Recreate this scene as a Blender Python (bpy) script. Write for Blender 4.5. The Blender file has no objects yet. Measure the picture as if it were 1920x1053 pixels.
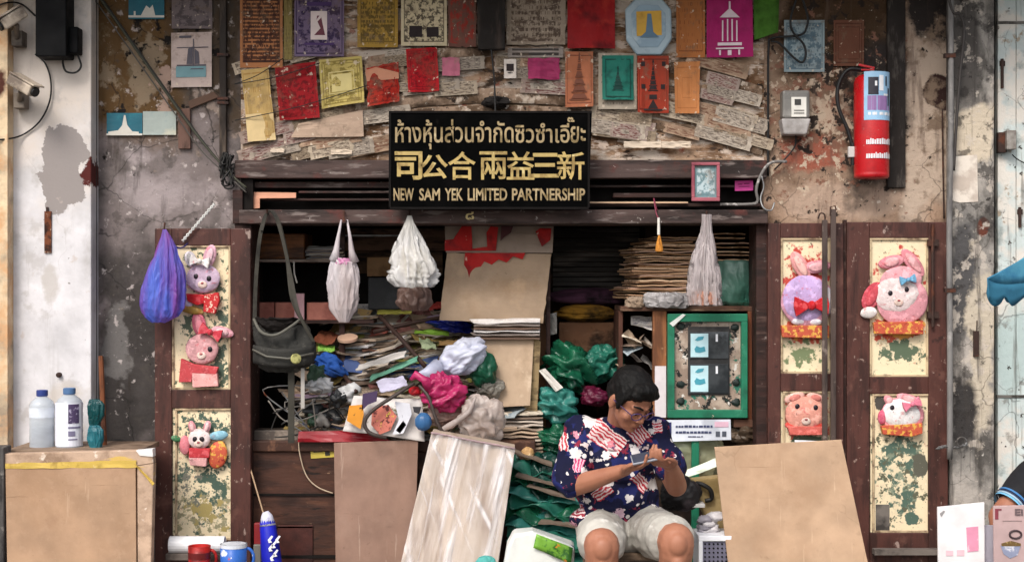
import bpy, math, random
from mathutils import Vector, Matrix, Euler, noise as mn
sc = bpy.context.scene
R = math.radians
rnd = random.Random(7)

# ---------------------------------------------------------------- camera, sky, sun, exposure
D, F = 7.0, 2800.0                     # camera distance to the shop front (m), focal length in picture units
def P(px, py, y=0.0):                  # point of the place: picture column / row as seen at depth y
    s = (D + y) / F
    return Vector(((px - 960) * s, y, 1.45 - (py - 526.5) * s))
def L(px, y=0.0): return px * (D + y) / F

cam = bpy.data.cameras.new('camera'); camo = bpy.data.objects.new('camera', cam)
sc.collection.objects.link(camo)
camo.location = (0, -D, 1.45); camo.rotation_euler = (R(90), 0, 0)
cam.sensor_width = 36; cam.lens = F * 36 / 1920; cam.clip_end = 500; cam.clip_start = .1
sc.camera = camo
SUN_EL, SUN_AZ = 46, 24                # the bright part of an overcast sky, in front of the shop and a little to the left
w = bpy.data.worlds.new('World'); sc.world = w; w.use_nodes = True
nt = w.node_tree; bg = nt.nodes['Background']
sky = nt.nodes.new('ShaderNodeTexSky'); sky.sky_type = 'NISHITA'; sky.sun_disc = False
sky.sun_elevation = R(SUN_EL); sky.sun_rotation = R(180 + SUN_AZ); sky.air_density = 1.0; sky.dust_density = 4.0; sky.ozone_density = 1.0
hs = nt.nodes.new('ShaderNodeHueSaturation'); hs.inputs['Saturation'].default_value = .45
nt.links.new(sky.outputs[0], hs.inputs['Color']); nt.links.new(hs.outputs[0], bg.inputs[0]); bg.inputs[1].default_value = .145
sl = bpy.data.lights.new('sun', 'SUN'); sl.energy = 1.35; sl.angle = R(20); sl.color = (1, .95, .88)
so = bpy.data.objects.new('sun', sl); sc.collection.objects.link(so)
so.rotation_euler = (R(90 - SUN_EL), 0, R(-SUN_AZ)); so.location = (-3, -8, 8)
sc.view_settings.view_transform = 'Standard'; sc.view_settings.look = 'None'; sc.view_settings.gamma = 1
sc.view_settings.exposure = 0.62
sc.render.engine = 'CYCLES'
sc.cycles.use_denoising = True; sc.cycles.max_bounces = 6; sc.cycles.transparent_max_bounces = 12
sc.cycles.diffuse_bounces = 3; sc.cycles.glossy_bounces = 2; sc.cycles.transmission_bounces = 4

# ---------------------------------------------------------------- materials
def H(h, k=1.0):
    if not isinstance(h, str): return tuple(h) + (1,) * (4 - len(h))
    o = []
    for i in (0, 2, 4):
        c = int(h[i:i+2], 16) / 255
        o.append(min(.9, k * (c / 12.92 if c <= .04045 else ((c + .055) / 1.055) ** 2.4)))
    return (*o, 1)
class NB:
    def __init__(s, name):
        s.mat = bpy.data.materials.new(name); s.mat.use_nodes = True
        s.t = s.mat.node_tree; s.b = s.t.nodes['Principled BSDF']; s.o = s.t.nodes['Material Output']
        s._c = None
    def n(s, ty, **kw):
        x = s.t.nodes.new('ShaderNode' + ty)
        for k, v in kw.items(): setattr(x, k, v)
        return x
    def set(s, sock, v):
        if hasattr(v, 'is_linked') or isinstance(v, bpy.types.NodeSocket): s.t.links.new(v, sock)
        else: sock.default_value = v
    def co(s, which='Object'):
        if s._c is None: s._c = s.n('TexCoord')
        return s._c.outputs[which]
    def stretch(s, v, k, off=(0, 0, 0)):
        x = s.n('Mapping'); s.set(x.inputs[0], v); x.inputs['Scale'].default_value = k; x.inputs['Location'].default_value = off
        return x.outputs[0]
    def noise(s, scale, detail=5, rough=.6, vec=None, k=None, off=None, dist=0):
        v = vec or s.co()
        if k or off: v = s.stretch(v, k or (1, 1, 1), off or (0, 0, 0))
        x = s.n('TexNoise'); s.set(x.inputs['Vector'], v)
        x.inputs['Scale'].default_value = scale; x.inputs['Detail'].default_value = detail
        x.inputs['Roughness'].default_value = rough; x.inputs['Distortion'].default_value = dist
        return x.outputs['Fac']
    def vor(s, scale, vec=None, feat='F1', k=None):
        v = vec or s.co()
        if k: v = s.stretch(v, k)
        x = s.n('TexVoronoi', feature=feat); s.set(x.inputs['Vector'], v); x.inputs['Scale'].default_value = scale
        return x
    def mr(s, x, a, b, c=0., d=1.):
        n = s.n('MapRange'); s.set(n.inputs[0], x)
        for i, v in enumerate((a, b, c, d)): n.inputs[i+1].default_value = v
        return n.outputs[0]
    def m(s, op, a, b=0., c=None):
        n = s.n('Math', operation=op); s.set(n.inputs[0], a); s.set(n.inputs[1], b)
        if c is not None: s.set(n.inputs[2], c)
        return n.outputs[0]
    def mix(s, f, a, b, mode='MIX'):
        n = s.n('Mix', data_type='RGBA', blend_type=mode); s.set(n.inputs[0], f); s.set(n.inputs[6], a); s.set(n.inputs[7], b)
        return n.outputs[2]
    def sep(s, v):
        n = s.n('SeparateXYZ'); s.set(n.inputs[0], v); return n.outputs
    def bump(s, h, st=.3, dist=.01):
        n = s.n('Bump'); s.set(n.inputs['Height'], h); n.inputs['Strength'].default_value = st; n.inputs['Distance'].default_value = dist
        s.t.links.new(n.outputs[0], s.b.inputs['Normal'])
    def fin(s, col, rough=.8, spec=.3, metal=0., alpha=None):
        s.set(s.b.inputs['Base Color'], col); s.set(s.b.inputs['Roughness'], rough)
        s.b.inputs['Specular IOR Level'].default_value = spec; s.b.inputs['Metallic'].default_value = metal
        if alpha is not None: s.set(s.b.inputs['Alpha'], alpha)
        return s.mat
_cache = {}
def wm(name, base, layers=(), rough=.8, bump=.2, bscale=35, metal=0., spec=.3, var=.2, vs=5, bk=None, bdist=.008):
    """weathered surface. layer = (colour, noise scale, lo, hi, {k: stretch, z: (x,z,rx,rz) zone, d: detail})"""
    if name in _cache: return _cache[name]
    b = NB(name); base = H(base)
    v = b.mr(b.noise(vs, 6), .3, .7, 1 - var, 1 + var)
    hv = b.n('Mix', data_type='RGBA', blend_type='MULTIPLY'); hv.inputs[0].default_value = 1; hv.inputs[6].default_value = base
    b.set(hv.inputs[7], v); c = hv.outputs[2]
    for i, l in enumerate(layers):
        col, scl, lo, hi = l[:4]; o = l[4] if len(l) > 4 else {}
        f = b.noise(scl, o.get('d', 6), .62, k=o.get('k'), off=(i * 3.7, i * 1.3, i * 2.1), dist=o.get('w', 0))
        if 'c' in o:                                   # thin meandering cracks, here and there
            wv = b.n('VectorMath', operation='ADD'); nz = b.n('TexNoise'); nz.inputs['Scale'].default_value = scl * 1.7; nz.inputs['Detail'].default_value = 4
            b.set(nz.inputs['Vector'], b.co()); sc_ = b.n('VectorMath', operation='SCALE'); b.set(sc_.inputs[0], nz.outputs['Color']); sc_.inputs['Scale'].default_value = .5 / scl
            b.set(wv.inputs[0], b.co()); b.set(wv.inputs[1], sc_.outputs[0])
            vr = b.vor(scl, wv.outputs[0], 'DISTANCE_TO_EDGE')
            f = b.m('MULTIPLY', b.mr(vr.outputs['Distance'], 0, o['c'], 1, 0), b.mr(f, .42, .55)); lo, hi = .1, .6
        if 'z' in o:
            x, z, rx, rz = o['z']; xyz = b.sep(b.co())
            dx = b.m('DIVIDE', b.m('SUBTRACT', xyz[0], x), rx); dz = b.m('DIVIDE', b.m('SUBTRACT', xyz[2], z), rz)
            p = o.get('p', 2)
            d = b.m('POWER', b.m('ADD', b.m('POWER', b.m('ABSOLUTE', dx), p), b.m('POWER', b.m('ABSOLUTE', dz), p)), 1 / p)
            d = b.m('MINIMUM', d, 2.)
            f = b.m('ADD', f, b.m('MULTIPLY', b.m('SUBTRACT', 1., d), o.get('s', .5)))
        c = b.mix(b.m('MULTIPLY', b.mr(f, lo, hi), o.get('a', 1.)), c, H(col))
    h = b.noise(bscale, 6, .65, k=bk)
    if bump: b.bump(h, bump, bdist)
    _cache[name] = b.fin(c, b.mr(b.noise(12, 3), .3, .7, max(.05, rough - .1), min(1, rough + .1)), spec, metal)
    return _cache[name]
def plain(name, col, rough=.6, spec=.4, metal=0., var=.1, vs=20, bump=0., bs=60):
    return wm(name, col, (), rough, bump, bs, metal, spec, var, vs)
def wood(name, base, dark, light=None, rough=.65, along='z', chips=None, spec=.3):
    k = {'z': (14, 14, 1), 'x': (1, 14, 14)}[along]
    ls = [(dark, 2.2, .45, .62, {'k': k, 'a': .8}), (dark, 9, .52, .7, {'a': .55})]
    if light: ls.append((light, 16, .62, .7, {'k': tuple(.4 * q + .4 for q in k), 'a': .7}))
    if chips: ls.append((chips, 38, .635, .66, {'a': .75}))
    return wm(name, base, ls, rough, .35, 3.2, 0, spec, .18, 3, bk=tuple(4 * q for q in k), bdist=.004)
def printed(name, paper, ink, rows=9, dens=.5, frame=None, art=None, seed=0, rough=.85, dirt='6b5a4a'):
    """paper with rows of tiny illegible print and a block of mottled ink, laid in the sheet's own UV"""
    if name in _cache: return _cache[name]
    b = NB(name); uv = b.co('UV'); u, v, _ = b.sep(uv)
    c = b.mix(b.mr(b.noise(4, 5, off=(seed, 0, 0)), .3, .75), H(paper), H(paper, .72))
    inside = b.m('MULTIPLY', b.m('LESS_THAN', b.m('ABSOLUTE', b.m('SUBTRACT', u, .5)), .42), b.m('LESS_THAN', b.m('ABSOLUTE', b.m('SUBTRACT', v, .5)), .44))
    if rows:
        r = b.m('MULTIPLY', v, float(rows)); fr = b.m('GREATER_THAN', b.m('FRACT', r), .42)
        cx = b.n('CombineXYZ'); b.set(cx.inputs[0], b.m('MULTIPLY', u, 30.)); b.set(cx.inputs[1], b.m('MULTIPLY', b.m('FLOOR', r), 7.3)); cx.inputs[2].default_value = seed
        t = b.m('GREATER_THAN', b.noise(1., 2, .5, vec=cx.outputs[0]), 1 - dens)
        c = b.mix(b.m('MULTIPLY', b.m('MULTIPLY', b.m('MULTIPLY', fr, t), inside), .85), c, H(ink))
    if art:
        q = b.noise(art, 4, .7, vec=uv, off=(seed * 1.7, 3, 1), k=(1, 1.3, 1))
        c = b.mix(b.m('MULTIPLY', b.m('MULTIPLY', b.mr(q, .48, .56), inside), .9), c, H(ink))
    if frame:
        for lo, hi in frame:
            e = b.m('MINIMUM', b.m('MINIMUM', u, b.m('SUBTRACT', 1., u)), b.m('MINIMUM', v, b.m('SUBTRACT', 1., v)))
            f = b.m('MULTIPLY', b.m('GREATER_THAN', e, lo), b.m('LESS_THAN', e, hi))
            c = b.mix(b.m('MULTIPLY', f, .8), c, H(ink))
    c = b.mix(b.mr(b.noise(14, 6, .7, off=(seed, 2, 0)), .54, .66, 0, .6), c, H(dirt)); c = b.mix(b.mr(b.noise(5, 4, off=(seed, 5, 0)), .5, .75, 0, .6), c, H('5a4838')); c = b.mix(b.mr(b.noise(40, 3), .63, .67, 0, .7), c, H('c8b8a4'))
    b.bump(b.noise(30, 4), .25, .01)
    _cache[name] = b.fin(c, rough, .2)
    return _cache[name]
def film(name, col, alpha=.8, rough=.25, k=(1, 1, .25), bs=30, bst=.6, trans=.35, hi=None):
    """crinkled plastic film: partly see-through, lets light through, glossy"""
    if name in _cache: return _cache[name]
    b = NB(name)
    n1 = b.noise(bs, 5, .6, k=k, dist=.6); n2 = b.noise(bs * .35, 3, .5, k=k)
    h = b.m('ADD', n1, b.m('MULTIPLY', n2, 1.5))
    b.bump(h, bst, .012)
    c = b.mix(b.mr(n2, .35, .7), H(col), H(hi) if hi else H(col, .6))
    b.fin(c, rough, .5, 0, b.mr(n1, .3, .7, max(0, alpha - .15), min(1, alpha + .15)))
    tr = b.n('BsdfTranslucent'); b.set(tr.inputs[0], c); mx = b.n('MixShader'); mx.inputs[0].default_value = trans
    b.t.links.new(b.b.outputs[0], mx.inputs[1])
    tp = b.n('BsdfTransparent'); m2 = b.n('MixShader'); b.set(m2.inputs[0], b.mr(n1, .3, .7, max(0, alpha - .15), min(1, alpha + .15)))
    b.t.links.new(tp.outputs[0], m2.inputs[1]); b.t.links.new(tr.outputs[0], m2.inputs[2])
    b.t.links.new(m2.outputs[0], mx.inputs[2]); b.t.links.new(mx.outputs[0], b.o.inputs[0])
    _cache[name] = b.mat
    return b.mat

# ---------------------------------------------------------------- mesh helpers
class MB:
    def __init__(s): s.v = []; s.f = []; s.m = []; s.uv = []
    def add(s, vs, fs, mi=0, uvs=None):
        o = len(s.v); s.v += [Vector(q) for q in vs]
        for i, f in enumerate(fs):
            s.f.append([o + j for j in f]); s.m.append(mi)
            s.uv.append(uvs[i] if uvs else [(0, 0)] * len(f))
        return s
    def box(s, c, d, rot=None, mi=0):
        M = rot if isinstance(rot, Matrix) else (Euler(rot).to_matrix() if rot else Matrix.Identity(3))
        c = Vector(c); vs = [c + M @ Vector((x * d[0] / 2, y * d[1] / 2, z * d[2] / 2)) for x in (-1, 1) for y in (-1, 1) for z in (-1, 1)]
        return s.add(vs, [(0, 1, 3, 2), (4, 6, 7, 5), (0, 4, 5, 1), (2, 3, 7, 6), (0, 2, 6, 4), (1, 5, 7, 3)], mi)
    def bp(s, x0, y0, x1, y1, yf, dep, mi=0):          # box by picture corners of its front face at depth yf
        a = P(x0, y1, yf); b = P(x1, y0, yf)
        return s.box(((a.x + b.x) / 2, yf + dep / 2, (a.z + b.z) / 2), (b.x - a.x, dep, b.z - a.z), None, mi)
    def tube(s, pts, r, n=8, mi=0, caps=True):
        pts = [Vector(p) for p in pts]; rs = r if isinstance(r, (list, tuple)) else [r] * len(pts)
        vs = []; fs = []; up = None
        for i, p in enumerate(pts):
            d = (pts[min(i+1, len(pts)-1)] - pts[max(i-1, 0)]); d = d.normalized() if d.length > 1e-9 else Vector((0, 0, 1))
            if up is None: up = Vector((0, 0, 1)) if abs(d.z) < .9 else Vector((1, 0, 0))
            a = d.cross(up); a = a.normalized() if a.length > 1e-6 else d.orthogonal().normalized()
            b = a.cross(d).normalized(); up = b
            for k in range(n):
                t = 2 * math.pi * k / n; vs.append(p + (a * math.cos(t) + b * math.sin(t)) * rs[i])
        for i in range(len(pts) - 1):
            for k in range(n): fs.append((i*n+k, i*n+(k+1) % n, (i+1)*n+(k+1) % n, (i+1)*n+k))
        if caps: fs.append(tuple(range(n))[::-1]); fs.append(tuple((len(pts)-1)*n + k for k in range(n)))
        return s.add(vs, fs, mi)
    def ell(s, c, r, M=None, nu=16, nv=10, mi=0):
        c = Vector(c); r = (r,) * 3 if isinstance(r, (int, float)) else r; vs = []; fs = []
        M = M or Matrix.Identity(3)
        for j in range(1, nv):
            a = math.pi * j / nv
            for i in range(nu):
                t = 2 * math.pi * i / nu
                vs.append(c + M @ Vector((r[0]*math.sin(a)*math.cos(t), r[1]*math.sin(a)*math.sin(t), r[2]*math.cos(a))))
        t0 = len(vs); vs.append(c + M @ Vector((0, 0, r[2]))); vs.append(c + M @ Vector((0, 0, -r[2])))
        for j in range(nv - 2):
            for i in range(nu): fs.append((j*nu+i, (j+1)*nu+i, (j+1)*nu+(i+1) % nu, j*nu+(i+1) % nu))
        for i in range(nu): fs.append((t0, i, (i+1) % nu)); fs.append((t0+1, (nv-2)*nu+(i+1) % nu, (nv-2)*nu+i))
        return s.add(vs, fs, mi)
    def cap(s, p0, p1, r0, r1, n=12, mi=0):           # tapered capsule
        p0, p1 = Vector(p0), Vector(p1)
        s.tube([p0, p1], [r0, r1], n, mi); s.ell(p0, r0, None, n, 8, mi); return s.ell(p1, r1, None, n, 8, mi)
    def lathe(s, prof, c, n=24, M=None, mi=0):         # prof = [(r, z)]
        c = Vector(c); M = M or Matrix.Identity(3); vs = []; fs = []
        for r, z in prof:
            for k in range(n):
                t = 2 * math.pi * k / n; vs.append(c + M @ Vector((r * math.cos(t), r * math.sin(t), z)))
        for i in range(len(prof) - 1):
            for k in range(n): fs.append((i*n+k, i*n+(k+1) % n, (i+1)*n+(k+1) % n, (i+1)*n+k))
        fs.append(tuple(range(n))[::-1]); fs.append(tuple((len(prof)-1)*n + k for k in range(n)))
        return s.add(vs, fs, mi)
    def prism(s, poly, yf, dep, mi=0):                 # outline in picture units at depth yf, real thickness dep
        a = [P(x, y, yf) for x, y in poly]; b = [q + Vector((0, dep, 0)) for q in a]; n = len(a)
        area = sum(a[i].x * a[(i+1) % n].z - a[(i+1) % n].x * a[i].z for i in range(n))
        if area < 0: a.reverse(); b.reverse()
        return s.add(a + b, [tuple(range(n)), tuple(range(n, 2*n))[::-1]] + [(i, n+i, n+(i+1) % n, (i+1) % n) for i in range(n)], mi)
    def sheet(s, q, nu=6, nv=6, amp=.004, fr=5, seed=0, mi=0, decals=(), fold=None, ragged=0):
        """rectangular sheet through 4 corners (tl, tr, br, bl), buckled by noise; decals = [(material, [(u, v)...])]"""
        q = [Vector(p) for p in q]; n = (q[1]-q[0]).cross(q[3]-q[0]).normalized()
        if n.y > 0: n = -n
        def at(u, v, off=0):
            p = (q[0]*(1-u)+q[1]*u)*(1-v) + (q[3]*(1-u)+q[2]*u)*v
            d = amp * mn.noise(Vector((u*fr*.6+seed*7.1, v*fr*.6+seed*3.3, seed)))
            if fold: d += fold(u, v)
            if ragged and (v in (0, 1) or u in (0, 1)):
                p = p + (q[3]-q[0]).normalized() * ragged * mn.noise(Vector((u*9+seed, v*9, 5))) + (q[1]-q[0]).normalized() * ragged * mn.noise(Vector((u*9+seed, v*9, 15)))
            return p + n * (d + off)
        vs = [at(i/nu, j/nv) for j in range(nv+1) for i in range(nu+1)]; fs = []; uvs = []
        for j in range(nv):
            for i in range(nu):
                fs.append((j*(nu+1)+i, (j+1)*(nu+1)+i, (j+1)*(nu+1)+i+1, j*(nu+1)+i+1))
                uvs.append([(i/nu, 1-j/nv), (i/nu, 1-(j+1)/nv), ((i+1)/nu, 1-(j+1)/nv), ((i+1)/nu, 1-j/nv)])
        s.add(vs, fs, mi, uvs)
        for dm, pl in decals:
            s.add([at(u, v, .0022) for u, v in pl], [tuple(range(len(pl)))], dm, [[(u, 1-v) for u, v in pl]])
        return s
    def grid(s, fn, nu, nv, mi=0, closed_u=False):     # fn(i/nu, j/nv) -> point
        vs = [fn(i/nu, j/nv) for j in range(nv+1) for i in range(nu + (0 if closed_u else 1))]; fs = []
        w_ = nu if closed_u else nu + 1
        for j in range(nv):
            for i in range(nu): fs.append((j*w_+i, j*w_+(i+1) % w_, (j+1)*w_+(i+1) % w_, (j+1)*w_+i))
        return s.add(vs, fs, mi)
    def text(s, body, x0, y0, x1, y1, yf, mi=0, off=.0, M=None, ext=.012):
        cu = bpy.data.curves.new('t', 'FONT'); cu.body = body; cu.offset = off; cu.extrude = ext; cu.resolution_u = 3
        o = bpy.data.objects.new('t', cu); sc.collection.objects.link(o)
        me = bpy.data.meshes.new_from_object(o.evaluated_get(bpy.context.evaluated_depsgraph_get()))
        xs = [v.co.x for v in me.vertices]; ys = [v.co.y for v in me.vertices]
        a = P(x0, y1, yf); b = P(x1, y0, yf)
        kx = (b.x-a.x)/(max(xs)-min(xs)); ky = (b.z-a.z)/(max(ys)-min(ys))
        s.add([Vector((a.x+(v.co.x-min(xs))*kx, yf - v.co.z * .15, a.z+(v.co.y-min(ys))*ky)) for v in me.vertices], [tuple(p.vertices) for p in me.polygons], mi)
        bpy.data.objects.remove(o); bpy.data.curves.remove(cu); bpy.data.meshes.remove(me)
        return s
    def roughen(s, amp, fr, seed=0, ax=(1, 1, 1)):
        for i, v in enumerate(s.v):
            d = mn.noise_vector(v * fr + Vector((seed*3.1, seed*1.7, seed))); s.v[i] = v + Vector((d.x*ax[0], d.y*ax[1], d.z*ax[2])) * amp
        return s
TOP = []
def put(mb, name, mats, parent=None, label=None, cat=None, group=None, kind=None, bevel=0, smooth=False, solid=0, sub=0):
    me = bpy.data.meshes.new(name); me.from_pydata([tuple(v) for v in mb.v], [], mb.f)
    for m in (mats if isinstance(mats, (list, tuple)) else [mats]): me.materials.append(m)
    me.polygons.foreach_set('material_index', mb.m)
    if any(any(c != (0, 0) for c in u) for u in mb.uv):
        l = me.uv_layers.new(name='UVMap'); l.data.foreach_set('uv', [c for u in mb.uv for p in u for c in p])
    if smooth: me.polygons.foreach_set('use_smooth', [True] * len(me.polygons))
    me.update()
    o = bpy.data.objects.new(name, me); sc.collection.objects.link(o)
    if parent: o.parent = parent
    else: TOP.append(o)
    for k, v in (('label', label), ('category', cat), ('group', group), ('kind', kind)):
        if v: o[k] = v
    if bevel:
        m = o.modifiers.new('bevel', 'BEVEL'); m.width = bevel; m.segments = 2; m.limit_method = 'ANGLE'
    if solid:
        m = o.modifiers.new('solid', 'SOLIDIFY'); m.thickness = solid
    if sub:
        m = o.modifiers.new('sub', 'SUBSURF'); m.levels = m.render_levels = sub
    return o
def thing(name, label, cat, group=None):
    o = bpy.data.objects.new(name, None); sc.collection.objects.link(o); TOP.append(o); o.empty_display_size = .05
    o['label'] = label; o['category'] = cat
    if group: o['group'] = group
    return o
def finish():                                          # every thing gets its origin at its own base; parts ride along
    for o in TOP:
        ms = [o] if o.type == 'MESH' else [c for c in o.children_recursive if c.type == 'MESH']
        if not ms: print('EMPTY THING', o.name); continue
        vs = [v.co for m in ms for v in m.data.vertices]
        b = Vector(((min(v.x for v in vs)+max(v.x for v in vs))/2, (min(v.y for v in vs)+max(v.y for v in vs))/2, min(v.z for v in vs)))
        if o.type == 'MESH':
            if not o.children: o.data.transform(Matrix.Translation(-b)); o.location = b
        else:
            o.location = b
            for c in o.children: c.location = -b
def remesh(mb, voxel, smooth=4, noise_amp=0, fr=10, seed=0):
    me = bpy.data.meshes.new('r'); me.from_pydata([tuple(v) for v in mb.v], [], mb.f)
    o = bpy.data.objects.new('r', me); sc.collection.objects.link(o)
    m = o.modifiers.new('r', 'REMESH'); m.mode = 'VOXEL'; m.voxel_size = voxel
    if smooth: s = o.modifiers.new('s', 'SMOOTH'); s.iterations = smooth; s.factor = .5
    e = bpy.data.meshes.new_from_object(o.evaluated_get(bpy.context.evaluated_depsgraph_get()))
    out = MB(); out.add([v.co.copy() for v in e.vertices], [tuple(p.vertices) for p in e.polygons])
    if noise_amp:
        ns = [v.normal.copy() for v in e.vertices]
        for i, v in enumerate(out.v):
            a = mn.noise(v * fr + Vector((seed, 0, 0))); out.v[i] = v + ns[i] * noise_amp * (1 - 2 * abs(a)) 
    bpy.data.objects.remove(o); bpy.data.meshes.remove(me); bpy.data.meshes.remove(e)
    return out
def bez(a, b, c, d, n=12):
    return [a*(1-t)**3 + b*3*t*(1-t)**2 + c*3*t*t*(1-t) + d*t**3 for t in [i/n for i in range(n+1)]]
def smoothpts(pts, n=6):                                # Catmull-Rom through points
    pts = [Vector(p) for p in pts]; o = []
    for i in range(len(pts)-1):
        p0, p1, p2, p3 = pts[max(i-1, 0)], pts[i], pts[i+1], pts[min(i+2, len(pts)-1)]
        for k in range(n):
            t = k/n; o.append(.5*((2*p1)+(p2-p0)*t+(2*p0-5*p1+4*p2-p3)*t*t+(3*p1-p0-3*p2+p3)*t**3))
    return o + [pts[-1]]
def wire(name, label, cat, pts, r, mat, group=None, parent=None, n=6):
    return put(MB().tube(smoothpts(pts), r, n), name, mat, parent, None if parent else label, None if parent else cat, group, smooth=True)
def bag_mesh(rows, y, flat=.55, amp=.12, k=9, seed=0, nu=110, per=8, sharp=1.5):
    """loft through rows (py, left px, right px): pleated round the outline, denser towards a gathered top"""
    rr = []
    for i in range(len(rows)-1):
        for j in range(per):
            t = j/per; rr.append([rows[i][m]*(1-t)+rows[i+1][m]*t for m in range(3)])
    rr.append(list(rows[-1])); mb = MB(); vs = []
    H_ = rr[-1][0]-rr[0][0]
    for py, l, r_ in rr:
        c = P((l+r_)/2, py, y); a = L((r_-l)/2, y); t = (py-rr[0][0])/H_
        for i in range(nu):
            th = 2*math.pi*i/nu
            q = mn.noise(Vector((math.cos(th)*k*.35+seed*5, math.sin(th)*k*.35, t*1.6+seed)))
            q2 = mn.noise(Vector((math.cos(th)*2.2+seed*2, math.sin(th)*2.2, t*5+seed)))
            tw = th + .5*q2*t
            q3 = abs(mn.noise(Vector((math.cos(tw)*k*.9+seed, math.sin(tw)*k*.9, t*2.6+seed*2))))
            q4 = abs(mn.noise(Vector((math.cos(th)*k*.8+t*6, math.sin(th)*k*.8-t*7, t*9+seed*3))))
            f = 1 + amp*(-abs(q)*2*sharp+.35) + amp*.6*q2 + amp*.75*(.25-q3*1.6)*sharp*.7 + amp*.3*(.2-q4*1.4)
            f = min(f, 1.12)
            vs.append(c + Vector((a*math.cos(th)*(min(f, 1.04)), a*flat*math.sin(th)*f, a*.12*q2)))
    n = len(rr); fs = []
    for j in range(n-1):
        for i in range(nu): fs.append((j*nu+i, (j+1)*nu+i, (j+1)*nu+(i+1) % nu, j*nu+(i+1) % nu))
    fs.append(tuple(range(nu))[::-1] if False else tuple(range(nu))); fs.append(tuple((n-1)*nu+i for i in range(nu))[::-1])
    return mb.add(vs, fs)
def lump(c, r, amp=.2, fr=8, seed=0, M=None, nu=84, nv=50, crease=True, grain=None):
    """crumpled closed bag: sharp folds where random creased planes cross a round body, sagging on its base"""
    m = MB().ell((0, 0, 0), 1.0, None, nu, nv); c = Vector(c); M = M or Matrix.Identity(3); g = random.Random(seed*17+3)
    ds = [(Vector((g.gauss(0, 1), g.gauss(0, 1), g.gauss(0, 1))).normalized(), (g.uniform(.5, 1.2) if _ < 7 else g.uniform(1.6, 3.2))*fr/8, g.random(), g.uniform(.6, 1) if _ < 7 else g.uniform(.25, .4)) for _ in range(14)]
    if grain:                                          # folds that run mostly one way, like draped film
        ds = [((Vector(grain).normalized() + .42*Vector((g.gauss(0, 1), g.gauss(0, 1), g.gauss(0, 1)))).normalized(), (g.uniform(.7, 1.4) if _ < 6 else g.uniform(1.8, 3))*fr/8, g.random(), g.uniform(.8, 1.3) if _ < 6 else g.uniform(.3, .5)) for _ in range(9)]
    for i, v in enumerate(m.v):
        w_ = v + (.4 if grain else .22)*mn.noise_vector(v*1.7 + Vector((seed, 0, 0)))
        q = mn.noise(v * 1.3 + Vector((seed*4.7, seed, 1)))
        if crease:
            s_ = 0
            for d, f_, ph, a in ds:
                x = (w_.dot(d)*f_ + ph) % 1.0; s_ += a*(abs(x-.5)*4-1)
            f = 1 + amp*(.5*q + .26*s_)
        else: f = 1 + amp*q
        if crease:
            q5 = abs(mn.noise(w_*4.2 + Vector((seed, 2, 7)))); q6 = abs(mn.noise(w_*8.5 + Vector((seed, 5, 3)))); f += .055*(.3-q5*1.6) + .028*(.3-q6*1.6)
        z = v.z*r[2]*f
        if crease and z < 0: z *= .86
        m.v[i] = c + M @ Vector((v.x*r[0]*f, v.y*r[1]*f, z))
    return m
# ---------------------------------------------------------------- materials of the place
def zone(x0, y0, x1, y1, y=0):         # picture box -> zone tuple on a surface at depth y
    a, b = P(x0, y0, y), P(x1, y1, y)
    return ((a.x+b.x)/2, (a.z+b.z)/2, abs(b.x-a.x)/2, abs(b.z-a.z)/2)
M_left = wm('old_plaster', '7a6f6d', [
    ('4a4542', 3.0, .45, .6, {'a': .8}), ('b5a8a8', 4, .55, .68, {'a': .6}),
    ('332f2d', 3, .46, .72, {'z': zone(175, 440, 330, 900), 's': .6, 'p': 4, 'd': 8, 'a': .92}),
    ('6a6664', 5, .6, .66, {'z': zone(185, 560, 262, 740), 's': .25, 'a': .8, 'd': 8}),
    ('a89c9c', 5, .55, .75, {'z': zone(190, 305, 425, 410), 's': .4, 'd': 8, 'a': .6}),
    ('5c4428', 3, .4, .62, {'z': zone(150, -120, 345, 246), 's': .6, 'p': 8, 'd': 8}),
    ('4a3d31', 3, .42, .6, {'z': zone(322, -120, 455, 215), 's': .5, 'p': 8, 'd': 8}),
    ('6b5b45', 7, .56, .63, {'z': zone(185, 60, 330, 210), 's': .12, 'p': 6, 'd': 9}),
    ('8a7a70', 14, .62, .68, {'z': zone(290, 40, 440, 300), 's': .1, 'p': 6}),
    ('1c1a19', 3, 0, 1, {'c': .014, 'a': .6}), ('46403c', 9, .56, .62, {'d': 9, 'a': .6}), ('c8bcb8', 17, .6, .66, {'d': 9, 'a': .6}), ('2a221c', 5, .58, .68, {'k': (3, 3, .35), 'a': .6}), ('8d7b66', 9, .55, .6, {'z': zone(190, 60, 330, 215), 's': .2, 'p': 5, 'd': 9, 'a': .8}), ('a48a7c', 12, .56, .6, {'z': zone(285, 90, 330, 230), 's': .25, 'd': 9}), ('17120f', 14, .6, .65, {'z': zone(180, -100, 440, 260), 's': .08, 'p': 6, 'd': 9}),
    ('b9b0ac', 22, .68, .72, {'a': .7}), ('211b17', 26, .66, .72, {'a': .7})], .9, .55, 18, bdist=.015)
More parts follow.
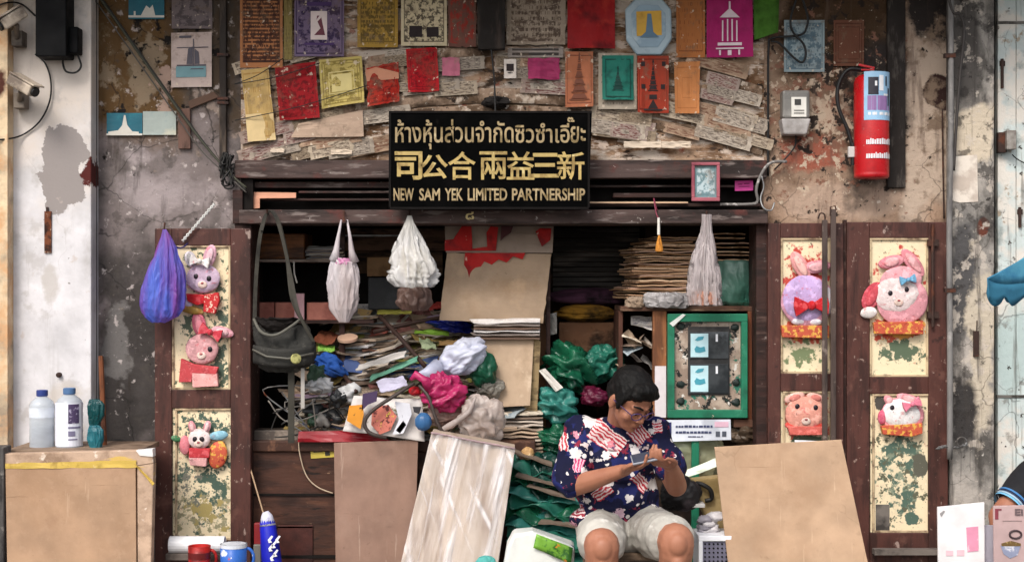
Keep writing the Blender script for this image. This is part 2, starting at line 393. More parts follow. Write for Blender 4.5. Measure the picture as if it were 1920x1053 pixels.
M_up = wm('paper_crusted_brick', 'a88c74', [
    ('62462f', 4, .42, .56, {'k': (1, 1, 2.2), 'd': 8}), ('b5a698', 9, .52, .6, {'k': (.5, 1, 1.8), 'd': 8}),
    ('3a2c22', 13, .56, .64, {'k': (.6, 1, 1.6), 'd': 9}), ('c9bcae', 30, .6, .66, {'k': (.45, 1, 2)}),
    ('8a4434', 11, .62, .67, {'d': 8, 'a': .7}), ('c4b0a0', 15, .56, .6, {'k': (.7, 1, 1.5), 'd': 9}), ('241a14', 24, .6, .65, {'k': (.7, 1, 1.5), 'd': 8}),
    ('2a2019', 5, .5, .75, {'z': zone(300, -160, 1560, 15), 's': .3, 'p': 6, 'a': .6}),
    ('463626', 6, .5, .66, {'z': zone(560, 170, 740, 215), 's': .2}), ('463626', 6, .5, .66, {'z': zone(860, 175, 1060, 205), 's': .45}),
    ('d8cfc4', 42, .66, .7, {}), ('1a1411', 50, .66, .7, {'a': .8})], .92, .6, 30, bk=(.7, 1, 1.6), bdist=.02)
M_right = wm('stained_plaster', '9a806c', [
    ('523b2c', 4, .46, .62, {'d': 8, 'a': .85}),
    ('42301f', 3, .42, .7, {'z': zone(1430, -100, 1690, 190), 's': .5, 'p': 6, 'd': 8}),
    ('8d5140', 6, .5, .62, {'z': zone(1440, 255, 1600, 330), 's': .4, 'd': 8}),
    ('b09a86', 7, .55, .66, {'z': zone(1500, 170, 1600, 260), 's': .35, 'd': 8}),
    ('a68e7c', 5, .5, .7, {'z': zone(1450, 335, 1700, 412), 's': .6, 'p': 4, 'd': 8}),
    ('2e2826', 3, .45, .6, {'z': zone(1570, 100, 1720, 350), 's': .42, 'p': 3, 'd': 8}),
    ('b09d8c', 4, .42, .6, {'z': zone(1700, 60, 1790, 420), 's': .5, 'p': 8, 'd': 8}),
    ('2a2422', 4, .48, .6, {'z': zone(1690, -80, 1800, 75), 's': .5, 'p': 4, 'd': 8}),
    ('301c18', 8, .55, .63, {'z': zone(1722, 138, 1812, 212), 's': .8, 'p': 2, 'd': 8}),
    ('7b6858', 12, .55, .65, {'z': zone(1700, 70, 1790, 330), 's': .1, 'p': 6, 'd': 8}),
    ('7a5646', 16, .56, .61, {'z': zone(1440, 60, 1660, 330), 's': .1, 'p': 6, 'd': 9}), ('b3a08c', 20, .57, .61, {'z': zone(1440, 90, 1620, 340), 's': .1, 'p': 6, 'd': 9}), ('2a211c', 18, .58, .62, {'z': zone(1440, -60, 1680, 320), 's': .08, 'p': 6, 'd': 9}), ('251c18', 4, 0, 1, {'c': .013, 'a': .5}), ('5c4a40', 6, .57, .66, {'k': (3, 3, .3), 'a': .55}),
    ('cdbfae', 26, .64, .68, {'a': .8}), ('1c1512', 30, .64, .69, {'a': .8})], .92, .7, 24, bdist=.015)
M_pilW = wm('white_limewash', 'cdcacc', [
    ('cfc3b8', 3, .4, .7, {'z': zone(-80, -200, 250, 330, -.12), 's': .4, 'p': 4, 'a': .9}),
    ('b9b6b6', 5, .52, .68, {'a': .6}), ('a8a29e', 9, .58, .66, {'d': 9, 'a': .5}), ('97908a', 4, .56, .7, {'k': (4, 4, .25), 'a': .45}), ('9f9892', 1.6, 0, 1, {'c': .004, 'a': .3}), ('b5a99a', 6, .55, .7, {'z': zone(60, 640, 180, 850, -.12), 's': .2, 'a': .5}),
    ('8f8784', 6, .585, .6, {'z': zone(68, 225, 168, 402, -.12), 's': .62, 'p': 3.2, 'd': 8}),
    ('4e1d19', 12, .56, .6, {'z': zone(153, 290, 190, 356, -.12), 's': .26, 'p': 3, 'd': 9}),
    ('b3aca6', 7, .56, .7, {'z': zone(70, 490, 120, 575, -.12), 's': .5, 'd': 8, 'a': .75}),
    ('98928e', 6, .5, .75, {'z': zone(135, 400, 190, 560, -.12), 's': .25, 'a': .6}),
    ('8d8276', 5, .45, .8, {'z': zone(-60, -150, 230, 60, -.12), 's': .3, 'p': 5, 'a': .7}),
    ('6f655d', 34, .69, .715, {'a': .8}), ('b9aaa0', 17, .64, .7, {'a': .5})], .85, .22, 30)
M_cream = wm('cream_plaster', 'd5bd9c', [('8f7f6d', 4, .5, .66, {}), ('c79a70', 6, .5, .66, {}), ('4c2a20', 6, .5, .64, {'z': zone(-20, 120, 14, 200, -.2), 's': .3})], .9, .3)
M_pilG = wm('grey_cement', '8b8680', [
    ('a8a098', 4, .5, .64, {'d': 8}), ('54504c', 5, .52, .62, {'k': (1, 1, .5), 'd': 8}),
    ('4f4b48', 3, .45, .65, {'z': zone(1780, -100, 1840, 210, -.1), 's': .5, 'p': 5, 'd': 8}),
    ('4c4a4a', 4, .44, .62, {'z': zone(1785, 400, 1830, 640, -.1), 's': .5, 'p': 3, 'd': 8}),
    ('b8ac9a', 6, .5, .6, {'z': zone(1815, 500, 1870, 860, -.1), 's': .3, 'p': 4, 'd': 8}),
    ('c2b4a0', 4, .5, .6, {'z': zone(1785, 200, 1870, 300, -.1), 's': .4, 'p': 4, 'd': 8}),
    ('353231', 4, .45, .65, {'z': zone(1785, 690, 1830, 840, -.1), 's': .42, 'p': 5, 'd': 8}),
    ('5d3327', 6, .55, .62, {'z': zone(1828, 405, 1855, 445, -.1), 's': .5, 'd': 8}),
    ('2c2826', 12, .56, .62, {'d': 9, 'a': .7}), ('bdb2a6', 14, .57, .62, {'d': 9, 'a': .7}), ('201c1a', 4, 0, 1, {'c': .012, 'a': .5}), ('3a3532', 7, .56, .66, {'k': (4, 4, .3), 'a': .6}), ('201c1a', 24, .63, .67, {'a': .85}), ('cfc8c0', 30, .65, .7, {'a': .7})], .92, .7, 26, bdist=.012)
M_teal = wm('flaking_teal_paint', 'b9c2c0', [('cfc9c0', 4, .48, .56, {'d': 8}), ('8e9693', 7, .56, .64, {'d': 8}), ('9a8c7a', 12, .62, .67, {'d': 8}),
    ('a9b8b6', 3, .45, .6, {'z': zone(1868, 560, 1930, 740), 's': .3}), ('2e2925', 20, .64, .67, {}), ('6f6a64', 9, .58, .64, {'d': 9, 'a': .7}), ('5c544c', 5, .58, .66, {'k': (5, 5, .3), 'a': .6}), ('2e2925', 3, 0, 1, {'c': .01, 'a': .5})], .85, .5, 24)
M_brown = wm('brown_painted_wood', '4b2a23', [('2e1813', 3, .46, .6, {'k': (6, 6, 1), 'a': .8}), ('6a463c', 8, .56, .66, {'a': .6}),
    ('927a70', 30, .63, .67, {'a': .8}), ('a89288', 12, .645, .68, {'k': (1.6, 1, .8), 'a': .7}), ('1a0e0b', 18, .64, .7, {'a': .6})], .6, .3, 16, bk=(3, 3, .5), spec=.35)
M_brown2 = wm('dark_brown_wood', '36201b', [('1d110e', 3, .46, .6, {'k': (1, 6, 6), 'a': .8}), ('5c4740', 12, .56, .66, {'k': (.3, 2, 2), 'a': .7}),
    ('8f837e', 22, .65, .7, {'k': (.5, 1, 1), 'a': .7})], .65, .3, 16, bk=(.5, 3, 3))
M_lint = wm('grimy_lintel_wood', '4a3a36', [('241a17', 4, .46, .6, {'k': (.4, 3, 3)}), ('7d716c', 16, .56, .64, {'k': (.3, 2, 2), 'a': .8}), ('5a2c26', 7, .56, .66, {'a': .7}),
    ('b3aaa4', 34, .66, .7, {'a': .7})], .7, .35, 18, bk=(.5, 3, 3))
M_dark = plain('near_black', '120d0b', .8, .2, var=.4)
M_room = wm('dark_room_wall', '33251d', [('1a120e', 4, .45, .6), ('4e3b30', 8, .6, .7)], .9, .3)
M_black = plain('black_rubber', '141313', .55, .4)
M_steel = wm('dull_steel', '8b8b8b', [('5a5552', 8, .5, .65), ('6b3a26', 18, .62, .68)], .45, .15, metal=.6)
M_iron = wm('rusty_iron', '3b2b26', [('5b3526', 14, .5, .62), ('1b1412', 10, .55, .66)], .65, .3, 50, metal=.3)
M_white = plain('white_paint', 'e6e6ea', .5, .4, var=.06)
M_greyw = plain('light_grey_paint', 'b9b7b4', .55, .4, var=.1)
M_cardR = wm('fibreboard', 'ae9177', [('7a644f', 2.2, 0, 1, {'c': .008, 'a': .3}), ('cdb398', 5, .64, .67, {'k': (9, 1, .5), 'a': .45}), ('6b5644', 4, .66, .69, {'k': (.4, 1, 9), 'a': .4}), ('8a6f57', 3, .58, .66, {'d': 9, 'a': .4}), ('98795f', 2.5, .52, .68, {'a': .6}), ('bb9d82', 5, .55, .7, {'a': .5}), ('7d6650', 11, .64, .7, {'a': .35}), ('9a8268', 4, .6, .7, {'w': 1.2, 'a': .3, 'd': 4}), ('8a735c', 60, .62, .72, {'a': .3})], .85, .12, 60)
M_cardL = wm('fibreboard_tan', 'a5866c', [('c4a88e', 5, .64, .67, {'k': (7, 1, .5), 'a': .45}), ('6b5644', 5, .66, .69, {'k': (.5, 1, 6), 'a': .4}), ('8f7059', 3, .56, .66, {'d': 9, 'a': .5}), ('947459', 4, .5, .66, {'a': .5}), ('b3947a', 30, .55, .7, {'a': .35}), ('80664f', 70, .64, .72, {'a': .35})], .85, .12, 70)
M_cardB = wm('dusty_brown_board', '8a6e60', [('b09a8a', 5, .64, .67, {'k': (7, 1, .5), 'a': .45}), ('5a4438', 5, .66, .69, {'k': (.5, 1, 6), 'a': .4}), ('74594c', 3, .45, .65, {'k': (2, 2, .6), 'a': .6}), ('9d8273', 5, .55, .7, {'a': .5}), ('5d463c', 40, .66, .7, {'a': .4})], .8, .12, 60)
M_card = wm('cardboard', 'a48d76', [('8c7054', 4, .5, .66, {'a': .6}), ('bfa283', 7, .56, .7, {'a': .5}), ('6a543f', 40, .66, .7, {'a': .4})], .9, .15, 60, bk=(.3, 1, 3))

# ---------------------------------------------------------------- ground
put(MB().box((0, -20, -.05), (120, 38, .1)), 'road', wm('asphalt', '4a4a4a', [('5d5b58', 20, .5, .7)], .9, .4, 60), kind='structure', label='grey asphalt street in front of the shop', cat='road')
put(MB().box((0, -.45, .02), (120, 1.9, .12)), 'pavement', wm('paving', '8b857d', [('6a655f', 6, .45, .65), ('a39c92', 14, .55, .7)], .9, .4, 40), kind='structure', label='worn concrete pavement along the shop front', cat='pavement')

# ---------------------------------------------------------------- the shophouse: walls, lintels, room, doors
house = thing('shophouse', 'old shophouse front with stained walls, wide open doorway and folding painted doors', 'shophouse')
zt = -180
put(MB().bp(172, zt, 452, 1110, 0, .22), 'plaster_wall', M_left, house)
put(MB().bp(1432, zt, 1792, 1110, 0, .22), 'stained_wall', M_right, house)
up = MB()
def upf(u, v):
    p = P(452 + u*980, zt + v*(300-zt), 0); n = mn.noise(Vector((p.x*5, 0, p.z*9))) + .6*mn.noise(Vector((p.x*16, 3, p.z*24)))
    return Vector((p.x, -.006 - .005*n, p.z))
up.grid(upf, 160, 70); put(up, 'papered_wall', M_up, house, smooth=True)
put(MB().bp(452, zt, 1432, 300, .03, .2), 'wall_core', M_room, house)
def arch(x, k=0): return 172 + k + 78*((x-938)/500)**2
M_arch = wm('arch_masonry', '9a826e', [('5f4b3a', 8, .48, .58, {'d': 8}), ('c4b3a2', 14, .55, .61, {'d': 8}), ('4a392c', 5, .52, .62, {'d': 8}), ('7a4a38', 12, .6, .65, {'d': 8}), ('2a1f18', 26, .61, .66, {'d': 8}), ('d0c4b4', 36, .64, .69, {})], .92, .7, 30, bdist=.015)
def band(k0, k1, dep):
    mb = MB()
    def fn(u, v):
        x = 456 + u*972; py = arch(x, k0 + (k1-k0)*v); p = P(x, py, 0); e = math.sin(math.pi*min(max(v, .0), 1))**.35 if 0 < v < 1 else 0
        j = .4 if abs((u*46 + .5*(k0 > 0)) % 1 - .5) > .46 else 1
        return Vector((p.x, -.013 - dep*e*j*.5 - .003*mn.noise(p*22), p.z))
    return mb.grid(fn, 368, 8)
put(band(-6, 22, .016), 'arch_ring', M_arch, house, smooth=True)
put(band(26, 46, .010), 'arch_ring', M_arch, house, smooth=True)
put(band(-84, -66, .008), 'arch_ring', M_arch, house, smooth=True)
cm = MB(); cm.box((0, -.20, 3.06), (6.6, .83, .08)); cm.box((0, -.60, 3.03), (6.6, .05, .16))
put(cm, 'canopy', M_greyw, house)  # unseen overhang above the view, sized for its shade on the upper wall
# lintels
put(MB().bp(440, 300, 1438, 334, -.05, .25), 'upper_lintel', M_lint, house, bevel=.004)
put(MB().bp(448, 393, 1440, 419, -.09, .3), 'lower_lintel', M_lint, house, bevel=.005)
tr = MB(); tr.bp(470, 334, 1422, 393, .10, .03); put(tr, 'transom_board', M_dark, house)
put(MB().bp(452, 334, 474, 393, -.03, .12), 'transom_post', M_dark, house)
rl = MB()
for i, (x0, x1, y0, y1) in enumerate([(474, 735, 341, 352), (474, 735, 372, 376), (1100, 1420, 347, 351), (1095, 1435, 381, 387), (560, 735, 358, 362), (1150, 1300, 362, 370)]):
    put(MB().bp(x0, y0, x1, y1, .02 - .004*i, .05), 'transom_rail', [M_lint, M_brown2][i % 2], house, bevel=.002)
put(MB().bp(1095, 378, 1290, 381, -.02, .03), 'pale_rail', plain('pale_wood', 'c2a184', .7), house)
put(MB().text('๘', 873, 397, 889, 412, -.0925, 0, .02), 'house_number', plain('number_paint', 'd9c48c', .6), house)
# door posts and the room behind
for x0, x1 in ((440, 472), (1418, 1440)):
    put(MB().bp(x0, 419, x1, 1110, -.03, .22), 'door_post', M_brown2, house, bevel=.004)
put(MB().bp(436, 356, 455, 419, -.045, .05), 'door_post', M_brown2, house, bevel=.003)
xl, xr = P(445, 0, 0).x, P(1436, 0, 0).x
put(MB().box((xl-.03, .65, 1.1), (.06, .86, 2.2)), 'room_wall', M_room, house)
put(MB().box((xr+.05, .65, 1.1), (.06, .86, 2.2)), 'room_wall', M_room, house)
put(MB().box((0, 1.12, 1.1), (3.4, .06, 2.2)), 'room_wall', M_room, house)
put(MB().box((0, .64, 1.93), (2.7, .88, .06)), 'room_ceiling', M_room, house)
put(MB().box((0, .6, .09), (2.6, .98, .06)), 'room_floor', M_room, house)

# peeling painted door leaves
def panel_mat(name, zones, base='e0cfae'):
    ls = [('c9b592', 5, .5, .7, {'a': .6}), ('5c6a58', 40, .62, .65, {'a': .8}), ('8a7a5c', 24, .62, .66, {'a': .6}), ('b0705c', 34, .65, .68, {'a': .6})]
    for col, scl, z, s, lo, hi in zones: ls.append((col, scl, lo, hi, {'z': z, 's': s, 'd': 8, 'p': 2.5}))
    ls += [('4a4a3c', 46, .67, .7, {'a': .9}), ('8a6a52', 38, .68, .71, {'a': .8}), ('f0e4cc', 50, .66, .7, {'a': .6})]
    return wm(name, base, ls, .7, .3, 50)
def door_leaf(x0, y0, x1, y1, yf, th, panels, label):
    mb = MB(); ps = sorted(panels, key=lambda p: p[1])
    lx, rx = ps[0][0], ps[0][2]
    mb.bp(x0, y0, lx, y1, yf, th); mb.bp(rx, y0, x1, y1, yf, th)
    yy = y0
    for p in ps + [(lx, y1, rx, y1, None)]:
        if p[1] > yy: mb.bp(lx, yy, rx, p[1], yf + .0015, th - .003)
        yy = p[3]
    d = put(mb, 'door_leaf', M_brown, house, label, bevel=.004)
    for a, b, c, e, m in ps:
        put(MB().bp(a - 4, b - 4, c + 4, e + 4, yf + .014, th - .02), 'door_panel', m, d)
        fr = MB()
        for q in ((a, b, c, b+4), (a, e-4, c, e), (a, b+4, a+4, e-4), (c-4, b+4, c, e-4)): fr.bp(*q, yf + .004, .010)
        put(fr, 'panel_moulding', wm('faded_moulding', 'b7a283', [('6e5a48', 12, .5, .62)], .7, .2), d, bevel=.002)
    return d
yL, yR = -.07, -.07
z_ = lambda *a: zone(*a, yL)
pmA = panel_mat('peeling_panel_top_left', [('4d5b4e', 26, z_(395, 540, 435, 625), .16, .56, .6), ('4d5b4e', 28, z_(390, 655, 432, 730), .22, .55, .59), ('56604e', 32, z_(325, 470, 432, 730), .03, .57, .6), ('56604e', 22, z_(335, 585, 372, 640), .15, .58, .62)])
pmB = panel_mat('peeling_panel_low_left', [('46584c', 24, z_(330, 770, 440, 850), .05, .56, .6), ('46584c', 26, z_(335, 850, 440, 960), .12, .54, .58), ('46584c', 34, z_(330, 770, 440, 830), .1, .55, .59), ('8a8468', 30, z_(330, 920, 440, 1000), .1, .55, .6), ('9a8a56', 22, z_(335, 940, 430, 990), .12, .56, .6), ('6b6a60', 30, z_(325, 880, 372, 960), .1, .57, .6)])
door_leaf(290, 428, 470, 1115, yL, .045, [(322, 460, 432, 730, pmA), (328, 765, 438, 1012, pmB)], None)
pmC = panel_mat('peeling_panel_right_inner', [('b5433a', 22, z_(1465, 470, 1560, 560), .2, .53, .58), ('c0503c', 24, z_(1465, 600, 1550, 640), .35, .52, .57), ('d79a4a', 30, z_(1470, 605, 1550, 635), .2, .54, .58), ('6f7a58', 24, z_(1475, 635, 1545, 690), .2, .55, .6)])
pmC2 = panel_mat('peeling_panel_right_inner_low', [('b5584a', 22, z_(1475, 735, 1560, 830), .25, .53, .58), ('52604e', 14, z_(1480, 815, 1550, 845), .4, .5, .55)])
pmD = panel_mat('peeling_panel_right_outer', [('b5433a', 22, z_(1640, 480, 1740, 560), .2, .53, .58), ('c0503c', 24, z_(1640, 595, 1735, 640), .35, .52, .57), ('d79a4a', 30, z_(1645, 605, 1735, 635), .2, .54, .58), ('56644f', 24, z_(1650, 635, 1735, 680), .3, .54, .59)])
pmD2 = panel_mat('peeling_panel_right_outer_low', [('4d6256', 22, z_(1652, 815, 1728, 905), .5, .53, .57), ('4d6256', 22, z_(1672, 875, 1722, 965), .5, .53, .57), ('7d8672', 30, z_(1652, 815, 1728, 960), .15, .56, .6), ('5a5a48', 36, z_(1636, 740, 1745, 998), .05, .58, .61), ('d8c8a8', 30, z_(1652, 815, 1728, 960), .12, .58, .61), ('57564a', 14, z_(1712, 850, 1745, 895), .55, .56, .59), ('4a4540', 20, z_(1640, 740, 1664, 770), .5, .56, .6), ('4d6256', 20, z_(1690, 960, 1730, 985), .5, .56, .6)])
door_leaf(1440, 418, 1582, 1115, yR, .045, [(1464, 446, 1560, 700, pmC), (1468, 733, 1560, 1000, pmC2)], None)
dl = door_leaf(1588, 416, 1778, 1115, yR, .045, [(1631, 446, 1741, 706, pmD), (1636, 738, 1745, 998, pmD2)], None)
put(MB().bp(1642, 945, 1668, 994, yR + .0125, .006), 'bare_wood_patch', wm('bare_wood', '6b645e', [('3a3633', 6, .45, .6)], .8, .2), dl)
put(MB().bp(1582, 412, 1588, 1115, -.05, .03), 'door_post', M_brown2, house)
lb = MB(); lb.tube([P(1749, 420, yR-.02), P(1749, 612, yR-.02)], .008); lb.box(P(1749, 455, yR-.012), (.05, .024, .03)); lb.box(P(1749, 590, yR-.012), (.05, .024, .03))
put(lb, 'door_bolt', M_iron, dl, smooth=False)
tb = MB().bp(430, 414, 1440, 419, .14, .01)

# neighbours
npil = thing('masonry_pillar', 'whitewashed masonry pillar with a bare grey cement patch', 'pillar')
put(MB().bp(14, zt, 171, 1115, -.12, .34), 'whitewashed_face', M_pilW, npil, bevel=.006)
rb = MB(); rb.bp(83, 396, 96, 474, -.128, .012); put(rb, 'rusty_strip', wm('rust_strip', '6b3a22', [('2c1710', 16, .46, .56), ('c9b8a4', 20, .58, .64)], .8, .4, 60), npil)
put(MB().bp(86, 388, 90, 396, -.13, .012), 'iron_stub', M_iron, npil)
put(MB().lathe([(.0, 0), (.012, 0), (.012, .02), (.006, .024), (0, .024)], P(112, 702, -.118), 10, Matrix.Rotation(R(90), 3, 'X')), 'wall_plug', M_iron, npil)
cw = thing('side_wall', 'narrow cream plaster wall at the far left edge', 'wall')
put(MB().bp(-260, zt, 14, 1115, -.20, .42), 'cream_face', M_cream, cw)
put(MB().bp(-40, 838, 7, 1115, -.62, .1), 'timber_post', wm('grey_timber', '4d4a48', [('2a2828', 5, .45, .6, {'k': (5, 5, 1)}), ('7d7873', 9, .58, .66)], .8, .3), label='weathered grey timber post at the lower left corner', cat='post', bevel=.005)
dp = MB().tube([P(175, zt, -.03), P(175, 1115, -.03)], L(7), 12)
put(dp, 'drain_pipe', wm('dark_pipe', '3f3833', [('251f1b', 5, .45, .6, {'k': (3, 3, 1)}), ('8f8378', 22, .64, .68)], .6, .25), label='dark brown vertical drain pipe beside the white pillar', cat='pipe', smooth=True)
gp = thing('cement_pilaster', 'grey cement pilaster with crumbling plaster beside the right folding doors', 'pilaster')
put(MB().bp(1786, zt, 1865, 1115, -.10, .32), 'cement_face', M_pilG, gp, bevel=.008)
put(MB().prism([(1784, 294), (1832, 290), (1834, 378), (1800, 380), (1786, 376)], -.104, .006), 'pale_patch', wm('pale_plaster_patch', 'b8aa9e', [('6a5e56', 9, .58, .64), ('d5cbbf', 6, .5, .6)], .9, .3), gp)
ow = thing('neighbour_shopfront', 'pale teal flaking boarded front at the right edge', 'shopfront')
for i, (x0, x1) in enumerate(((1871, 1905), (1906, 1960), (1961, 2180))):
    put(MB().bp(x0, zt, x1, 1115, -.04, .2), 'boarding', M_teal, ow, bevel=.003)
put(MB().bp(1864, zt, 1872, 1115, .0, .1), 'dark_joint', M_dark, ow)
for y0 in (40, 740):
    put(MB().bp(1870, y0, 2180, y0+5, -.045, .02), 'cross_seam', wm('seam_grey', '6a6661', [('3a3733', 9, .5, .6)], .8), ow)
# ---------------------------------------------------------------- signboard
sg = thing('shop_signboard', 'black signboard with gold Thai, Chinese and English lettering above the doorway', 'sign')
ys = -.20
M_sgn = wm('black_lacquer', '050505', [('0b0a0a', 5, .5, .66), ('1a1816', 24, .68, .74, {'a': .5})], .7, .1, 40, spec=.02)
M_gold = wm('gold_paint', 'ac9458', [('856c38', 18, .5, .6), ('cdbb84', 24, .6, .7)], .55, .15, 60, spec=.5)
M_gold2 = wm('pale_gold_paint', '9c8866', [('73613f', 18, .5, .6), ('bcaa86', 24, .6, .7)], .6, .15, 60)
put(MB().prism([(729, 210), (1110, 209), (1104, 391), (730, 393)], ys, .04), 'sign_panel', M_sgn, sg, bevel=.004)
fr = MB()
for q in ((729, 208, 1110, 212), (731, 388, 1104, 392), (729, 212, 733, 388), (1102, 212, 1106, 388)): fr.bp(*q, ys - .004, .012)
put(fr, 'sign_frame', plain('sign_edge', '120f0e', .7, .1), sg)
def tx(*a, mat=M_gold, **k): put(MB().text(*a, **k), 'lettering', mat, sg)
tx('ห้างหุ้นส่วนจำกัด', 741, 224, 963, 280, ys - .001, off=.012, mat=M_gold2)
tx('ซิวซำเอี', 966, 231, 1068, 268, ys - .001, off=.012, mat=M_gold2)
tx('ยะ', 1070, 237, 1098, 268, ys - .001, off=.012, mat=M_gold2)
tx('๊', 1064, 220, 1077, 229, ys - .001, off=.012, mat=M_gold2)
for ch, x0 in zip('司公合兩益三新', (740, 788, 840, 899, 950, 996, 1044)):
    hh = {'三': (287, 333), '公': (290, 335)}.get(ch, (284, 337))
    tx(ch, x0, hh[0], x0 + 52, hh[1], ys - .001, off=.022 if ch in '司公三' else .012)
for wd, x0, x1 in (('NEW', 738, 776), ('SAM', 786, 825), ('YEK', 834, 868), ('LIMITED', 877, 951), ('PARTNERSHIP', 960, 1097)):
    tx(wd, x0, 353, x1, 376, ys - .001, off=.022, mat=M_gold2)
st = thing('sign_hanger', 'dark hanging board and wire that hold the signboard from above', 'hanger')
put(MB().prism([(893, -60), (948, -60), (947, 92), (896, 93)], -.09, .05), 'dark_board', wm('sooty_board', '1f1a17', [('3a302a', 7, .5, .65, {'k': (3, 3, .6)})], .85), st, bevel=.004)
put(MB().tube([P(921, 92, -.08), P(927, 150, -.1), P(929, 212, ys+.03)], .004), 'wire', M_black, st)
put(lump(P(929, 193, -.06), (.062, .05, .028), .35, 8, 3), 'rag_knot', plain('black_rag', '1a1614', .95), st, smooth=True)

# ---------------------------------------------------------------- prints, flags and papers pasted on the front
def paper(name, label, cat, corners, mats, y=-.03, group=None, decals=(), amp=.006, seed=1, tilt=.004, ragged=0., nu=8, nv=8, fold=None):
    y = y + .010 if y < -.048 else y
    if name == 'flag' and not fold: amp = max(amp, .010); fold = lambda u, v: v*v*(.010 + .014*math.sin(u*3.3 + seed*1.9)) + .004*math.sin(u*9 + seed)*v
    q = [P(cx, cy, y - (tilt if i in (2, 3) else 0)) for i, (cx, cy) in enumerate(corners)]
    return put(MB().sheet(q, nu, nv, amp, 6, seed, 0, decals, fold, ragged), name, mats, None, label, cat, group, solid=.0009, smooth=False)
def rect(x0, y0, x1, y1): return [(x0, y0), (x1, y0), (x1, y1), (x0, y1)]
def R4(u0, v0, u1, v1): return [(u0, v0), (u1, v0), (u1, v1), (u0, v1)]
def ring(mi, u0, v0, u1, v1, t=.03):
    return [(mi, R4(u0, v0, u1, v0+t)), (mi, R4(u0, v1-t, u1, v1)), (mi, R4(u0, v0+t, u0+t, v1-t)), (mi, R4(u1-t, v0+t, u1, v1-t))]
def pagoda(mi, cx=.5, top=.08, bot=.9, w=.36):          # a tiered spire in outline pieces
    d = []; n = 6
    for i in range(n):
        v0 = top + (bot-top)*i/n; v1 = top + (bot-top)*(i+.62)/n; a = w*(.12 + .88*(i/(n-1))**1.2)
        d.append((mi, [(cx-a*.55, v0), (cx+a*.55, v0), (cx+a*.8, v1), (cx-a*.8, v1)]))
        d.append((mi, R4(cx-a, v1+.012, cx+a, v1+.03)))
    d.append((mi, [(cx-.012, top-.06), (cx+.012, top-.06), (cx+.03, top), (cx-.03, top)]))
    return d
G = 'festive prints and flags pasted above the doorway'
ink = plain('black_print_ink', '2a2122', .9); inkw = plain('pale_print_ink', 'd9c6cc', .9); inkr = plain('dark_red_ink', '5e1418', .9); inkb = plain('brown_print_ink', '6b4030', .9)
paper('printed_sheet', 'orange bordered sheet with a dense dark print, top left of the pasted row', 'print', rect(450, -30, 530, 127), printed('pr1', 'b3774e', '3a2420', 22, .62, [(.06, .08), (.1, .115)], 9, 1), y=-.032, group=G, seed=2)
paper('printed_sheet', 'narrow olive strip beside the orange bordered print', 'print', rect(532, -30, 548, 112), printed('pr1b', '8a7a4a', '4a3f2a', 20, .4, None, None, 2), y=-.028, group=G, seed=3)
paper('printed_sheet', 'purple print with a small white framed portrait in its middle', 'print', rect(552, -35, 645, 106),
      [printed('pr2', '77667f', '2c2040', 0, .5, [(.03, .05)], 7, 3), plain('offwhite_ink', 'd8c8c4', .9), plain('maroon_ink', '6a3a44', .9), plain('plum_ink', '4a3560', .9)], group=G, seed=4,
      decals=[(1, R4(.33, .4, .66, .78)), (2, [(.46, .46), (.54, .46), (.56, .54), (.62, .72), (.38, .72), (.44, .54)]), (3, R4(.2, .82, .8, .85)), (3, R4(.25, .28, .75, .33))])
paper('printed_sheet', 'faded gold sheet in the top row left of the cream drawing', 'print', rect(670, -30, 746, 89), printed('pr3', 'a8853c', '5c4a24', 14, .5, [(.08, .1)], 6, 4), group=G, seed=5)
paper('printed_sheet', 'cream sheet with black line drawings, top row near the hanging board', 'print', rect(752, -30, 838, 86),
      [printed('pr4', 'cdbd9c', '3c342c', 0, .5, [(.06, .08)], 9, 5), ink], y=-.034, group=G, seed=6, decals=[(1, R4(.18, .68, .46, .86)), (1, R4(.56, .7, .82, .86))])
paper('printed_sheet', 'tattered red and brown paper just left of the hanging board', 'print', rect(840, -20, 893, 88), printed('pr5', '6e4a40', '8f2f26', 0, .5, None, 5, 6), group=G, seed=7, ragged=.012)
paper('printed_sheet', 'pale worn sheet right of the hanging board', 'print', rect(950, -20, 1060, 84), printed('pr6', '9d8d7c', '4c3d34', 10, .45, None, 5, 7), y=-.024, group=G, seed=8, ragged=.01)
paper('printed_sheet', 'long strip of black text under the pale worn sheet', 'print', rect(952, 90, 1056, 108), printed('pr7', '9c9189', '1f1c1c', 2, .7, None, None, 8), y=-.03, group=G, seed=9)
paper('flag', 'large dark red sheet left of the octagonal plate', 'flag', rect(1064, -30, 1153, 92), wm('red_paper', '8e1518', [('b33a2a', 5, .52, .68), ('5d0c12', 7, .5, .66)], .8, .3, 30), group=G, seed=10, amp=.012)
paper('printed_sheet', 'orange brown sheet right of the octagonal plate', 'print', rect(1268, -30, 1322, 108), printed('pr8', 'ab6a3c', '7a4424', 12, .4, [(.08, .1)], None, 9), group=G, seed=11)
paper('flag', 'magenta flag with a white pagoda drawing', 'flag', rect(1325, -30, 1411, 108), [wm('magenta_paper', '9c1a5c', [('7c1048', 5, .5, .65)], .8, .3, 30), inkw], y=-.036, group=G, seed=12,
      decals=[(1, R4(.48, .24, .52, .34))] + [(1, [(.5, .33), (.72, .46), (.28, .46)]), (1, R4(.33, .5, .36, .78)), (1, R4(.44, .48, .47, .78)), (1, R4(.54, .48, .57, .78)), (1, R4(.64, .5, .67, .78)), (1, R4(.24, .8, .76, .84)), (1, R4(.2, .87, .8, .89)), (1, R4(.27, .9, .31, .97)), (1, R4(.68, .9, .72, .97)), (1, R4(.46, .9, .54, .97))])
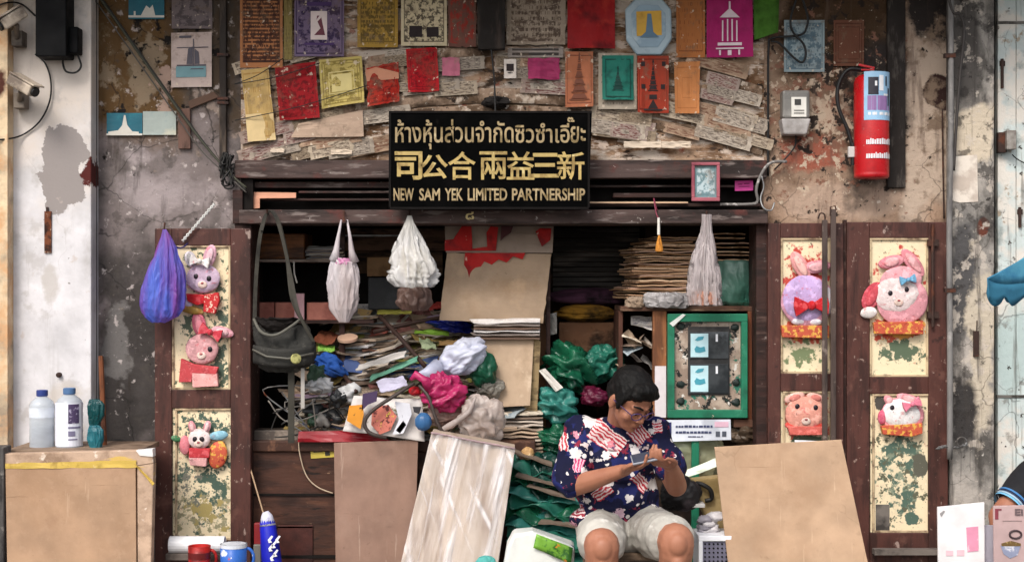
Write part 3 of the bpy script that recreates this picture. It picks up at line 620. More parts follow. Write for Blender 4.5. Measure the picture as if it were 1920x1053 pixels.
paper('flag', 'bright green sheet at the right end of the top row', 'flag', [(1412, -30), (1462, -30), (1458, 62), (1414, 76)], wm('green_paper', '3f6a1e', [('27440f', 6, .45, .62)], .85, .3, 30), group=G, seed=13)
paper('flag', 'long pale yellow flag at the far left of the second row', 'flag', [(452, 132), (503, 126), (517, 262), (467, 267)], [printed('fl1', 'c2a268', '9c7640', 8, .4, [(.05, .07)], None, 10), plain('pale_yellow_paper', 'ccb384', .85)], y=-.052, group=G, seed=14, decals=[(1, R4(.0, .62, 1, 1))], amp=.01)
paper('flag', 'square dark red flag second from left in the second row', 'flag', [(515, 127), (591, 115), (600, 221), (525, 226)], printed('rf1', '931a20', '5e1216', 0, .4, [(.05, .06)], 9, 101), y=-.054, group=G, seed=15, amp=.012)
paper('flag', 'yellow flag printed with a black frame, beside the square red flag', 'flag', [(598, 112), (678, 105), (684, 193), (603, 204)], [printed('fl2', 'bda964', '7a6a34', 0, .4, [(.05, .075), (.11, .13)], 6, 11), plain('light_yellow_paper', 'c4b47a', .85)], y=-.053, group=G, seed=16, decals=[(1, R4(.27, .34, .74, .7))] + ring(1, .2, .28, .8, .74, .02))
paper('flag', 'folded torn red flag with a pale flap', 'flag', [(687, 128), (747, 116), (749, 190), (690, 201)], [printed('rf2', 'a4261a', '5e120e', 0, .4, [(.05, .07)], 7, 102), plain('flap_paper', 'b07a60', .85), inkr], y=-.053, group=G, seed=17, decals=[(1, [(-.04, .05), (.3, .02), (1, .3), (1, .42), (0, .34)])], ragged=.01)
paper('flag', 'bright red rectangular flag with faint print, nearest the signboard on its left', 'flag', [(761, 92), (819, 89), (824, 171), (766, 174)], printed('rf3', 'ac1620', '6e0e16', 0, .4, [(.05, .07), (.11, .13)], 10, 103), y=-.053, group=G, seed=18)
paper('flag', 'salmon flag printed with a dark tiered spire', 'flag', rect(1060, 97, 1112, 201), [printed('fl3', 'ac6a4c', '5c2c22', 0, .4, [(.06, .08)], None, 12), inkb], y=-.053, group=G, seed=19, decals=pagoda(1))
paper('flag', 'teal green flag on a white backing sheet', 'flag', rect(1129, 104, 1188, 188), [wm('teal_flag', '1d6a5c', [('13483f', 8, .5, .62)], .8, .3, 30), plain('teal_ink', '103a34', .8)], y=-.056, group=G, seed=20, decals=pagoda(1, .5, .3, .8, .2) + ring(1, .1, .08, .9, .94, .02))
paper('flag', 'orange red flag with a black spire and corner marks', 'flag', rect(1195, 105, 1254, 212), [printed('fl4', '9c3a28', '581812', 0, .4, [(.05, .07)], None, 13), ink], y=-.056, group=G, seed=21,
      decals=pagoda(1, .5, .12, .62, .16) + [(1, R4(.12, .1, .24, .18)), (1, R4(.78, .1, .9, .18)), (1, R4(.12, .5, .25, .58)), (1, R4(.75, .5, .88, .58)), (1, R4(.38, .68, .62, .76)), (1, [(.5, .76), (.66, .92), (.34, .92)]), (1, R4(.2, .93, .8, .96))])
paper('flag', 'plain light orange flag at the right end of the second row', 'flag', [(1264, 117), (1313, 115), (1310, 214), (1266, 212)], printed('fl5', 'bb7a4a', '8f5630', 0, .4, [(.1, .115), (.3, .312)], None, 14), y=-.053, group=G, seed=22)
paper('printed_sheet', 'white backing sheet behind the teal flag', 'print', rect(1122, 100, 1194, 205), printed('bk1', 'a89c8c', '5c5048', 16, .4, None, None, 15), y=-.050, group=G, seed=23)
paper('flag', 'magenta strip with mottled edge, above the signboard on the right', 'flag', rect(990, 109, 1049, 149), [wm('magenta_strip', '962e58', [('8a3a58', 7, .5, .62)], .8, .3, 40)], y=-.052, group=G, seed=24, ragged=.008)
paper('printed_sheet', 'small white tag with a black square, right of the hanging wire', 'tag', rect(945, 111, 968, 147), [plain('white_tag', 'cfc4bb', .8), ink], y=-.053, group=G, seed=25, decals=[(1, R4(.2, .25, .8, .62)), (1, R4(.3, .7, .7, .74))])
paper('printed_sheet', 'small pink patch left of the hanging wire', 'print', rect(829, 108, 862, 142), wm('pink_scrap', 'b06478', [('8f7068', 8, .5, .6)], .85), y=-.052, group=G, seed=26, ragged=.006)
paper('printed_sheet', 'blank beige sheet left of the signboard under the red flag', 'print', [(560, 232), (680, 206), (682, 256), (545, 258)], printed('bl1', 'b59c88', '8a7460', 0, .3, None, None, 16), y=-.050, group=G, seed=27)
# torn strips of newspaper that crust the brick between the prints
GS = 'torn newsprint strips pasted on the brick'
pm = [printed('np%d' % i, p, k, r_, d, None, a, 20+i) for i, (p, k, r_, d, a) in enumerate([('a39688', '4c423c', 0, .6, 11), ('b0a08c', '4a3c34', 0, .5, 7), ('94836f', '3f332b', 0, .6, 14), ('aa8f78', '6a4436', 0, .5, 5), ('b5a899', '5a5048', 0, .55, 9), ('9c8a80', '5c2a2a', 0, .4, 8)])]
def scrap(x, y, w_, h_, a, i):
    c, s = math.cos(a), math.sin(a)
    q = [(x + dx*c - dy*s, y + dx*s + dy*c) for dx, dy in ((-w_/2, -h_/2), (w_/2, -h_/2), (w_/2, h_/2), (-w_/2, h_/2))]
    paper('newsprint_strip', 'torn strip of faded newsprint pasted between the prints', 'newsprint', q, pm[i % 6], y=-.0235 - .0009*(i % 7), group=GS, seed=i, ragged=.012, amp=.004, nu=9, nv=5)
k = 0
for (x0, x1, y0, y1, n, slope) in [(540, 680, 88, 118, 3, -.16), (470, 740, 205, 270, 9, -.2), (700, 900, 92, 175, 10, -.08), (935, 1060, 100, 185, 8, .03), (1110, 1430, 205, 262, 15, .14), (1315, 1435, 115, 235, 9, .19), (460, 730, 262, 296, 7, 0), (445, 520, 90, 125, 2, 0)]:
    for _ in range(n):
        xs_ = rnd.uniform(x0+20, x1-20); ys_ = rnd.uniform(y0+5, y1-5); scrap(xs_, ys_, rnd.uniform(45, 120), rnd.uniform(15, 30), 156*(xs_-938)/250000 + rnd.gauss(0, .02), k); k += 1
for x, y, w_, h_, a in ((1205, 271, 70, 12, .02), (1268, 271, 54, 12, .03), (520, 282, 26, 8, .05), (640, 285, 40, 9, .02)):
    paper('newsprint_strip', 'torn strip of faded newsprint pasted between the prints', 'newsprint', rect(x-w_/2, y-h_/2, x+w_/2, y+h_/2), plain('bare_paper', 'c4b3a0', .85), y=-.049, group=GS, seed=k, ragged=.006); k += 1
# octagonal plate
pl = thing('octagonal_plate', 'pale blue octagonal plate with a yellow picture of a blue tower', 'plate', G)
oc = [(1192, -4), (1240, -4), (1259, 18), (1260, 74), (1240, 103), (1194, 103), (1174, 76), (1172, 18)]
put(MB().prism(oc, -.05, .018), 'plate_body', wm('plate_glaze', '93a6b0', [('7f929e', 5, .5, .65), ('b5c2c8', 20, .6, .7)], .35, .1, 20, spec=.5), pl, bevel=.008)
i8 = [((x-1216)*.74+1216, (y-49)*.74+49) for x, y in oc]
put(MB().prism(i8, -.0525, .004), 'plate_well', wm('plate_well', '8299a8', [('a7b4ba', 8, .5, .65)], .35, .1), pl, bevel=.002)
put(MB().prism([(1193, 22), (1240, 20), (1241, 66), (1194, 68)], -.055, .003), 'picture', wm('plate_yellow', 'c79a34', [('a87c24', 8, .5, .6)], .5), pl)
put(MB().prism([(1214, 26), (1221, 26), (1225, 60), (1236, 70), (1200, 70), (1211, 60)], -.057, .003), 'tower', plain('plate_blue', '4f6d84', .5), pl)

# left wall papers
GL = 'postcards and prints on the left wall'
tealm = wm('teal_print', '1e5f70', [('2f7f8a', 6, .5, .65)], .6, .05); whm = plain('print_white', 'c9c4ba', .7)
paper('postcard', 'teal postcard with pale city towers at the top of the left wall', 'postcard', rect(241, -30, 308, 36), [tealm, whm], y=-.008, group=GL, decals=[(1, R4(.0, .9, 1, .96)), (1, [(.35, .9), (.5, .62), (.6, .7), (.68, .6), (.75, .9)]), (1, R4(.15, .78, .2, .9))], amp=.002)
paper('postcard', 'teal postcard with a white pointed pagoda', 'postcard', rect(200, 212, 267, 254), [tealm, whm], y=-.008, group=GL, decals=[(1, [(.49, .1), (.53, .1), (.58, .55), (.75, .88), (.27, .88), (.44, .55)]), (1, R4(.0, .92, 1, 1)), (1, [(.05, .84), (.3, .78), (.9, .84), (.9, .92), (.05, .92)])], amp=.002)
paper('postcard', 'pale cloudy postcard right of the pagoda postcard', 'postcard', rect(268, 209, 330, 253), wm('cloud_print', '9fa8a2', [('7f8f90', 5, .5, .62), ('c0bca8', 7, .54, .66)], .6, .05), y=-.008, group=GL, amp=.002)
paper('printed_sheet', 'white sheet printed with a sailing ship on blue water', 'print', [(321, 62), (397, 60), (397, 163), (321, 164)], [printed('ship', 'c6b2aa', '8a7a78', 6, .3, None, None, 40), plain('ship_ink', '56525a', .8), plain('sea_ink', '6d9096', .8)], y=-.012, group=GL,
      decals=[(2, R4(.12, .62, .86, .82)), (1, R4(.54, .12, .565, .62)), (1, R4(.14, .59, .86, .615)), (1, R4(.14, .27, .92, .285)), (1, [(.42, .3), (.53, .26), (.53, .58), (.38, .58)]), (1, [(.58, .3), (.68, .36), (.7, .58), (.58, .58)]), (1, R4(.3, .66, .8, .68)), (1, R4(.2, .06, .5, .1))], amp=.003)
paper('printed_sheet', 'grey stained sheet above the sailing ship print', 'print', rect(322, -30, 398, 54), printed('grs', '75696a', '4c4446', 0, .4, None, 4, 41), y=-.008, group=GL, amp=.003)
put(MB().prism([(334, 205), (356, 203), (357, 279), (334, 279)], -.02, .018), 'wood_batten', wm('slat_wood', '6b5046', [('46332b', 5, .5, .62, {'k': (4, 4, 1)})], .8), label='short upright wooden batten under the cable on the left wall', cat='batten', bevel=.003)
put(MB().prism([(352, 190), (400, 172), (412, 182), (356, 204)], -.016, .012), 'wood_batten', wm('slat_wood_b', '5a4438', [('3b2c25', 5, .5, .62)], .8), label='slanting brown batten just below the ship print', cat='batten', bevel=.003)
# right wall papers
GR = 'prints on the right wall'
paper('printed_sheet', 'pale blue printed sheet behind the looped black cable', 'print', rect(1470, 38, 1546, 135), printed('rb', '8f9ea2', '4f6470', 14, .45, [(.05, .07)], 5, 50), y=-.012, group=GR, amp=.004)
paper('printed_sheet', 'faded brown framed sheet above the fire extinguisher', 'print', rect(1563, 38, 1620, 124), printed('rbr', '6e4636', '472a20', 8, .3, [(.06, .09), (.14, .16)], None, 51), y=-.012, group=GR, amp=.004)

# framed picture and pink tag on the lintel
fp = thing('framed_picture', 'small pink framed picture on the lintel', 'picture')
mb = MB()
for q in ((1297, 304, 1350, 310), (1297, 370, 1350, 377), (1297, 310, 1303, 370), (1344, 310, 1350, 370)): mb.bp(*q, -.12, .02)
put(mb, 'frame', wm('pink_frame', '9d5660', [('7d3c48', 8, .5, .62)], .5), fp, bevel=.003)
put(MB().sheet([P(1302, 309, -.107), P(1345, 309, -.107), P(1345, 371, -.107), P(1302, 371, -.107)], 1, 1, 0), 'print', printed('fpic', 'b7c8cc', '5d7a80', 0, .4, [(.0, .12)], 4, 60), fp)
put(MB().bp(1304, 311, 1343, 369, -.1, .006), 'backing', M_brown2, fp)
pt = MB().sheet([P(1378, 339, .005), P(1412, 338, .005), P(1412, 357, .005), P(1378, 358, .005)], 3, 3, .003, 5, 2, 0, [(1, R4(.15, .3, .4, .4)), (1, R4(.2, .55, .8, .62)), (1, R4(.5, .25, .8, .35))])
put(pt, 'pink_tag', [plain('neon_pink_paper', 'd64a9c', .7), plain('tag_ink', '8a2a60', .8)], None, 'bright pink paper tag in the dark slot over the doorway', 'tag', solid=.001)
put(MB().sheet([P(474, 360, .0), P(555, 361, .0), P(555, 371, -.01), P(474, 372, -.01)], 6, 2, .004, 5, 3).sheet([P(474, 371, -.01), P(487, 371, -.01), P(487, 390, -.012), P(474, 391, -.012)], 2, 3, .002, 5, 3), 'paper_strip', plain('peach_paper', 'c08a70', .8), None, 'peach paper strip lying in the slot left of the signboard', 'paper', solid=.002)

# ---------------------------------------------------------------- fire extinguisher, meter, cameras, wires
ex = thing('fire_extinguisher', 'red fire extinguisher hung on the right wall', 'fire extinguisher')
M_red = wm('red_enamel', 'b4141b', [('8c0f16', 5, .52, .68), ('7a3a30', 16, .6, .7, {'a': .5}), ('d8b0a0', 60, .67, .7, {'a': .5}), ('e0504a', 50, .69, .72, {'a': .5})], .3, .05, 30, spec=.5)
c = P(1634, 335, -.10); hh = L(196, -.1); rr = L(32.5, -.1)
put(MB().lathe([(0, 0), (rr*.9, 0), (rr, .008), (rr, .02), (rr*.985, .024), (rr, .03), (rr, hh-.04), (rr*.93, hh-.02), (rr*.7, hh-.006), (rr*.35, hh), (0, hh)], c, 32), 'cylinder', M_red, ex, smooth=True)
def wrap(z0, z1, a0, a1, mats, decals=()):
    mb = MB(); n = 14
    def at(u, v): t = R(-90) + a0 + (a1-a0)*u; return c + Vector((math.cos(t)*(rr+.0012), math.sin(t)*(rr+.0012), z1+(z0-z1)*v))
    for i in range(n): mb.add([at(i/n, 0), at((i+1)/n, 0), at((i+1)/n, 1), at(i/n, 1)], [(3, 2, 1, 0)], 0, [[(i/n, 0), ((i+1)/n, 0), ((i+1)/n, 1), (i/n, 1)]])
    for m_, u0, v0, u1, v1 in decals:
        n2 = 4
        def at2(u, v): t = R(-90) + a0 + (a1-a0)*u; return c + Vector((math.cos(t)*(rr+.0024), math.sin(t)*(rr+.0024), z1+(z0-z1)*v))
        for i in range(n2):
            ua = u0+(u1-u0)*i/n2; ub = u0+(u1-u0)*(i+1)/n2; mb.add([at2(ua, v0), at2(ub, v0), at2(ub, v1), at2(ua, v1)], [(3, 2, 1, 0)], m_)
    return mb
wl = [plain('label_blue', '8fb4d2', .4), plain('label_white', 'd8d8dc', .4), plain('label_black', '252330', .4), plain('label_purple', '8a6a9a', .4)]
zt2 = lambda py: L(335-py, -.1)
put(wrap(zt2(228), zt2(138), R(-38), R(80), wl, [(2, .12, .12, .4, .48), (1, .42, .08, .55, .4), (3, .1, .5, .8, .8), (1, .12, .84, .85, .9), (2, .62, .1, .68, .3), (2, .72, .34, .8, .7), (1, .3, .2, .36, .3), (1, .56, .46, .75, .5)]), 'instruction_label', wl, ex)
for py, s_ in ((273, .055), (299, .06)):
    dz = []; u = .0
    rr_ = random.Random(py)
    while u < .95:
        ww = rr_.uniform(.05, .1); dz.append((1, u, rr_.choice((.0, .1, .25)), u + ww*.75, 1)); u += ww
        if rr_.random() < .12: u += .05
    put(wrap(zt2(py), zt2(py-11), R(-30), R(70), [M_red, wl[1]], dz), 'stencilled_line', [M_red, wl[1]], ex)
cut = c + Vector((0, 0, hh))
mb = MB().lathe([(0, -.005), (.018, -.005), (.018, .012), (.011, .016), (.011, .03), (0, .03)], cut, 14); put(mb, 'valve', M_steel, ex, smooth=False)
mb = MB().box(cut + Vector((-.025, -.004, .034)), (.075, .018, .010), (0, R(12), 0)).box(cut + Vector((-.02, -.004, .018)), (.06, .018, .008)); put(mb, 'lever', M_red, ex, bevel=.002)
wire('hose', '', '', [cut + Vector((-.012, 0, .01)), P(1592, 130, -.1), P(1572, 160, -.09), P(1572, 200, -.09), P(1590, 245, -.09), P(1598, 275, -.09)], .009, M_black, parent=ex, n=8)
put(MB().tube([P(1599, 268, -.09), P(1599, 310, -.09)], [.013, .010], 10), 'hose_nozzle', M_black, ex)
put(MB().box(P(1596, 285, -.095), (.03, .02, .05)), 'hose_clip', M_greyw, ex, bevel=.003)
put(MB().bp(1612, 150, 1656, 158, -.055, .055), 'wall_bracket', M_iron, ex)
put(MB().bp(1664, -180, 1698, 352, -.02, .03), 'wall_batten', wm('black_batten', '221c19', [('46403b', 9, .54, .66, {'k': (4, 4, 1)})], .8, .3), label='dark vertical timber batten right of the fire extinguisher', cat='batten', bevel=.003)
mt = thing('electricity_meter', 'grey electricity meter box with a white dial label', 'meter')
put(MB().bp(1467, 169, 1519, 222, -.075, .075), 'meter_cover', wm('meter_glass', '6f6c68', [('8e8a85', 6, .5, .64)], .35, .1, spec=.5), mt, bevel=.012)
put(MB().prism([(1465, 222), (1521, 222), (1513, 252), (1470, 252)], -.085, .085), 'terminal_cover', wm('meter_grey', 'a7a2a0', [('857f7b', 6, .5, .65)], .5), mt, bevel=.008)
put(MB().bp(1484, 182, 1512, 219, -.079, .006), 'dial_label', plain('dial_white', 'dcd8d0', .5), mt)
put(MB().bp(1490, 186, 1502, 197, -.081, .003), 'dial_window', plain('dial_dark', '3a3836', .4), mt)
put(MB().bp(1489, 206, 1508, 208, -.081, .003).bp(1489, 211, 1508, 213, -.081, .003), 'dial_lines', plain('dial_grey', '77736e', .4), mt)
def camera_thing(lbl, a, b, r, br):
    t = thing('security_camera', lbl, 'camera', 'security cameras on the white pillar')
    A, B = Vector(a), Vector(b); d = (B-A).normalized(); M = d.to_track_quat('Y', 'Z').to_matrix(); ln = (B-A).length
    m_ = wm('camera_housing', 'a89a8a', [('6b5f55', 6, .5, .62), ('c9bdac', 14, .6, .7)], .5, .15)
    put(MB().box((A+B)/2, (r*2, ln, r*1.7), M), 'body', m_, t, bevel=.008)
    put(MB().box((A+B)/2 + M @ Vector((0, .012, r*1.05)), (r*2.3, ln*1.08, .008), M), 'sun_shield', m_, t, bevel=.003)
    put(MB().tube([B, B + d*.012], r*.72, 14), 'lens', M_black, t)
    put(MB().tube([(A+B)/2 - M @ Vector((0, 0, r)), Vector(br) + Vector((0, -.03, 0))], .012, 8).box(Vector(br), (.05, .07, .07)), 'bracket', wm('camera_bracket', '6d6257', [('423a34', 6, .5, .62)], .6), t, bevel=.003)
camera_thing('beige bullet security camera on the white pillar, pointing down right', P(22, 148, -.24), P(64, 172, -.30), .030, P(40, 190, -.155))
camera_thing('dirty bullet security camera in the top left corner, above the other', P(44, 22, -.24), P(2, 48, -.30), .032, P(36, 74, -.155))
bx = thing('junction_box', 'black box high on the white pillar with looped cable', 'box')
put(MB().bp(66, -120, 124, 106, -.25, .13), 'box_body', plain('black_plastic', '09090b', .7, .15, var=.3), bx, bevel=.006)
put(MB().bp(124, 50, 146, 100, -.2, .08), 'cable_gland', plain('black_plastic', '16161a', .5), bx, bevel=.006)
wire('cable_loop', '', '', [P(120, 100, -.2), P(118, 118, -.17), P(124, 134, -.17), P(142, 136, -.17), P(152, 124, -.17), P(146, 104, -.18)], .005, M_black, parent=bx)
wire('cable', 'thin black cable arcing down the white pillar to the left edge', 'cable', [P(66, 102, -.135), P(84, 118, -.135), P(95, 150, -.135), P(93, 190, -.135), P(74, 228, -.135), P(40, 254, -.135), P(0, 262, -.21), P(-40, 262, -.215)], .004, M_black)
wire('cable', 'short black cable at the top left corner behind the camera', 'cable', [P(-20, 20, -.21), P(10, 6, -.21), P(40, 8, -.14), P(66, 30, -.14)], .004, M_black)
GC = 'cables slanting down the left wall'
for i, (dx, dy) in enumerate(((0, 0), (7, 5), (-5, 9))):
    wire('cable', ['olive main cable slanting down from the top left to the lintel corner', 'second dark cable running along the olive main cable', 'thin third cable below the olive main cable'][i], 'cable',
         [P(175+dx, -20+dy, -.05), P(250+dx, 86+dy, -.05), P(330+dx, 200+dy, -.045), P(384+dx, 272+dy*1.3, -.05), P(432+dx*.5, 326+dy*.6, -.06), P(462, 352+dy, -.065)], [.0055, .0045, .0035][i], plain(['olive_cable', 'dark_cable', 'grey_cable'][i], ['3a3a2c', '1d1b19', '4a4540'][i], .6), GC)
mb = MB()
for i in range(7):
    a = [P(rnd.uniform(412, 440), rnd.uniform(285, 350), rnd.uniform(-.08, -.03)) for _ in range(6)]
    mb.tube(smoothpts(a, 5), .0045, 5)
put(mb, 'cable_knot', plain('cable_knot_black', '181614', .6), None, 'tangled knot of black wires at the upper left corner of the doorway', 'cable', GC, smooth=True)
cd = thing('conduit', 'dark vertical conduit left of the pasted prints', 'conduit')
put(MB().bp(411, -180, 424, 300, -.03, .03), 'conduit_pipe', wm('conduit_dark', '2c241f', [('54473c', 7, .52, .66, {'k': (3, 3, .6)})], .7), cd, bevel=.004)
for y0 in (100, 182, 190): put(MB().bp(407, y0, 428, y0+5, -.036, .03), 'conduit_clip', M_iron, cd)
wire('cable', 'black cable looping in front of the pale blue sheet on the right wall', 'cable', [P(1440, 330, -.02), P(1440, 200, -.02), P(1441, 90, -.025), P(1448, 72, -.03), P(1500, 66, -.04), P(1512, 52, -.05), P(1514, 30, -.05), P(1500, -10, -.05), P(1490, 8, -.05), P(1482, 40, -.05), P(1488, 62, -.05), P(1506, 82, -.05), P(1511, 102, -.05), P(1504, 117, -.05), P(1488, 108, -.05), P(1462, 82, -.04), P(1446, 78, -.03)], .0055, M_black, n=7)
wire('cable', 'grey flexible conduit curling at the upper right corner of the doorway', 'cable', [P(1350, 383, -.05), P(1400, 383, -.06), P(1420, 378, -.07), P(1418, 355, -.08), P(1428, 325, -.08), P(1446, 305, -.06), P(1475, 303, -.04)], .007, wm('grey_flex', '6f6b68', [('b0aaa6', 30, .55, .6)], .6), n=8)
wire('cable', 'thin cable dropping from the curled conduit to the lintel', 'cable', [P(1428, 330, -.085), P(1432, 350, -.085), P(1426, 372, -.085), P(1432, 390, -.1), P(1446, 394, -.1), P(1452, 380, -.09)], .004, M_steel)
wire('cable', 'black cable running down from the fire extinguisher side to the meter', 'cable', [P(1492, 252, -.03), P(1490, 275, -.03), P(1470, 300, -.03), P(1452, 318, -.03)], .004, M_black)
wire('pipe', 'long grey vertical conduit pipe between the right doors and the pilaster', 'pipe', [P(1781, -180, -.15), P(1783, 200, -.15), P(1780, 420, -.15), P(1781, 640, -.15), P(1781, 860, -.15)], L(5.5, -.15), wm('grey_pvc', '787573', [('4f4c4a', 5, .5, .65, {'k': (3, 3, .6)}), ('a09c98', 9, .58, .7)], .5), n=10)
wire('cable', 'black cable bending over the grey pilaster at the top right', 'cable', [P(1772, -60, -.16), P(1784, 18, -.16), P(1800, 28, -.16), P(1808, 60, -.16), P(1800, 140, -.15), P(1794, 220, -.15), P(1788, 320, -.15)], .007, plain('faded_black_cable', '35302e', .6), n=8)
GP = wire('cable', 'thin cable hanging down the beige strip left of the conduit pipe', 'cable', [P(1767, 205, -.02), P(1768, 300, -.02), P(1770, 410, -.02)], .004, M_iron)
for y0, lb_ in ((100, 'upper'), (540, 'lower')):
    put(MB().bp(1772, y0, 1792, y0+8, -.165, .03), 'pipe_clip', M_iron, None, f'{lb_} rusty clip on the grey conduit pipe', 'clip')
wb = thing('wall_box', 'small rusty steel box on the teal boards', 'box')
put(MB().bp(1888, 244, 1906, 280, -.10, .06), 'box_body', wm('box_steel', '8f8a84', [('5a4f48', 6, .5, .62)], .6), wb, bevel=.004)
put(MB().bp(1872, 248, 1888, 286, -.075, .035), 'box_bracket', M_iron, wb, bevel=.003)
wire('wire', '', '', [P(1898, 290, -.06), P(1910, 300, -.06), P(1940, 315, -.06)], .003, M_black, parent=wb)
for y0, y1, x, lb_ in ((388, 426, 1913, 'rusty hasp on the teal boards below the steel box'), (110, 165, 1880, 'rusty hook bar on the upper teal boards')):
    put(MB().bp(x-2.5, y0, x+2.5, y1, -.055, .014).bp(x-5, y0+4, x+5, y0+14, -.05, .01), 'hasp', M_iron, None, lb_, 'hasp', bevel=.002)
put(MB().bp(1826, 620, 1836, 668, -.115, .014).tube([P(1831, 622, -.11), P(1832, 600, -.105)], .003, 6), 'keyhole_plate', M_iron, None, 'rusty keyhole plate low on the grey pilaster', 'plate', bevel=.002)
# door hooks on the right leaf: two long bars
for i, (x, y0, y1) in enumerate(((1547, 412, 1010), (1563, 392, 1010))):
    t = thing('iron_bar', ['shorter long iron bar in front of the right doors, left of the pair', 'taller long iron bar in front of the right doors, right of the pair'][i], 'bar', 'iron bars leaning on the right doors')
    put(MB().bp(x-5, y0, x+5, y1, -.125 - .004*i, .016), 'shaft', wm('bar_iron', '4a3d38', [('2b2320', 5, .5, .62, {'k': (3, 3, .5)}), ('85776e', 14, .6, .7)], .55, .2), t, bevel=.003)
    if i == 0: wire('hook', '', '', [P(1547, 414, -.12), P(1546, 402, -.12), P(1538, 400, -.12), P(1534, 410, -.12)], .004, M_iron, parent=t)
    else: put(MB().tube([P(1557, 405, -.13), P(1557, 388, -.13), P(1566, 386, -.13), P(1568, 394, -.13)], .004, 6), 'hook', M_iron, t)
lk = thing('chain_lock', 'small chain and ring fastening the right door leaf to the pilaster', 'chain')
pts = smoothpts([P(1758, 840, -.13), P(1775, 836, -.15), P(1795, 838, -.15), P(1812, 832, -.12)], 6)
for i in range(len(pts)-1):
    a, b = pts[i], pts[i+1]; d = (b-a).normalized(); m_ = MB(); up_ = Vector((0, 0, 1)) if i % 2 else Vector((0, 1, 0))
    m_.tube([(a+b)/2 + d*.011*math.cos(t) + up_*.006*math.sin(t) for t in [2*math.pi*q/10 for q in range(11)]], .0022, 5); put(m_, 'chain_link', M_steel, lk, smooth=True)
put(MB().tube([P(1803, 828, -.13) + Vector((.022*math.cos(t), 0, .022*math.sin(t))) for t in [2*math.pi*q/16 for q in range(17)]], .004, 6), 'ring', M_steel, lk, smooth=True)
# strings of the left flags
for i, (a, b) in enumerate((((440, 158), (600, 118)), ((440, 226), (690, 160)), ((440, 158), (530, 110)))):
    wire('string', ['upper black string across the left flags', 'lower black string across the left flags', 'short black string above the pale yellow flag'][i], 'string', [P(a[0], a[1], -.066), P((a[0]+b[0])/2, (a[1]+b[1])/2+6, -.069), P(b[0], b[1], -.066)], .0022, M_black, 'strings across the flags', n=5)
# ---------------------------------------------------------------- what stands inside the doorway
def panelq(name, q, y, th, mat, label, cat, group=None, bevel=.002, rough_=0, tilt=0, parent=None):
    mb = MB().prism(q, y, th)
    if tilt:
        z0 = min(v.z for v in mb.v); z1 = max(v.z for v in mb.v)
        for v in mb.v: v.y += tilt * (v.z - z0)
    return put(mb, name, mat, parent, label if not parent else None, cat if not parent else None, group, bevel=bevel)
def C(name, hexc, **k): return plain(name, hexc, **k)
# counter chest
ch = thing('wooden_chest', 'old brown wooden counter chest under the newspaper heap', 'chest')
M_chest = wm('chest_wood', '43281d', [('2a1710', 3, .45, .6, {'k': (1, 4, 4)}), ('63402e', 9, .54, .66, {'k': (.6, 2, 2), 'a': .5}), ('1c100b', 14, .62, .68, {'k': (.4, 1.5, 1.5)}), ('9a7a62', 34, .67, .71, {'k': (.4, 1, 1), 'a': .6})], .6, .3, 16, bk=(.5, 3, 3))
put(MB().bp(470, 846, 1000, 1106, .02, .48), 'body', M_chest, ch, bevel=.006)
put(MB().bp(468, 826, 1004, 846, -.0, .52), 'top', wm('chest_top', '3c241a', [('6b4a38', 12, .54, .64)], .6), ch, bevel=.005)
put(MB().bp(474, 925, 628, 929, .012, .02).bp(474, 986, 586, 989, .012, .02), 'drawer_seam', M_dark, ch)
put(MB().bp(520, 984, 587, 1060, .012, .02), 'drawer_front', wm('drawer_wood', '43201a', [('2a120e', 4, .48, .62)], .6), ch, bevel=.004)
put(MB().bp(470, 1040, 630, 1046, .01, .02), 'plinth_line', M_dark, ch)
stk = MB().sheet([P(582, 840, .016), P(627, 838, .016), P(628, 856, .016), P(583, 859, .016)], 2, 2, .001, 5, 1, 0, [(1, R4(.6, .2, .8, .8)), (1, R4(.12, .3, .5, .42))])
put(stk, 'sticker', [C('yellow_sticker', 'c4ae4a'), C('sticker_ink', '2a2620')], None, 'yellow sticker on the front of the wooden chest', 'sticker')
put(MB().sheet([P(560, 808, -.02), P(705, 806, -.02), P(735, 828, -.03), P(558, 828, -.03)], 8, 3, .012, 5, 4), 'red_tray', wm('red_plastic', '8e1420', [('5e0c14', 6, .5, .65)], .4, .1), None, 'dark red plastic tray edge under the paper heap', 'tray', solid=.012)
wire('string', 'pale string looping down the front of the wooden chest', 'string', [P(560, 820, -.02), P(562, 850, 0), P(574, 890, .0), P(595, 912, .0), P(624, 924, .0)], .003, C('pale_string', 'b9a48c'))
wire('stick', 'thin pale stick leaning in the lower left corner of the doorway', 'stick', [P(470, 880, -.06), P(497, 972, -.14)], .004, C('stick_wood', 'a08468'))

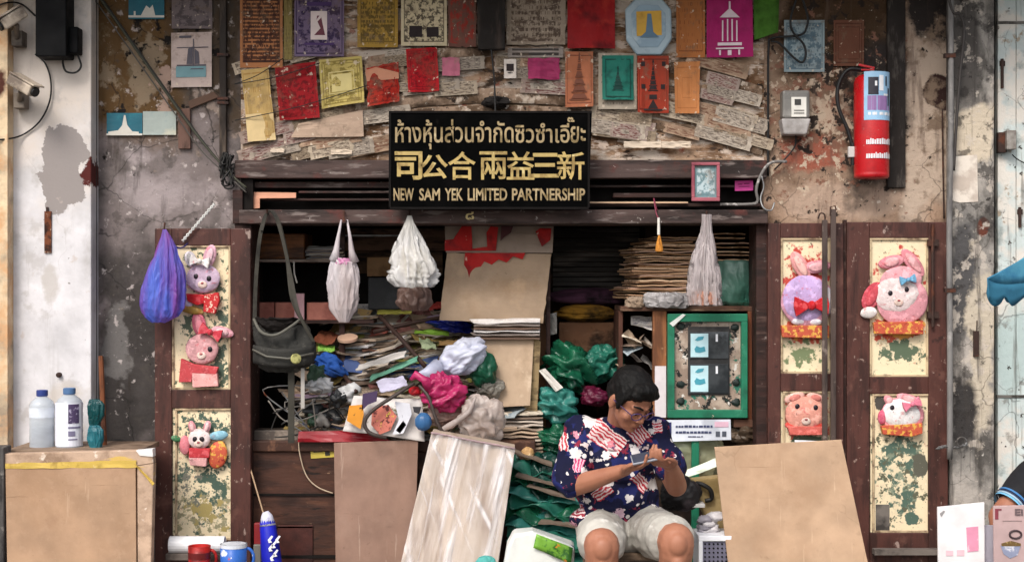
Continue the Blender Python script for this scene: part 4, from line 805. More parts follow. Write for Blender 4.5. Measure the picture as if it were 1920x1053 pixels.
# left rack with shelf and boxes
rk = thing('shelf_rack', 'dark rack with one pale edged shelf inside the left of the doorway', 'rack')
put(MB().bp(468, 486, 640, 491, .30, .4), 'shelf', wm('shelf_edge', '85756c', [('5a4c44', 9, .5, .65)], .7), rk)
put(MB().bp(470, 600, 700, 606, .30, .4), 'shelf', M_brown2, rk)
put(MB().bp(636, 425, 646, 1000, .33, .03), 'upright', M_brown2, rk)
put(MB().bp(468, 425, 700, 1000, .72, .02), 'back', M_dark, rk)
box1 = MB().bp(471, 437, 571, 485, .34, .3)
put(box1, 'wooden_box', wm('orange_brown_wood', '8a5630', [('4c2c18', 4, .48, .62, {'k': (1, 6, 6)}), ('96683c', 6, .56, .68)], .5, .2), None, 'orange brown wooden box on the shelf of the left rack', 'box', bevel=.006)
for i in range(9):
    x0 = 573 + rnd.uniform(0, 14); 
    q = [P(x0, 461+i*2.7, .36), P(x0 + rnd.uniform(48, 66), 459+i*2.7+rnd.uniform(-2, 2), .36), P(x0+62, 466+i*2.7, .31), P(x0-2, 467+i*2.7, .31)]
    put(MB().sheet(q, 5, 3, .006, 5, i), 'folded_paper', C('folded%d' % (i % 4), ['a8a6a4', '8e8076', '6d6a70', 'b9a894'][i % 4], rough=.8), None, 'folded paper lying on the shelf beside the wooden box', 'paper', 'folded papers on the left shelf', solid=.003)
for i, (x0, x1) in enumerate(((472, 514), (516, 556), (575, 640))):
    put(MB().bp(x0, 567, x1, 600, .31, .2), 'pink_box', wm('pink_card', 'a86a5c', [('8a5248', 6, .5, .64)], .75), None, ['pink carton at the left end of the lower shelf', 'pink carton in the middle of the lower shelf', 'wide pink carton at the right end of the lower shelf'][i], 'carton', 'pink cartons on the lower shelf', bevel=.004)
wire('string', 'white cord end hanging from the shelf of the left rack', 'string', [P(551, 490, .27), P(552, 512, .27), P(557, 530, .26)], .004, C('white_cord', 'c9c4bc'))
put(MB().bp(552, 550, 570, 598, .28, .02), 'pink_card', C('dusty_pink_card', 'b08a90', rough=.8), None, 'upright dusty pink card in front of the cartons', 'card')
# boards and boxes behind the white bags
for i, q in enumerate(([(645, 428), (835, 428), (835, 470), (645, 470)], [(650, 470), (830, 472), (830, 515), (650, 512)])):
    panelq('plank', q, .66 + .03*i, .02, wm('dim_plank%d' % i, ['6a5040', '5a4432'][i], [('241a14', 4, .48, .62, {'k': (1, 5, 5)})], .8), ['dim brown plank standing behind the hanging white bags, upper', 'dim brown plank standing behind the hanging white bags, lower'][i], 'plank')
put(MB().bp(688, 482, 734, 518, .52, .12), 'carton', wm('small_carton', '8a6a4a', [('6a4e34', 5, .5, .65)], .85), None, 'small brown carton behind the two white hanging bags', 'carton', bevel=.003)
put(MB().bp(690, 520, 756, 580, .44, .2), 'dark_box', wm('charcoal_box', '27282a', [('3c3d40', 6, .55, .68)], .6), None, 'charcoal plastic box below the small brown carton', 'box', bevel=.006)
put(MB().bp(640, 440, 760, 443, .45, .02), 'rod', M_steel, None, 'thin steel rod across the back of the doorway', 'rod')

# newspaper heap
core = MB()
def hs_(u, t):
    x = 575 + u*365; y = .12 + .5*t; z = .72 + .56*t*(1 - .25*(1-min(1, u*3)))
    p = P(x, 0, y); n = mn.noise(Vector((p.x*6, t*4, 3)))*.03
    return Vector((p.x, y, z + n - .05))
core.grid(hs_, 40, 24)
put(core, 'paper_heap', wm('packed_old_paper', '5a4c40', [('2a221d', 9, .46, .6, {'k': (1, 1, 3)}), ('94867a', 16, .54, .64, {'k': (.6, 1, 4)})], .95, .6, 40), None, 'packed mass of old paper at the core of the heap', 'paper heap', kind='stuff', smooth=True)
hm = [printed('heap%d' % i, p, k, r_, d, None, a, 80+i, .8) for i, (p, k, r_, d, a) in enumerate([('cfc4b4', '6a645e', 9, .5, None), ('b7a390', '564a42', 8, .5, 4), ('aaa6a2', '4a484a', 11, .5, None), ('d6c9b6', '8a7a68', 0, .4, 5), ('c4ab94', '8a6050', 0, .5, 6), ('9a8674', '4a3c34', 0, .4, 4), ('dcd6d0', '8a868c', 9, .5, 3), ('b49a5c', '5a4830', 0, .4, 4), ('9aa4a8', '54606a', 0, .4, 5), ('a8706a', '5c3430', 0, .4, 6)])]
hm += [C('newsprint_edge%d' % i, h, rough=.9, bump=.3) for i, h in enumerate(('b39c84', '8a7868', 'c2b4a6', '7a685a', 'c0a68c'))]
hcol = [wm('heapcol%d' % i, h, [('8a7f74', 9, .58, .66)], .7, .2) for i, h in enumerate(('8f8a48', '7a96a0', '9a8498', '5c7a6a', 'a0584c', 'c8a870', '4a5c8a', 'd0cccc', 'b0b48c', '6a4a3c'))]
def heap_sheet(px, t, i, mat, w_=None, d_=None, th=None, lift=0., yaw=None, label=None, pitch=None, group='old newspapers and magazines in the heap'):
    u = (px-470)/470; y = .10 + .5*t; s_ = (D+y)/F
    z = .725 + .56*t*(1 - .25*(1-min(1, u*3))) + lift
    w_ = w_ or rnd.uniform(.14, .36); d_ = d_ or rnd.uniform(.12, .2)
    yaw = rnd.uniform(-.7, .7) if yaw is None else yaw
    M = Euler((pitch if pitch is not None else (rnd.uniform(-.1, .45) if rnd.random() > .3 else rnd.uniform(.4, .8)), rnd.gauss(0, .10) - .06, yaw)).to_matrix()
    c = Vector(((px-960)*s_, y, z))
    q = [c + M @ Vector((sx*w_/2, sy*d_/2, 0)) for sx, sy in ((-1, 1), (1, 1), (1, -1), (-1, -1))]
    bend = rnd.uniform(-.014, .014); dr = rnd.uniform(0, .035)
    mb = MB().sheet(q, 7, 5, rnd.uniform(.006, .016), 5, i, 0, (), lambda a, b: bend*(2*a-1)**2 + (-dr)*b*b*0)
    return put(mb, 'newspaper', mat, None, label or 'crumpled sheet or magazine in the heap of old papers', 'newspaper' if not label else 'paper', group, solid=th or rnd.choice((.002, .003, .005, .008, .013)), smooth=False)
for i in range(225):
    t = rnd.random(); px = rnd.uniform(580, 905) if t > .25 else rnd.uniform(600, 930)
    if t > .62 and px < 650: px += 60
    heap_sheet(px, t, i, rnd.choice(hm) if rnd.random() > .2 else rnd.choice(hcol), lift=rnd.uniform(-.035, .03))
for i in range(34):
    heap_sheet(rnd.uniform(590, 720), rnd.uniform(.0, .22), 400+i, rnd.choice(hm[:10]), w_=rnd.uniform(.1, .17), d_=rnd.uniform(.08, .13), pitch=rnd.uniform(.35, .9), lift=rnd.uniform(-.01, .035))
for i in range(6):
    heap_sheet(rnd.uniform(540, 590), rnd.uniform(.0, .14), 300+i, rnd.choice(hm[7:] + hm[1:3]), w_=.12, d_=.1, lift=-.02)
acc = [('khaki yellow folded sheet on top of the heap', 'a8a24a', 740, 582, .44, .17, .03, -.02), ('lime green long pamphlet in the heap below the blue cloth', '86b03c', 810, 622, .34, .17, .022, .05),
       ('lime green sheet at the left end of the heap', '84b44c', 612, 652, .28, .08, .03, .0), ('pale peach round lid lying on the heap', 'c9a48c', 652, 636, .30, .09, .05, .05),
       ('rust brown flattened box at the left of the heap', '7c4630', 612, 632, .34, .1, .055, .2), ('violet grey magazine along the top right of the heap', '8d7a8c', 836, 592, .42, .2, .02, -.1),
       ('pale green sheet in the middle of the heap', 'b6c29a', 802, 644, .27, .07, .04, .1), ('sea green rolled sheet slanting across the heap', '5f927c', 738, 690, .12, .25, .03, -.38),
       ('white sheet slanting across the heap above the green roll', 'c6c0ba', 715, 675, .15, .25, .03, -.3), ('ochre slip at the right of the heap', 'b48e5c', 850, 642, .26, .14, .02, .03), ('red printed leaflet near the top of the heap', 'a03a34', 822, 572, .45, .09, .03, -.2),
       ('pale lilac sheet over the printed bag', 'b4b0c4', 735, 718, .0, .13, .05, -.2)]
for i, (lb, hx, px, py, y, w_, h_, a) in enumerate(acc):
    c = P(px, py, y); M = Euler((R(20), a, rnd.uniform(-.3, .3))).to_matrix(); d_ = h_*2.6
    if 'lid' in lb: mb = MB().lathe([(0, 0), (w_*.55, 0), (w_*.55, .012), (0, .012)], c, 20, M)
    else:
        q = [c + M @ Vector((sx*w_/2, sy*d_/2, 0)) for sx, sy in ((-1, 1), (1, 1), (1, -1), (-1, -1))]
        mb = MB().sheet(q, 10, 6, .014, 5, 40+i, 0, (), None, .007)
    put(mb, 'paper_piece', wm('acc%d' % i, hx, [(hx, 5, .5, .6)], .7, .3, 40), None, lb, 'paper', solid=.004 if 'lid' not in lb else 0)
put(lump(P(616, 684, .2), (.085, .06, .045), .5, 7, 11, Euler((0, .45, 0)).to_matrix()), 'blue_cloth', wm('blue_cloth', '22509c', [('15336a', 7, .5, .65)], .8, .4, 20), None, 'crumpled blue cloth at the left of the paper heap', 'cloth', smooth=True)
put(lump(P(848, 612, .34), (.095, .05, .03), .5, 7, 13, Euler((0, .2, 0)).to_matrix()), 'ultramarine_wrapper', film('ultramarine_film', '2434a0', .97, .25, hi='10186a'), None, 'glossy ultramarine wrapper on the right top of the heap', 'wrapper', smooth=True)
for i, (a, b, lb) in enumerate((((712, 592), (800, 690), 'dark brown strap crossing the middle of the heap'), ((700, 622), (880, 588), 'dark brown stick lying along the top of the heap'), ((635, 690), (668, 735), 'dark strap end below the blue cloth'))):
    A = P(a[0], a[1], .30); B = P(b[0], b[1], [.12, .42, .05][i]); m_ = (A+B)/2 + Vector((.0, -.05, .012))
    put(MB().tube(bez(A, m_, m_, B), [.011]*13, 8), 'strap', wm('strap_brown', '35231d', [('584038', 8, .55, .66)], .7), None, lb, 'strap', smooth=True)
for i in range(10):      # grey crumpled plastic and wire under the bag at left
    c = P(rnd.uniform(585, 660), rnd.uniform(700, 795), rnd.uniform(.02, .12))
    put(lump(c, (rnd.uniform(.03, .06), .04, rnd.uniform(.02, .045)), .7, 9, 30+i, nu=24, nv=16), 'plastic_scrap', [C('scrap_white', 'b9b8b8', rough=.4), C('scrap_dark', '27282a', rough=.5), C('scrap_grey', '77736e', rough=.6), C('scrap_green', '37503f', rough=.5)][i % 4], None, 'crumpled plastic scrap at the left foot of the heap', 'scrap', 'plastic scraps at the left foot of the heap', smooth=True)
for i in range(6):
    a = [P(rnd.uniform(480, 660), rnd.uniform(730, 822), rnd.uniform(-.02, .06)) for _ in range(4)]
    wire('cord', 'loose cord tangled below the hanging grey bag', 'cord', a, .0035, [C('cord_dark', '1f1d1c'), C('cord_pale', '8f8880'), M_steel][i % 3], 'loose cords below the hanging bag', n=5)
put(MB().bp(475, 806, 560, 826, .04, .12), 'ledge_box', wm('flat_tin', '4b423c', [('85786c', 9, .52, .64)], .5), None, 'flat dull tin at the left end of the chest top', 'tin', bevel=.004)

# tall cardboard in the middle
c1 = thing('cardboard_sheet', 'tall tan cardboard sheet with torn red printing, middle of the doorway', 'cardboard')
mb = MB().sheet([P(838, 474, .20), P(1034, 476, .20), P(1018, 606, .16), P(824, 600, .16)], 14, 14, .012, 5, 3, 0, (), None, .006)
put(mb, 'board', M_card, c1, solid=.006)
redz = MB()
for i, pl_ in enumerate(([(872, 474), (985, 474), (980, 486), (962, 480), (950, 492), (935, 486), (922, 496), (908, 490), (900, 502), (888, 512), (880, 522), (876, 506), (870, 496)],)):
    redz.prism(pl_, .185, .004)
put(redz, 'torn_red_print', wm('red_print', 'b01c1a', [('7c1012', 7, .5, .62), ('d8b8a4', 16, .62, .66)], .7), c1)
c1b = thing('cardboard_sheet', 'greyish cardboard flap with ragged red stripes under the lintel', 'cardboard')
put(MB().sheet([P(834, 424, .22), P(1038, 424, .22), P(1036, 474, .20), P(836, 473, .20)], 12, 6, .008, 5, 5), 'board', wm('grey_card', '9c8a7c', [('80705f', 5, .5, .65)], .85, .15), c1b, solid=.006)
redz = MB()
for pl_ in ([(834, 450), (850, 448), (866, 424), (884, 424), (886, 470), (834, 470)], [(912, 436), (920, 424), (934, 426), (930, 470), (914, 470)], [(1004, 434), (1012, 428), (1034, 428), (1032, 450), (1016, 462), (1010, 448)], [(886, 466), (914, 462), (914, 470), (886, 470)]): put(MB().prism(pl_, .195, .004), 'torn_red_print', _cache['red_print'], c1b)

dz = MB().prism([(940, 424), (962, 424), (958, 436), (946, 444), (938, 452)], .195, .004)
put(dz, 'torn_dark_print', C('maroon_print', '44161a'), c1b)
panelq('cardboard_sheet', [(905, 628), (1002, 626), (994, 760), (915, 764)], .08, .008, wm('card_mid', 'b09880', [('968068', 4, .5, .64), ('c4ae96', 8, .56, .68)], .85, .12), 'plain beige cardboard sheet below the silver strips', 'cardboard', tilt=.1)
panelq('cardboard_sheet', [(994, 626), (1014, 640), (1006, 800), (980, 800)], .12, .03, wm('card_edge', '8f7a58', [('5a4a34', 9, .5, .6, {'k': (1, 1, 3)}), ('c0a884', 9, .58, .66)], .85), 'yellowed cardboard edges right of the plain beige sheet', 'cardboard')
for i in range(6):
    y0 = 598 + i*6.2
    put(MB().sheet([P(880 + rnd.uniform(0, 22), y0, .13), P(1013, y0 + rnd.uniform(-3, 3), .13), P(1012, y0+5, .08), P(888, y0+6 + rnd.uniform(-2, 2), .08)], 10, 2, .008, 6, 60+i), 'foil_strip', [C('foil_white', 'cfc9c6', rough=.3), C('foil_grey', '857a74', rough=.3), C('foil_brown', '70594c', rough=.6)][i % 3], None, 'shiny strip in the stack between the two tan cardboard sheets', 'strip', 'strips stacked between the cardboard sheets', solid=.004)
for i in range(16):
    y0 = 768 + i*7
    put(MB().sheet([P(928 + rnd.uniform(0, 16), y0 + rnd.uniform(-2, 2), .16), P(1016, y0 + rnd.uniform(-3, 3), .16), P(1018, y0+7, .07), P(936 + rnd.uniform(-10, 10), y0+8, .07)], 9, 2, .01, 6, 70+i), 'magazine', rnd.choice(hm), None, 'flattened paper in the stack below the plain beige cardboard', 'magazine', 'flattened papers stacked beside the wrapped boards', solid=.007)

# dark slats and coloured cloth at the back
sd = thing('slatted_shutter', 'black slatted shutter at the back of the doorway', 'shutter')
for i in range(13):
    y0 = 428 + i*9.2
    put(MB().box(P(1118, y0+4, .62 - .004*(i % 3)), (.44, .012, .020), (R(-28 + rnd.uniform(-5, 5)), R(rnd.uniform(-.6, .6)), 0)), 'slat', wm('black_slat', '34302d', [('5c554f', 6, .52, .64, {'k': (.4, 3, 3)})], .55, .2), sd)
put(MB().bp(1030, 424, 1210, 552, .66, .02), 'shutter_back', M_room, sd)
put(lump(P(1100, 558, .56), (.19, .1, .05), .3, 6, 51), 'purple_cloth', wm('dim_purple_cloth', '442638', [('170d14', 6, .5, .65)], .9, .4, 20), None, 'dim purple cloth under the black slats', 'cloth', smooth=True)
put(lump(P(1098, 588, .52), (.17, .1, .045), .25, 6, 52), 'mustard_cloth', wm('mustard_cloth', '86601c', [('3a280c', 6, .5, .65)], .9, .4, 20), None, 'mustard yellow cloth below the purple cloth', 'cloth', smooth=True)
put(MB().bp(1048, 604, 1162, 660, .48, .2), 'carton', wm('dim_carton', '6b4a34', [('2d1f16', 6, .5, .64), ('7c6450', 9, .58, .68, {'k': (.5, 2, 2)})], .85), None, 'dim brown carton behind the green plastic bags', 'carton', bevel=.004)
put(MB().sheet([P(1022, 590, .3), P(1044, 585, .3), P(1044, 625, .28), P(1024, 630, .28)], 4, 4, .02, 6, 3), 'white_wrap', film('dull_white_film', '9a9690', .9), None, 'white plastic scrap left of the mustard cloth', 'scrap', solid=.002)
for (x, y0, y1) in ((1029, 424, 830),):
    put(MB().bp(x-5, y0, x+3, y1, .24, .03), 'dark_upright', M_brown2, None, 'dark upright post between the cardboard and the black slats', 'post', bevel=.003)

# right rack: corrugated boards, mirror frame
rr_ = thing('wall_rack', 'brown wooden rack inside the right of the doorway', 'rack')
put(MB().bp(1163, 574, 1424, 583, .10, .42), 'shelf', wm('rack_shelf', '55392b', [('8a6e58', 8, .52, .64, {'k': (.4, 2, 2)}), ('2e1c14', 5, .5, .62)], .75), rr_, bevel=.003)
put(MB().bp(1160, 583, 1168, 800, .12, .36), 'side_board', wm('rack_side', '4a2c20', [('2b1812', 4, .48, .62, {'k': (3, 3, .6)})], .7), rr_, bevel=.003)
put(MB().bp(1224, 583, 1250, 840, .10, .04), 'upright', wm('orange_post', '8c5a38', [('5f3a24', 4, .48, .62, {'k': (4, 4, .6)}), ('b08a6a', 20, .62, .7)], .65, .2), rr_, bevel=.003)
put(MB().bp(1402, 583, 1430, 800, .10, .05), 'upright', wm('rust_post', '6a3a20', [('3f2214', 4, .46, .6, {'k': (5, 5, .5)}), ('8a5a38', 5, .58, .68, {'k': (4, 4, .5)})], .6, .2), rr_, bevel=.003)
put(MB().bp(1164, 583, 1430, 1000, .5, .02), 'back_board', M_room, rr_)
put(MB().bp(1210, 424, 1424, 574, .58, .02), 'back_board', wm('rack_back', '3d2a20', [('241812', 4, .48, .6, {'k': (.5, 4, 4)})], .8), rr_)
put(MB().bp(1376, 786, 1430, 800, .08, .1), 'lower_shelf', wm('rack_shelf', ''), rr_)
for i in range(26):
    t = i/25; y0 = 556 - t*112
    x0 = 1186 + 12*t + rnd.uniform(-10, 10) - (14 if i < 5 else 0); x1 = 1300 + rnd.uniform(-6, 26)
    if i > 20: x0 += 20 * (i-20) / 3
    A = P(x0, y0, .17 + rnd.uniform(-.015, .03)); B = P(x1, y0, .17)
    mb = MB().sheet([A + Vector((-.05, .3, 0)), B + Vector((0, .3, 0)), B, A], 7, 3, .007, 7, 100+i)
    put(mb, 'corrugated_sheet', wm('corr%d' % (i % 5), ['c09a78', 'a98466', 'd0ae8e', '94704f', 'b99680'][i % 5], [('6e5038', 30, .56, .64, {'k': (.6, 1, 2)}), ('d0b294', 14, .6, .68)], .9, .3, 60), None, 'flattened cardboard sheet in the stack on the right shelf', 'cardboard', 'flattened cardboard stacked on the right shelf', solid=rnd.choice((.004, .006, .009)))
for i in range(7):
    y0 = 486 - i*8 + rnd.uniform(-2, 2)
    A = P(1338 + rnd.uniform(0, 8), y0, .22); B = P(1396 + rnd.uniform(0, 24), y0 + rnd.uniform(-1.5, 1.5), .22)
    put(MB().sheet([A + Vector((0, .25, 0)), B + Vector((0, .25, 0)), B, A], 5, 2, .005, 6, 140+i), 'corrugated_sheet', _cache['corr%d' % (i % 5)], None, 'flattened cardboard sheet lying above the green film packet', 'cardboard', 'flattened cardboard above the green film packet', solid=.006)
put(bag_mesh([(488, 1346, 1416), (492, 1342, 1419), (530, 1340, 1420), (566, 1343, 1419), (572, 1350, 1412)], .26, .8, .1, 4, 61), 'film_packet', film('green_clear_film', '7aa394', .93, .15, k=(.6, 1, .6), bs=14, bst=1., trans=.2, hi='1f5a4a'), None, 'packet in glossy greenish clear film on the right shelf', 'packet', smooth=True)
put(bag_mesh([(548, 1216, 1276), (552, 1208, 1290), (566, 1206, 1296), (576, 1212, 1290)], .10, .7, .15, 6, 62), 'white_packet', film('white_film_b', 'cfcaca', .95, .3), None, 'white plastic packet at the front of the right shelf', 'packet', smooth=True)
put(bag_mesh([(556, 1180, 1206), (562, 1172, 1212), (576, 1172, 1212)], .12, .7, .2, 6, 63), 'paper_packet', wm('packet_brown', '8f7c6a', [('6a5848', 6, .5, .64)], .85), None, 'crumpled brown packet at the left end of the right shelf', 'packet', smooth=True)
for i in range(14):
    c = P(rnd.uniform(1176, 1222), rnd.uniform(590, 690), rnd.uniform(.14, .24)); M = Euler((rnd.uniform(0, .8), rnd.uniform(-.9, .9), rnd.uniform(-.6, .6))).to_matrix()
    q = [c + M @ Vector((sx*.05, sy*.03, 0)) for sx, sy in ((-1, 1), (1, 1), (1, -1), (-1, -1))]
    put(MB().sheet(q, 4, 3, .012, 5, 160+i), 'paper_scrap', rnd.choice(hm), None, 'crumpled paper stuffed in the side of the right rack', 'paper', 'papers stuffed in the right rack', solid=.002)
gf = thing('framed_mirror', 'green framed mirror front with two small black windows, on the right rack', 'frame')
M_gr = wm('green_enamel', '1f6e52', [('144c38', 6, .5, .65), ('3c8a6c', 9, .58, .68), ('b0a890', 40, .68, .71)], .5, .1)
for q in ((1252, 588, 1402, 603), (1252, 768, 1402, 783), (1252, 603, 1265, 768), (1390, 603, 1402, 768)): put(MB().bp(*q, .055, .04), 'frame_bar', M_gr, gf, bevel=.003)
b = NB('floral_glass'); 
u_ = b.noise(9, 4, .6); v1 = b.noise(22, 5, .7, off=(3, 1, 2)); v2 = b.noise(16, 4, .6, off=(9, 2, 5))
cc = b.mix(b.mr(u_, .45, .6), H('8d7a6c'), H('b9a898')); cc = b.mix(b.mr(v1, .54, .58), cc, H('1f201f')); cc = b.mix(b.mr(v2, .6, .63), cc, H('2f6a58')); cc = b.mix(b.mr(b.noise(30, 3, .6, off=(5, 5, 5)), .62, .66), cc, H('d0ccc4'))
M_flor = b.fin(cc, .25, .5)
put(MB().bp(1264, 602, 1391, 769, .082, .008), 'patterned_glass', M_flor, gf)
put(MB().bp(1290, 612, 1368, 740, .074, .006), 'dark_board', wm('slate_board', '2b2a2a', [('4a4744', 6, .55, .68)], .5), gf)
for y0, y1 in ((622, 672), (682, 737)):
    s1 = MB().bp(1293, y0, 1366, y1, .068, .006)
    put(s1, 'window', wm('dark_glass', '3d4144', [('6a6f74', 4, .5, .66), ('24282b', 5, .5, .6)], .15, .05, spec=.6), gf, bevel=.001)
    put(MB().bp(1295, y0+3, 1328, y1-3, .065, .003), 'pale_card', C('pale_cyan_card', 'b4d4da', rough=.5), gf)
    mk = MB().prism([(1303, y0+15), (1309, y0+9), (1320, y0+8), (1318, y0+14), (1308, y0+17)], .0635, .0015).prism([(1302, y0+32), (1306, y0+26), (1313, y0+29), (1321, y0+27), (1323, y0+36), (1312, y0+39), (1304, y0+38)], .0635, .0015)
    put(mk, 'teal_mark', C('teal_mark', '3f8fa0', rough=.5), gf)
    put(MB().bp(1342, y0+4, 1346, y0+18, .066, .002), 'white_mark', M_white, gf)
for x, y0, s_ in ((1276, 612, 1), (1378, 614, -1), (1276, 720, 1), (1380, 716, -1), (1276, 752, 1), (1380, 754, -1)):
    put(lump(P(x, y0, .078), (.020, .006, .018), .4, 8, int(x+y0), nu=20, nv=10), 'dark_flower', C('ink_green', '17231f'), gf, smooth=True)
put(MB().prism([(1255, 606), (1280, 588), (1286, 590), (1262, 612)], .05, .003), 'torn_tape', C('tape_white', 'c9ccc8'), gf)
put(MB().bp(1228, 686, 1249, 782, .085, .01), 'white_strip', wm('white_board_strip', 'cfc6c8', [('b8acae', 6, .5, .65)], .6), None, 'white strip on the post left of the green frame', 'strip')
# notice board and green post
nb = thing('notice_sign', 'small white notice sign on a green post right of the seated man', 'sign')
put(MB().prism([(1246, 787), (1370, 786), (1371, 824), (1247, 828)], -.12, .008), 'sign_plate', wm('notice_white', 'c8ccd4', [('b0b4bd', 6, .52, .66)], .45, .05), nb, bevel=.001)
mk = MB()
for y0, x0, x1 in ((797, 1267, 1336), (808, 1267, 1334), (817, 1290, 1318)):
    x = x0
    while x < x1:
        w_ = rnd.uniform(3, 8); mk.bp(x, y0 + rnd.uniform(-.6, .6), min(x+w_, x1), y0 + (4 if y0 < 815 else 2), -.1225, .002); x += w_ + rnd.uniform(.8, 2)
put(mk, 'notice_lines', C('notice_ink', '3a4060'), nb)
put(MB().bp(1252, 791, 1259, 822, -.1225, .002), 'blue_bar', C('navy_bar', '2a2c5a'), nb)
put(MB().bp(1340, 790, 1366, 800, -.1225, .002), 'pink_mark', C('pink_mark', 'cfa8b8'), nb)
put(MB().bp(1342, 808, 1350, 818, -.1225, .002).bp(1354, 808, 1362, 818, -.1225, .002), 'dark_mark', C('slate_mark', '4a4f5a'), nb)
put(MB().bp(1297, 822, 1311, 1110, -.11, .03), 'post', M_gr, nb, bevel=.003)
put(bag_mesh([(820, 1226, 1350), (830, 1222, 1362), (860, 1226, 1366), (890, 1236, 1350), (900, 1246, 1330)], -.02, .4, .12, 5, 71), 'clear_bag', film('pale_green_film', 'b7bfa0', .85, .2, k=(.6, 1, .6), bs=16, bst=.9, hi='8f7f5c'), None, 'pale greenish clear plastic bag below the white notice sign', 'bag', smooth=True)
put(MB().sheet([P(1276, 884, -.2), P(1348, 856, -.2), P(1350, 872, -.22), P(1280, 898, -.22)], 6, 3, .008, 5, 9), 'white_fold', C('white_fold', 'd4dcc8', rough=.4), None, 'white folded strip across the pale greenish bag', 'strip', solid=.004)
put(lump(P(1400, 815, .12), (.075, .06, .05), .45, 8, 73), 'brown_bag', film('brown_film', '6e5c4c', .95, .3), None, 'crumpled brown plastic bag on the lower shelf of the right rack', 'bag', smooth=True)
# ---------------------------------------------------------------- bags hanging from the lintel and doors
def hook(px, py, y, lb):
    pass
yb = -.15
# carrier bag with two long handles
t = thing('plastic_bag', 'white carrier bag with two long handles hanging left of the signboard', 'bag')
M_wb = film('white_carrier_film', 'ddd6da', .84, .35, k=(1, 1, .35), bs=22, bst=1.0, trans=.25, hi='b9a8a4')
put(bag_mesh([(482, 622, 636), (492, 620, 668), (505, 616, 672), (530, 613, 674), (560, 615, 673), (580, 618, 668), (596, 630, 658), (604, 636, 654)], yb, .5, .16, 7, 81), 'bag_body', M_wb, t, smooth=True)
for a, b in (((640, 412), (626, 488)), ((651, 412), (664, 492))):
    A, B = P(*a, yb), P(*b, yb); mid = (A+B)/2 + Vector((.006 if a[0] < 645 else -.006, -.01, 0))
    put(MB().tube([A, A*.6+B*.4 , mid*.5+B*.5, B], [.004, .008, .014, .024], 8), 'handle', M_wb, t, smooth=True)
put(bag_mesh([(484, 632, 656), (494, 628, 662), (500, 634, 656)], yb-.005, .6, .2, 6, 82), 'pink_contents', C('bag_pink', 'b4789a', rough=.6), t, smooth=True)
put(bag_mesh([(525, 636, 662), (550, 630, 668), (580, 636, 662)], yb, .5, .2, 6, 83), 'brown_contents', C('bag_brown', '8d6a58', rough=.8), t, smooth=True)
put(MB().tube([P(645, 396, -.095), P(645, 402, -.13), P(645, 414, yb), P(650, 414, yb-.01)], .004, 6), 'nail', M_iron, t)
# wide white bag gathered to a point
t = thing('plastic_bag', 'wide white plastic bag gathered to a point, hanging below the left half of the signboard', 'bag')
put(bag_mesh([(404, 764, 772), (416, 760, 776), (432, 752, 784), (455, 741, 797), (480, 732, 811), (500, 727, 820), (515, 725, 825), (527, 728, 823), (538, 742, 816)], yb, .5, .26, 10, 84, sharp=1.8), 'bag_body', film('white_crinkled_film', 'e4e2e2', .84, .3, k=(1, 1, .22), bs=30, bst=1.0, trans=.3, hi='d0ccc4'), t, smooth=True)
put(MB().tube([P(768, 396, -.095), P(768, 408, yb)], .004, 6), 'nail', M_iron, t)
put(bag_mesh([(462, 752, 786), (480, 744, 800), (508, 740, 808), (520, 746, 800)], yb, .35, .15, 6, 184), 'pale_contents', C('bag_yellowish', 'c0b07c', rough=.7), t, smooth=True)
t2 = thing('plastic_bag', 'dim brownish plastic bag hanging just behind and below the wide white bag', 'bag')
put(bag_mesh([(532, 760, 790), (545, 746, 808), (568, 742, 812), (582, 752, 800)], .1, .5, .25, 8, 85), 'bag_body', film('brownish_film', '8a7268', .9, .4, hi='6a4a40'), t2, smooth=True)
put(MB().tube([P(775, 425, .1), P(775, 534, .1)], .003, 5), 'string', M_dark, t2)
# long clear bag on the right
t = thing('plastic_bag', 'long clear plastic bag hanging in front of the cardboard stack', 'bag')
M_cl = film('clear_film', 'ddd2d2', .5, .25, k=(1, 1, .15), bs=26, bst=1.1, trans=.2, hi='a99a96')
put(bag_mesh([(402, 1316, 1334), (415, 1316, 1334), (435, 1313, 1336), (460, 1303, 1341), (490, 1294, 1347), (520, 1288, 1351), (550, 1286, 1354), (572, 1288, 1354)], yb, .4, .34, 13, 86, sharp=2.0), 'bag_body', M_cl, t, smooth=True)
put(bag_mesh([(546, 1300, 1345), (556, 1292, 1350), (571, 1292, 1350)], yb, .35, .2, 6, 87), 'contents', C('bag_contents', '9a6e5c', rough=.8), t, smooth=True)
put(MB().tube([P(1325, 396, -.095), P(1325, 404, yb)], .004, 6), 'nail', M_iron, t)
# small brush
t = thing('brush', 'white handled brush with an orange tuft hanging left of the clear bag', 'brush')
put(MB().tube([P(1235, 408, yb), P(1235, 440, yb)], [.006, .007], 10), 'handle', C('brush_white', 'd0ccc4', rough=.5), t)
put(MB().lathe([(.004, 0), (.016, -.05), (.018, -.075), (.010, -.08)], P(1236, 440, yb), 12), 'bristles', wm('orange_bristle', 'c88434', [('8a5418', 20, .5, .6, {'k': (4, 4, .5)})], .8, .3), t)
wire('string', '', '', [P(1232, 395, -.1), P(1226, 372, -.1), P(1230, 398, -.13), P(1235, 410, yb)], .003, C('maroon_cord', '7a2a40'), parent=t, n=5)
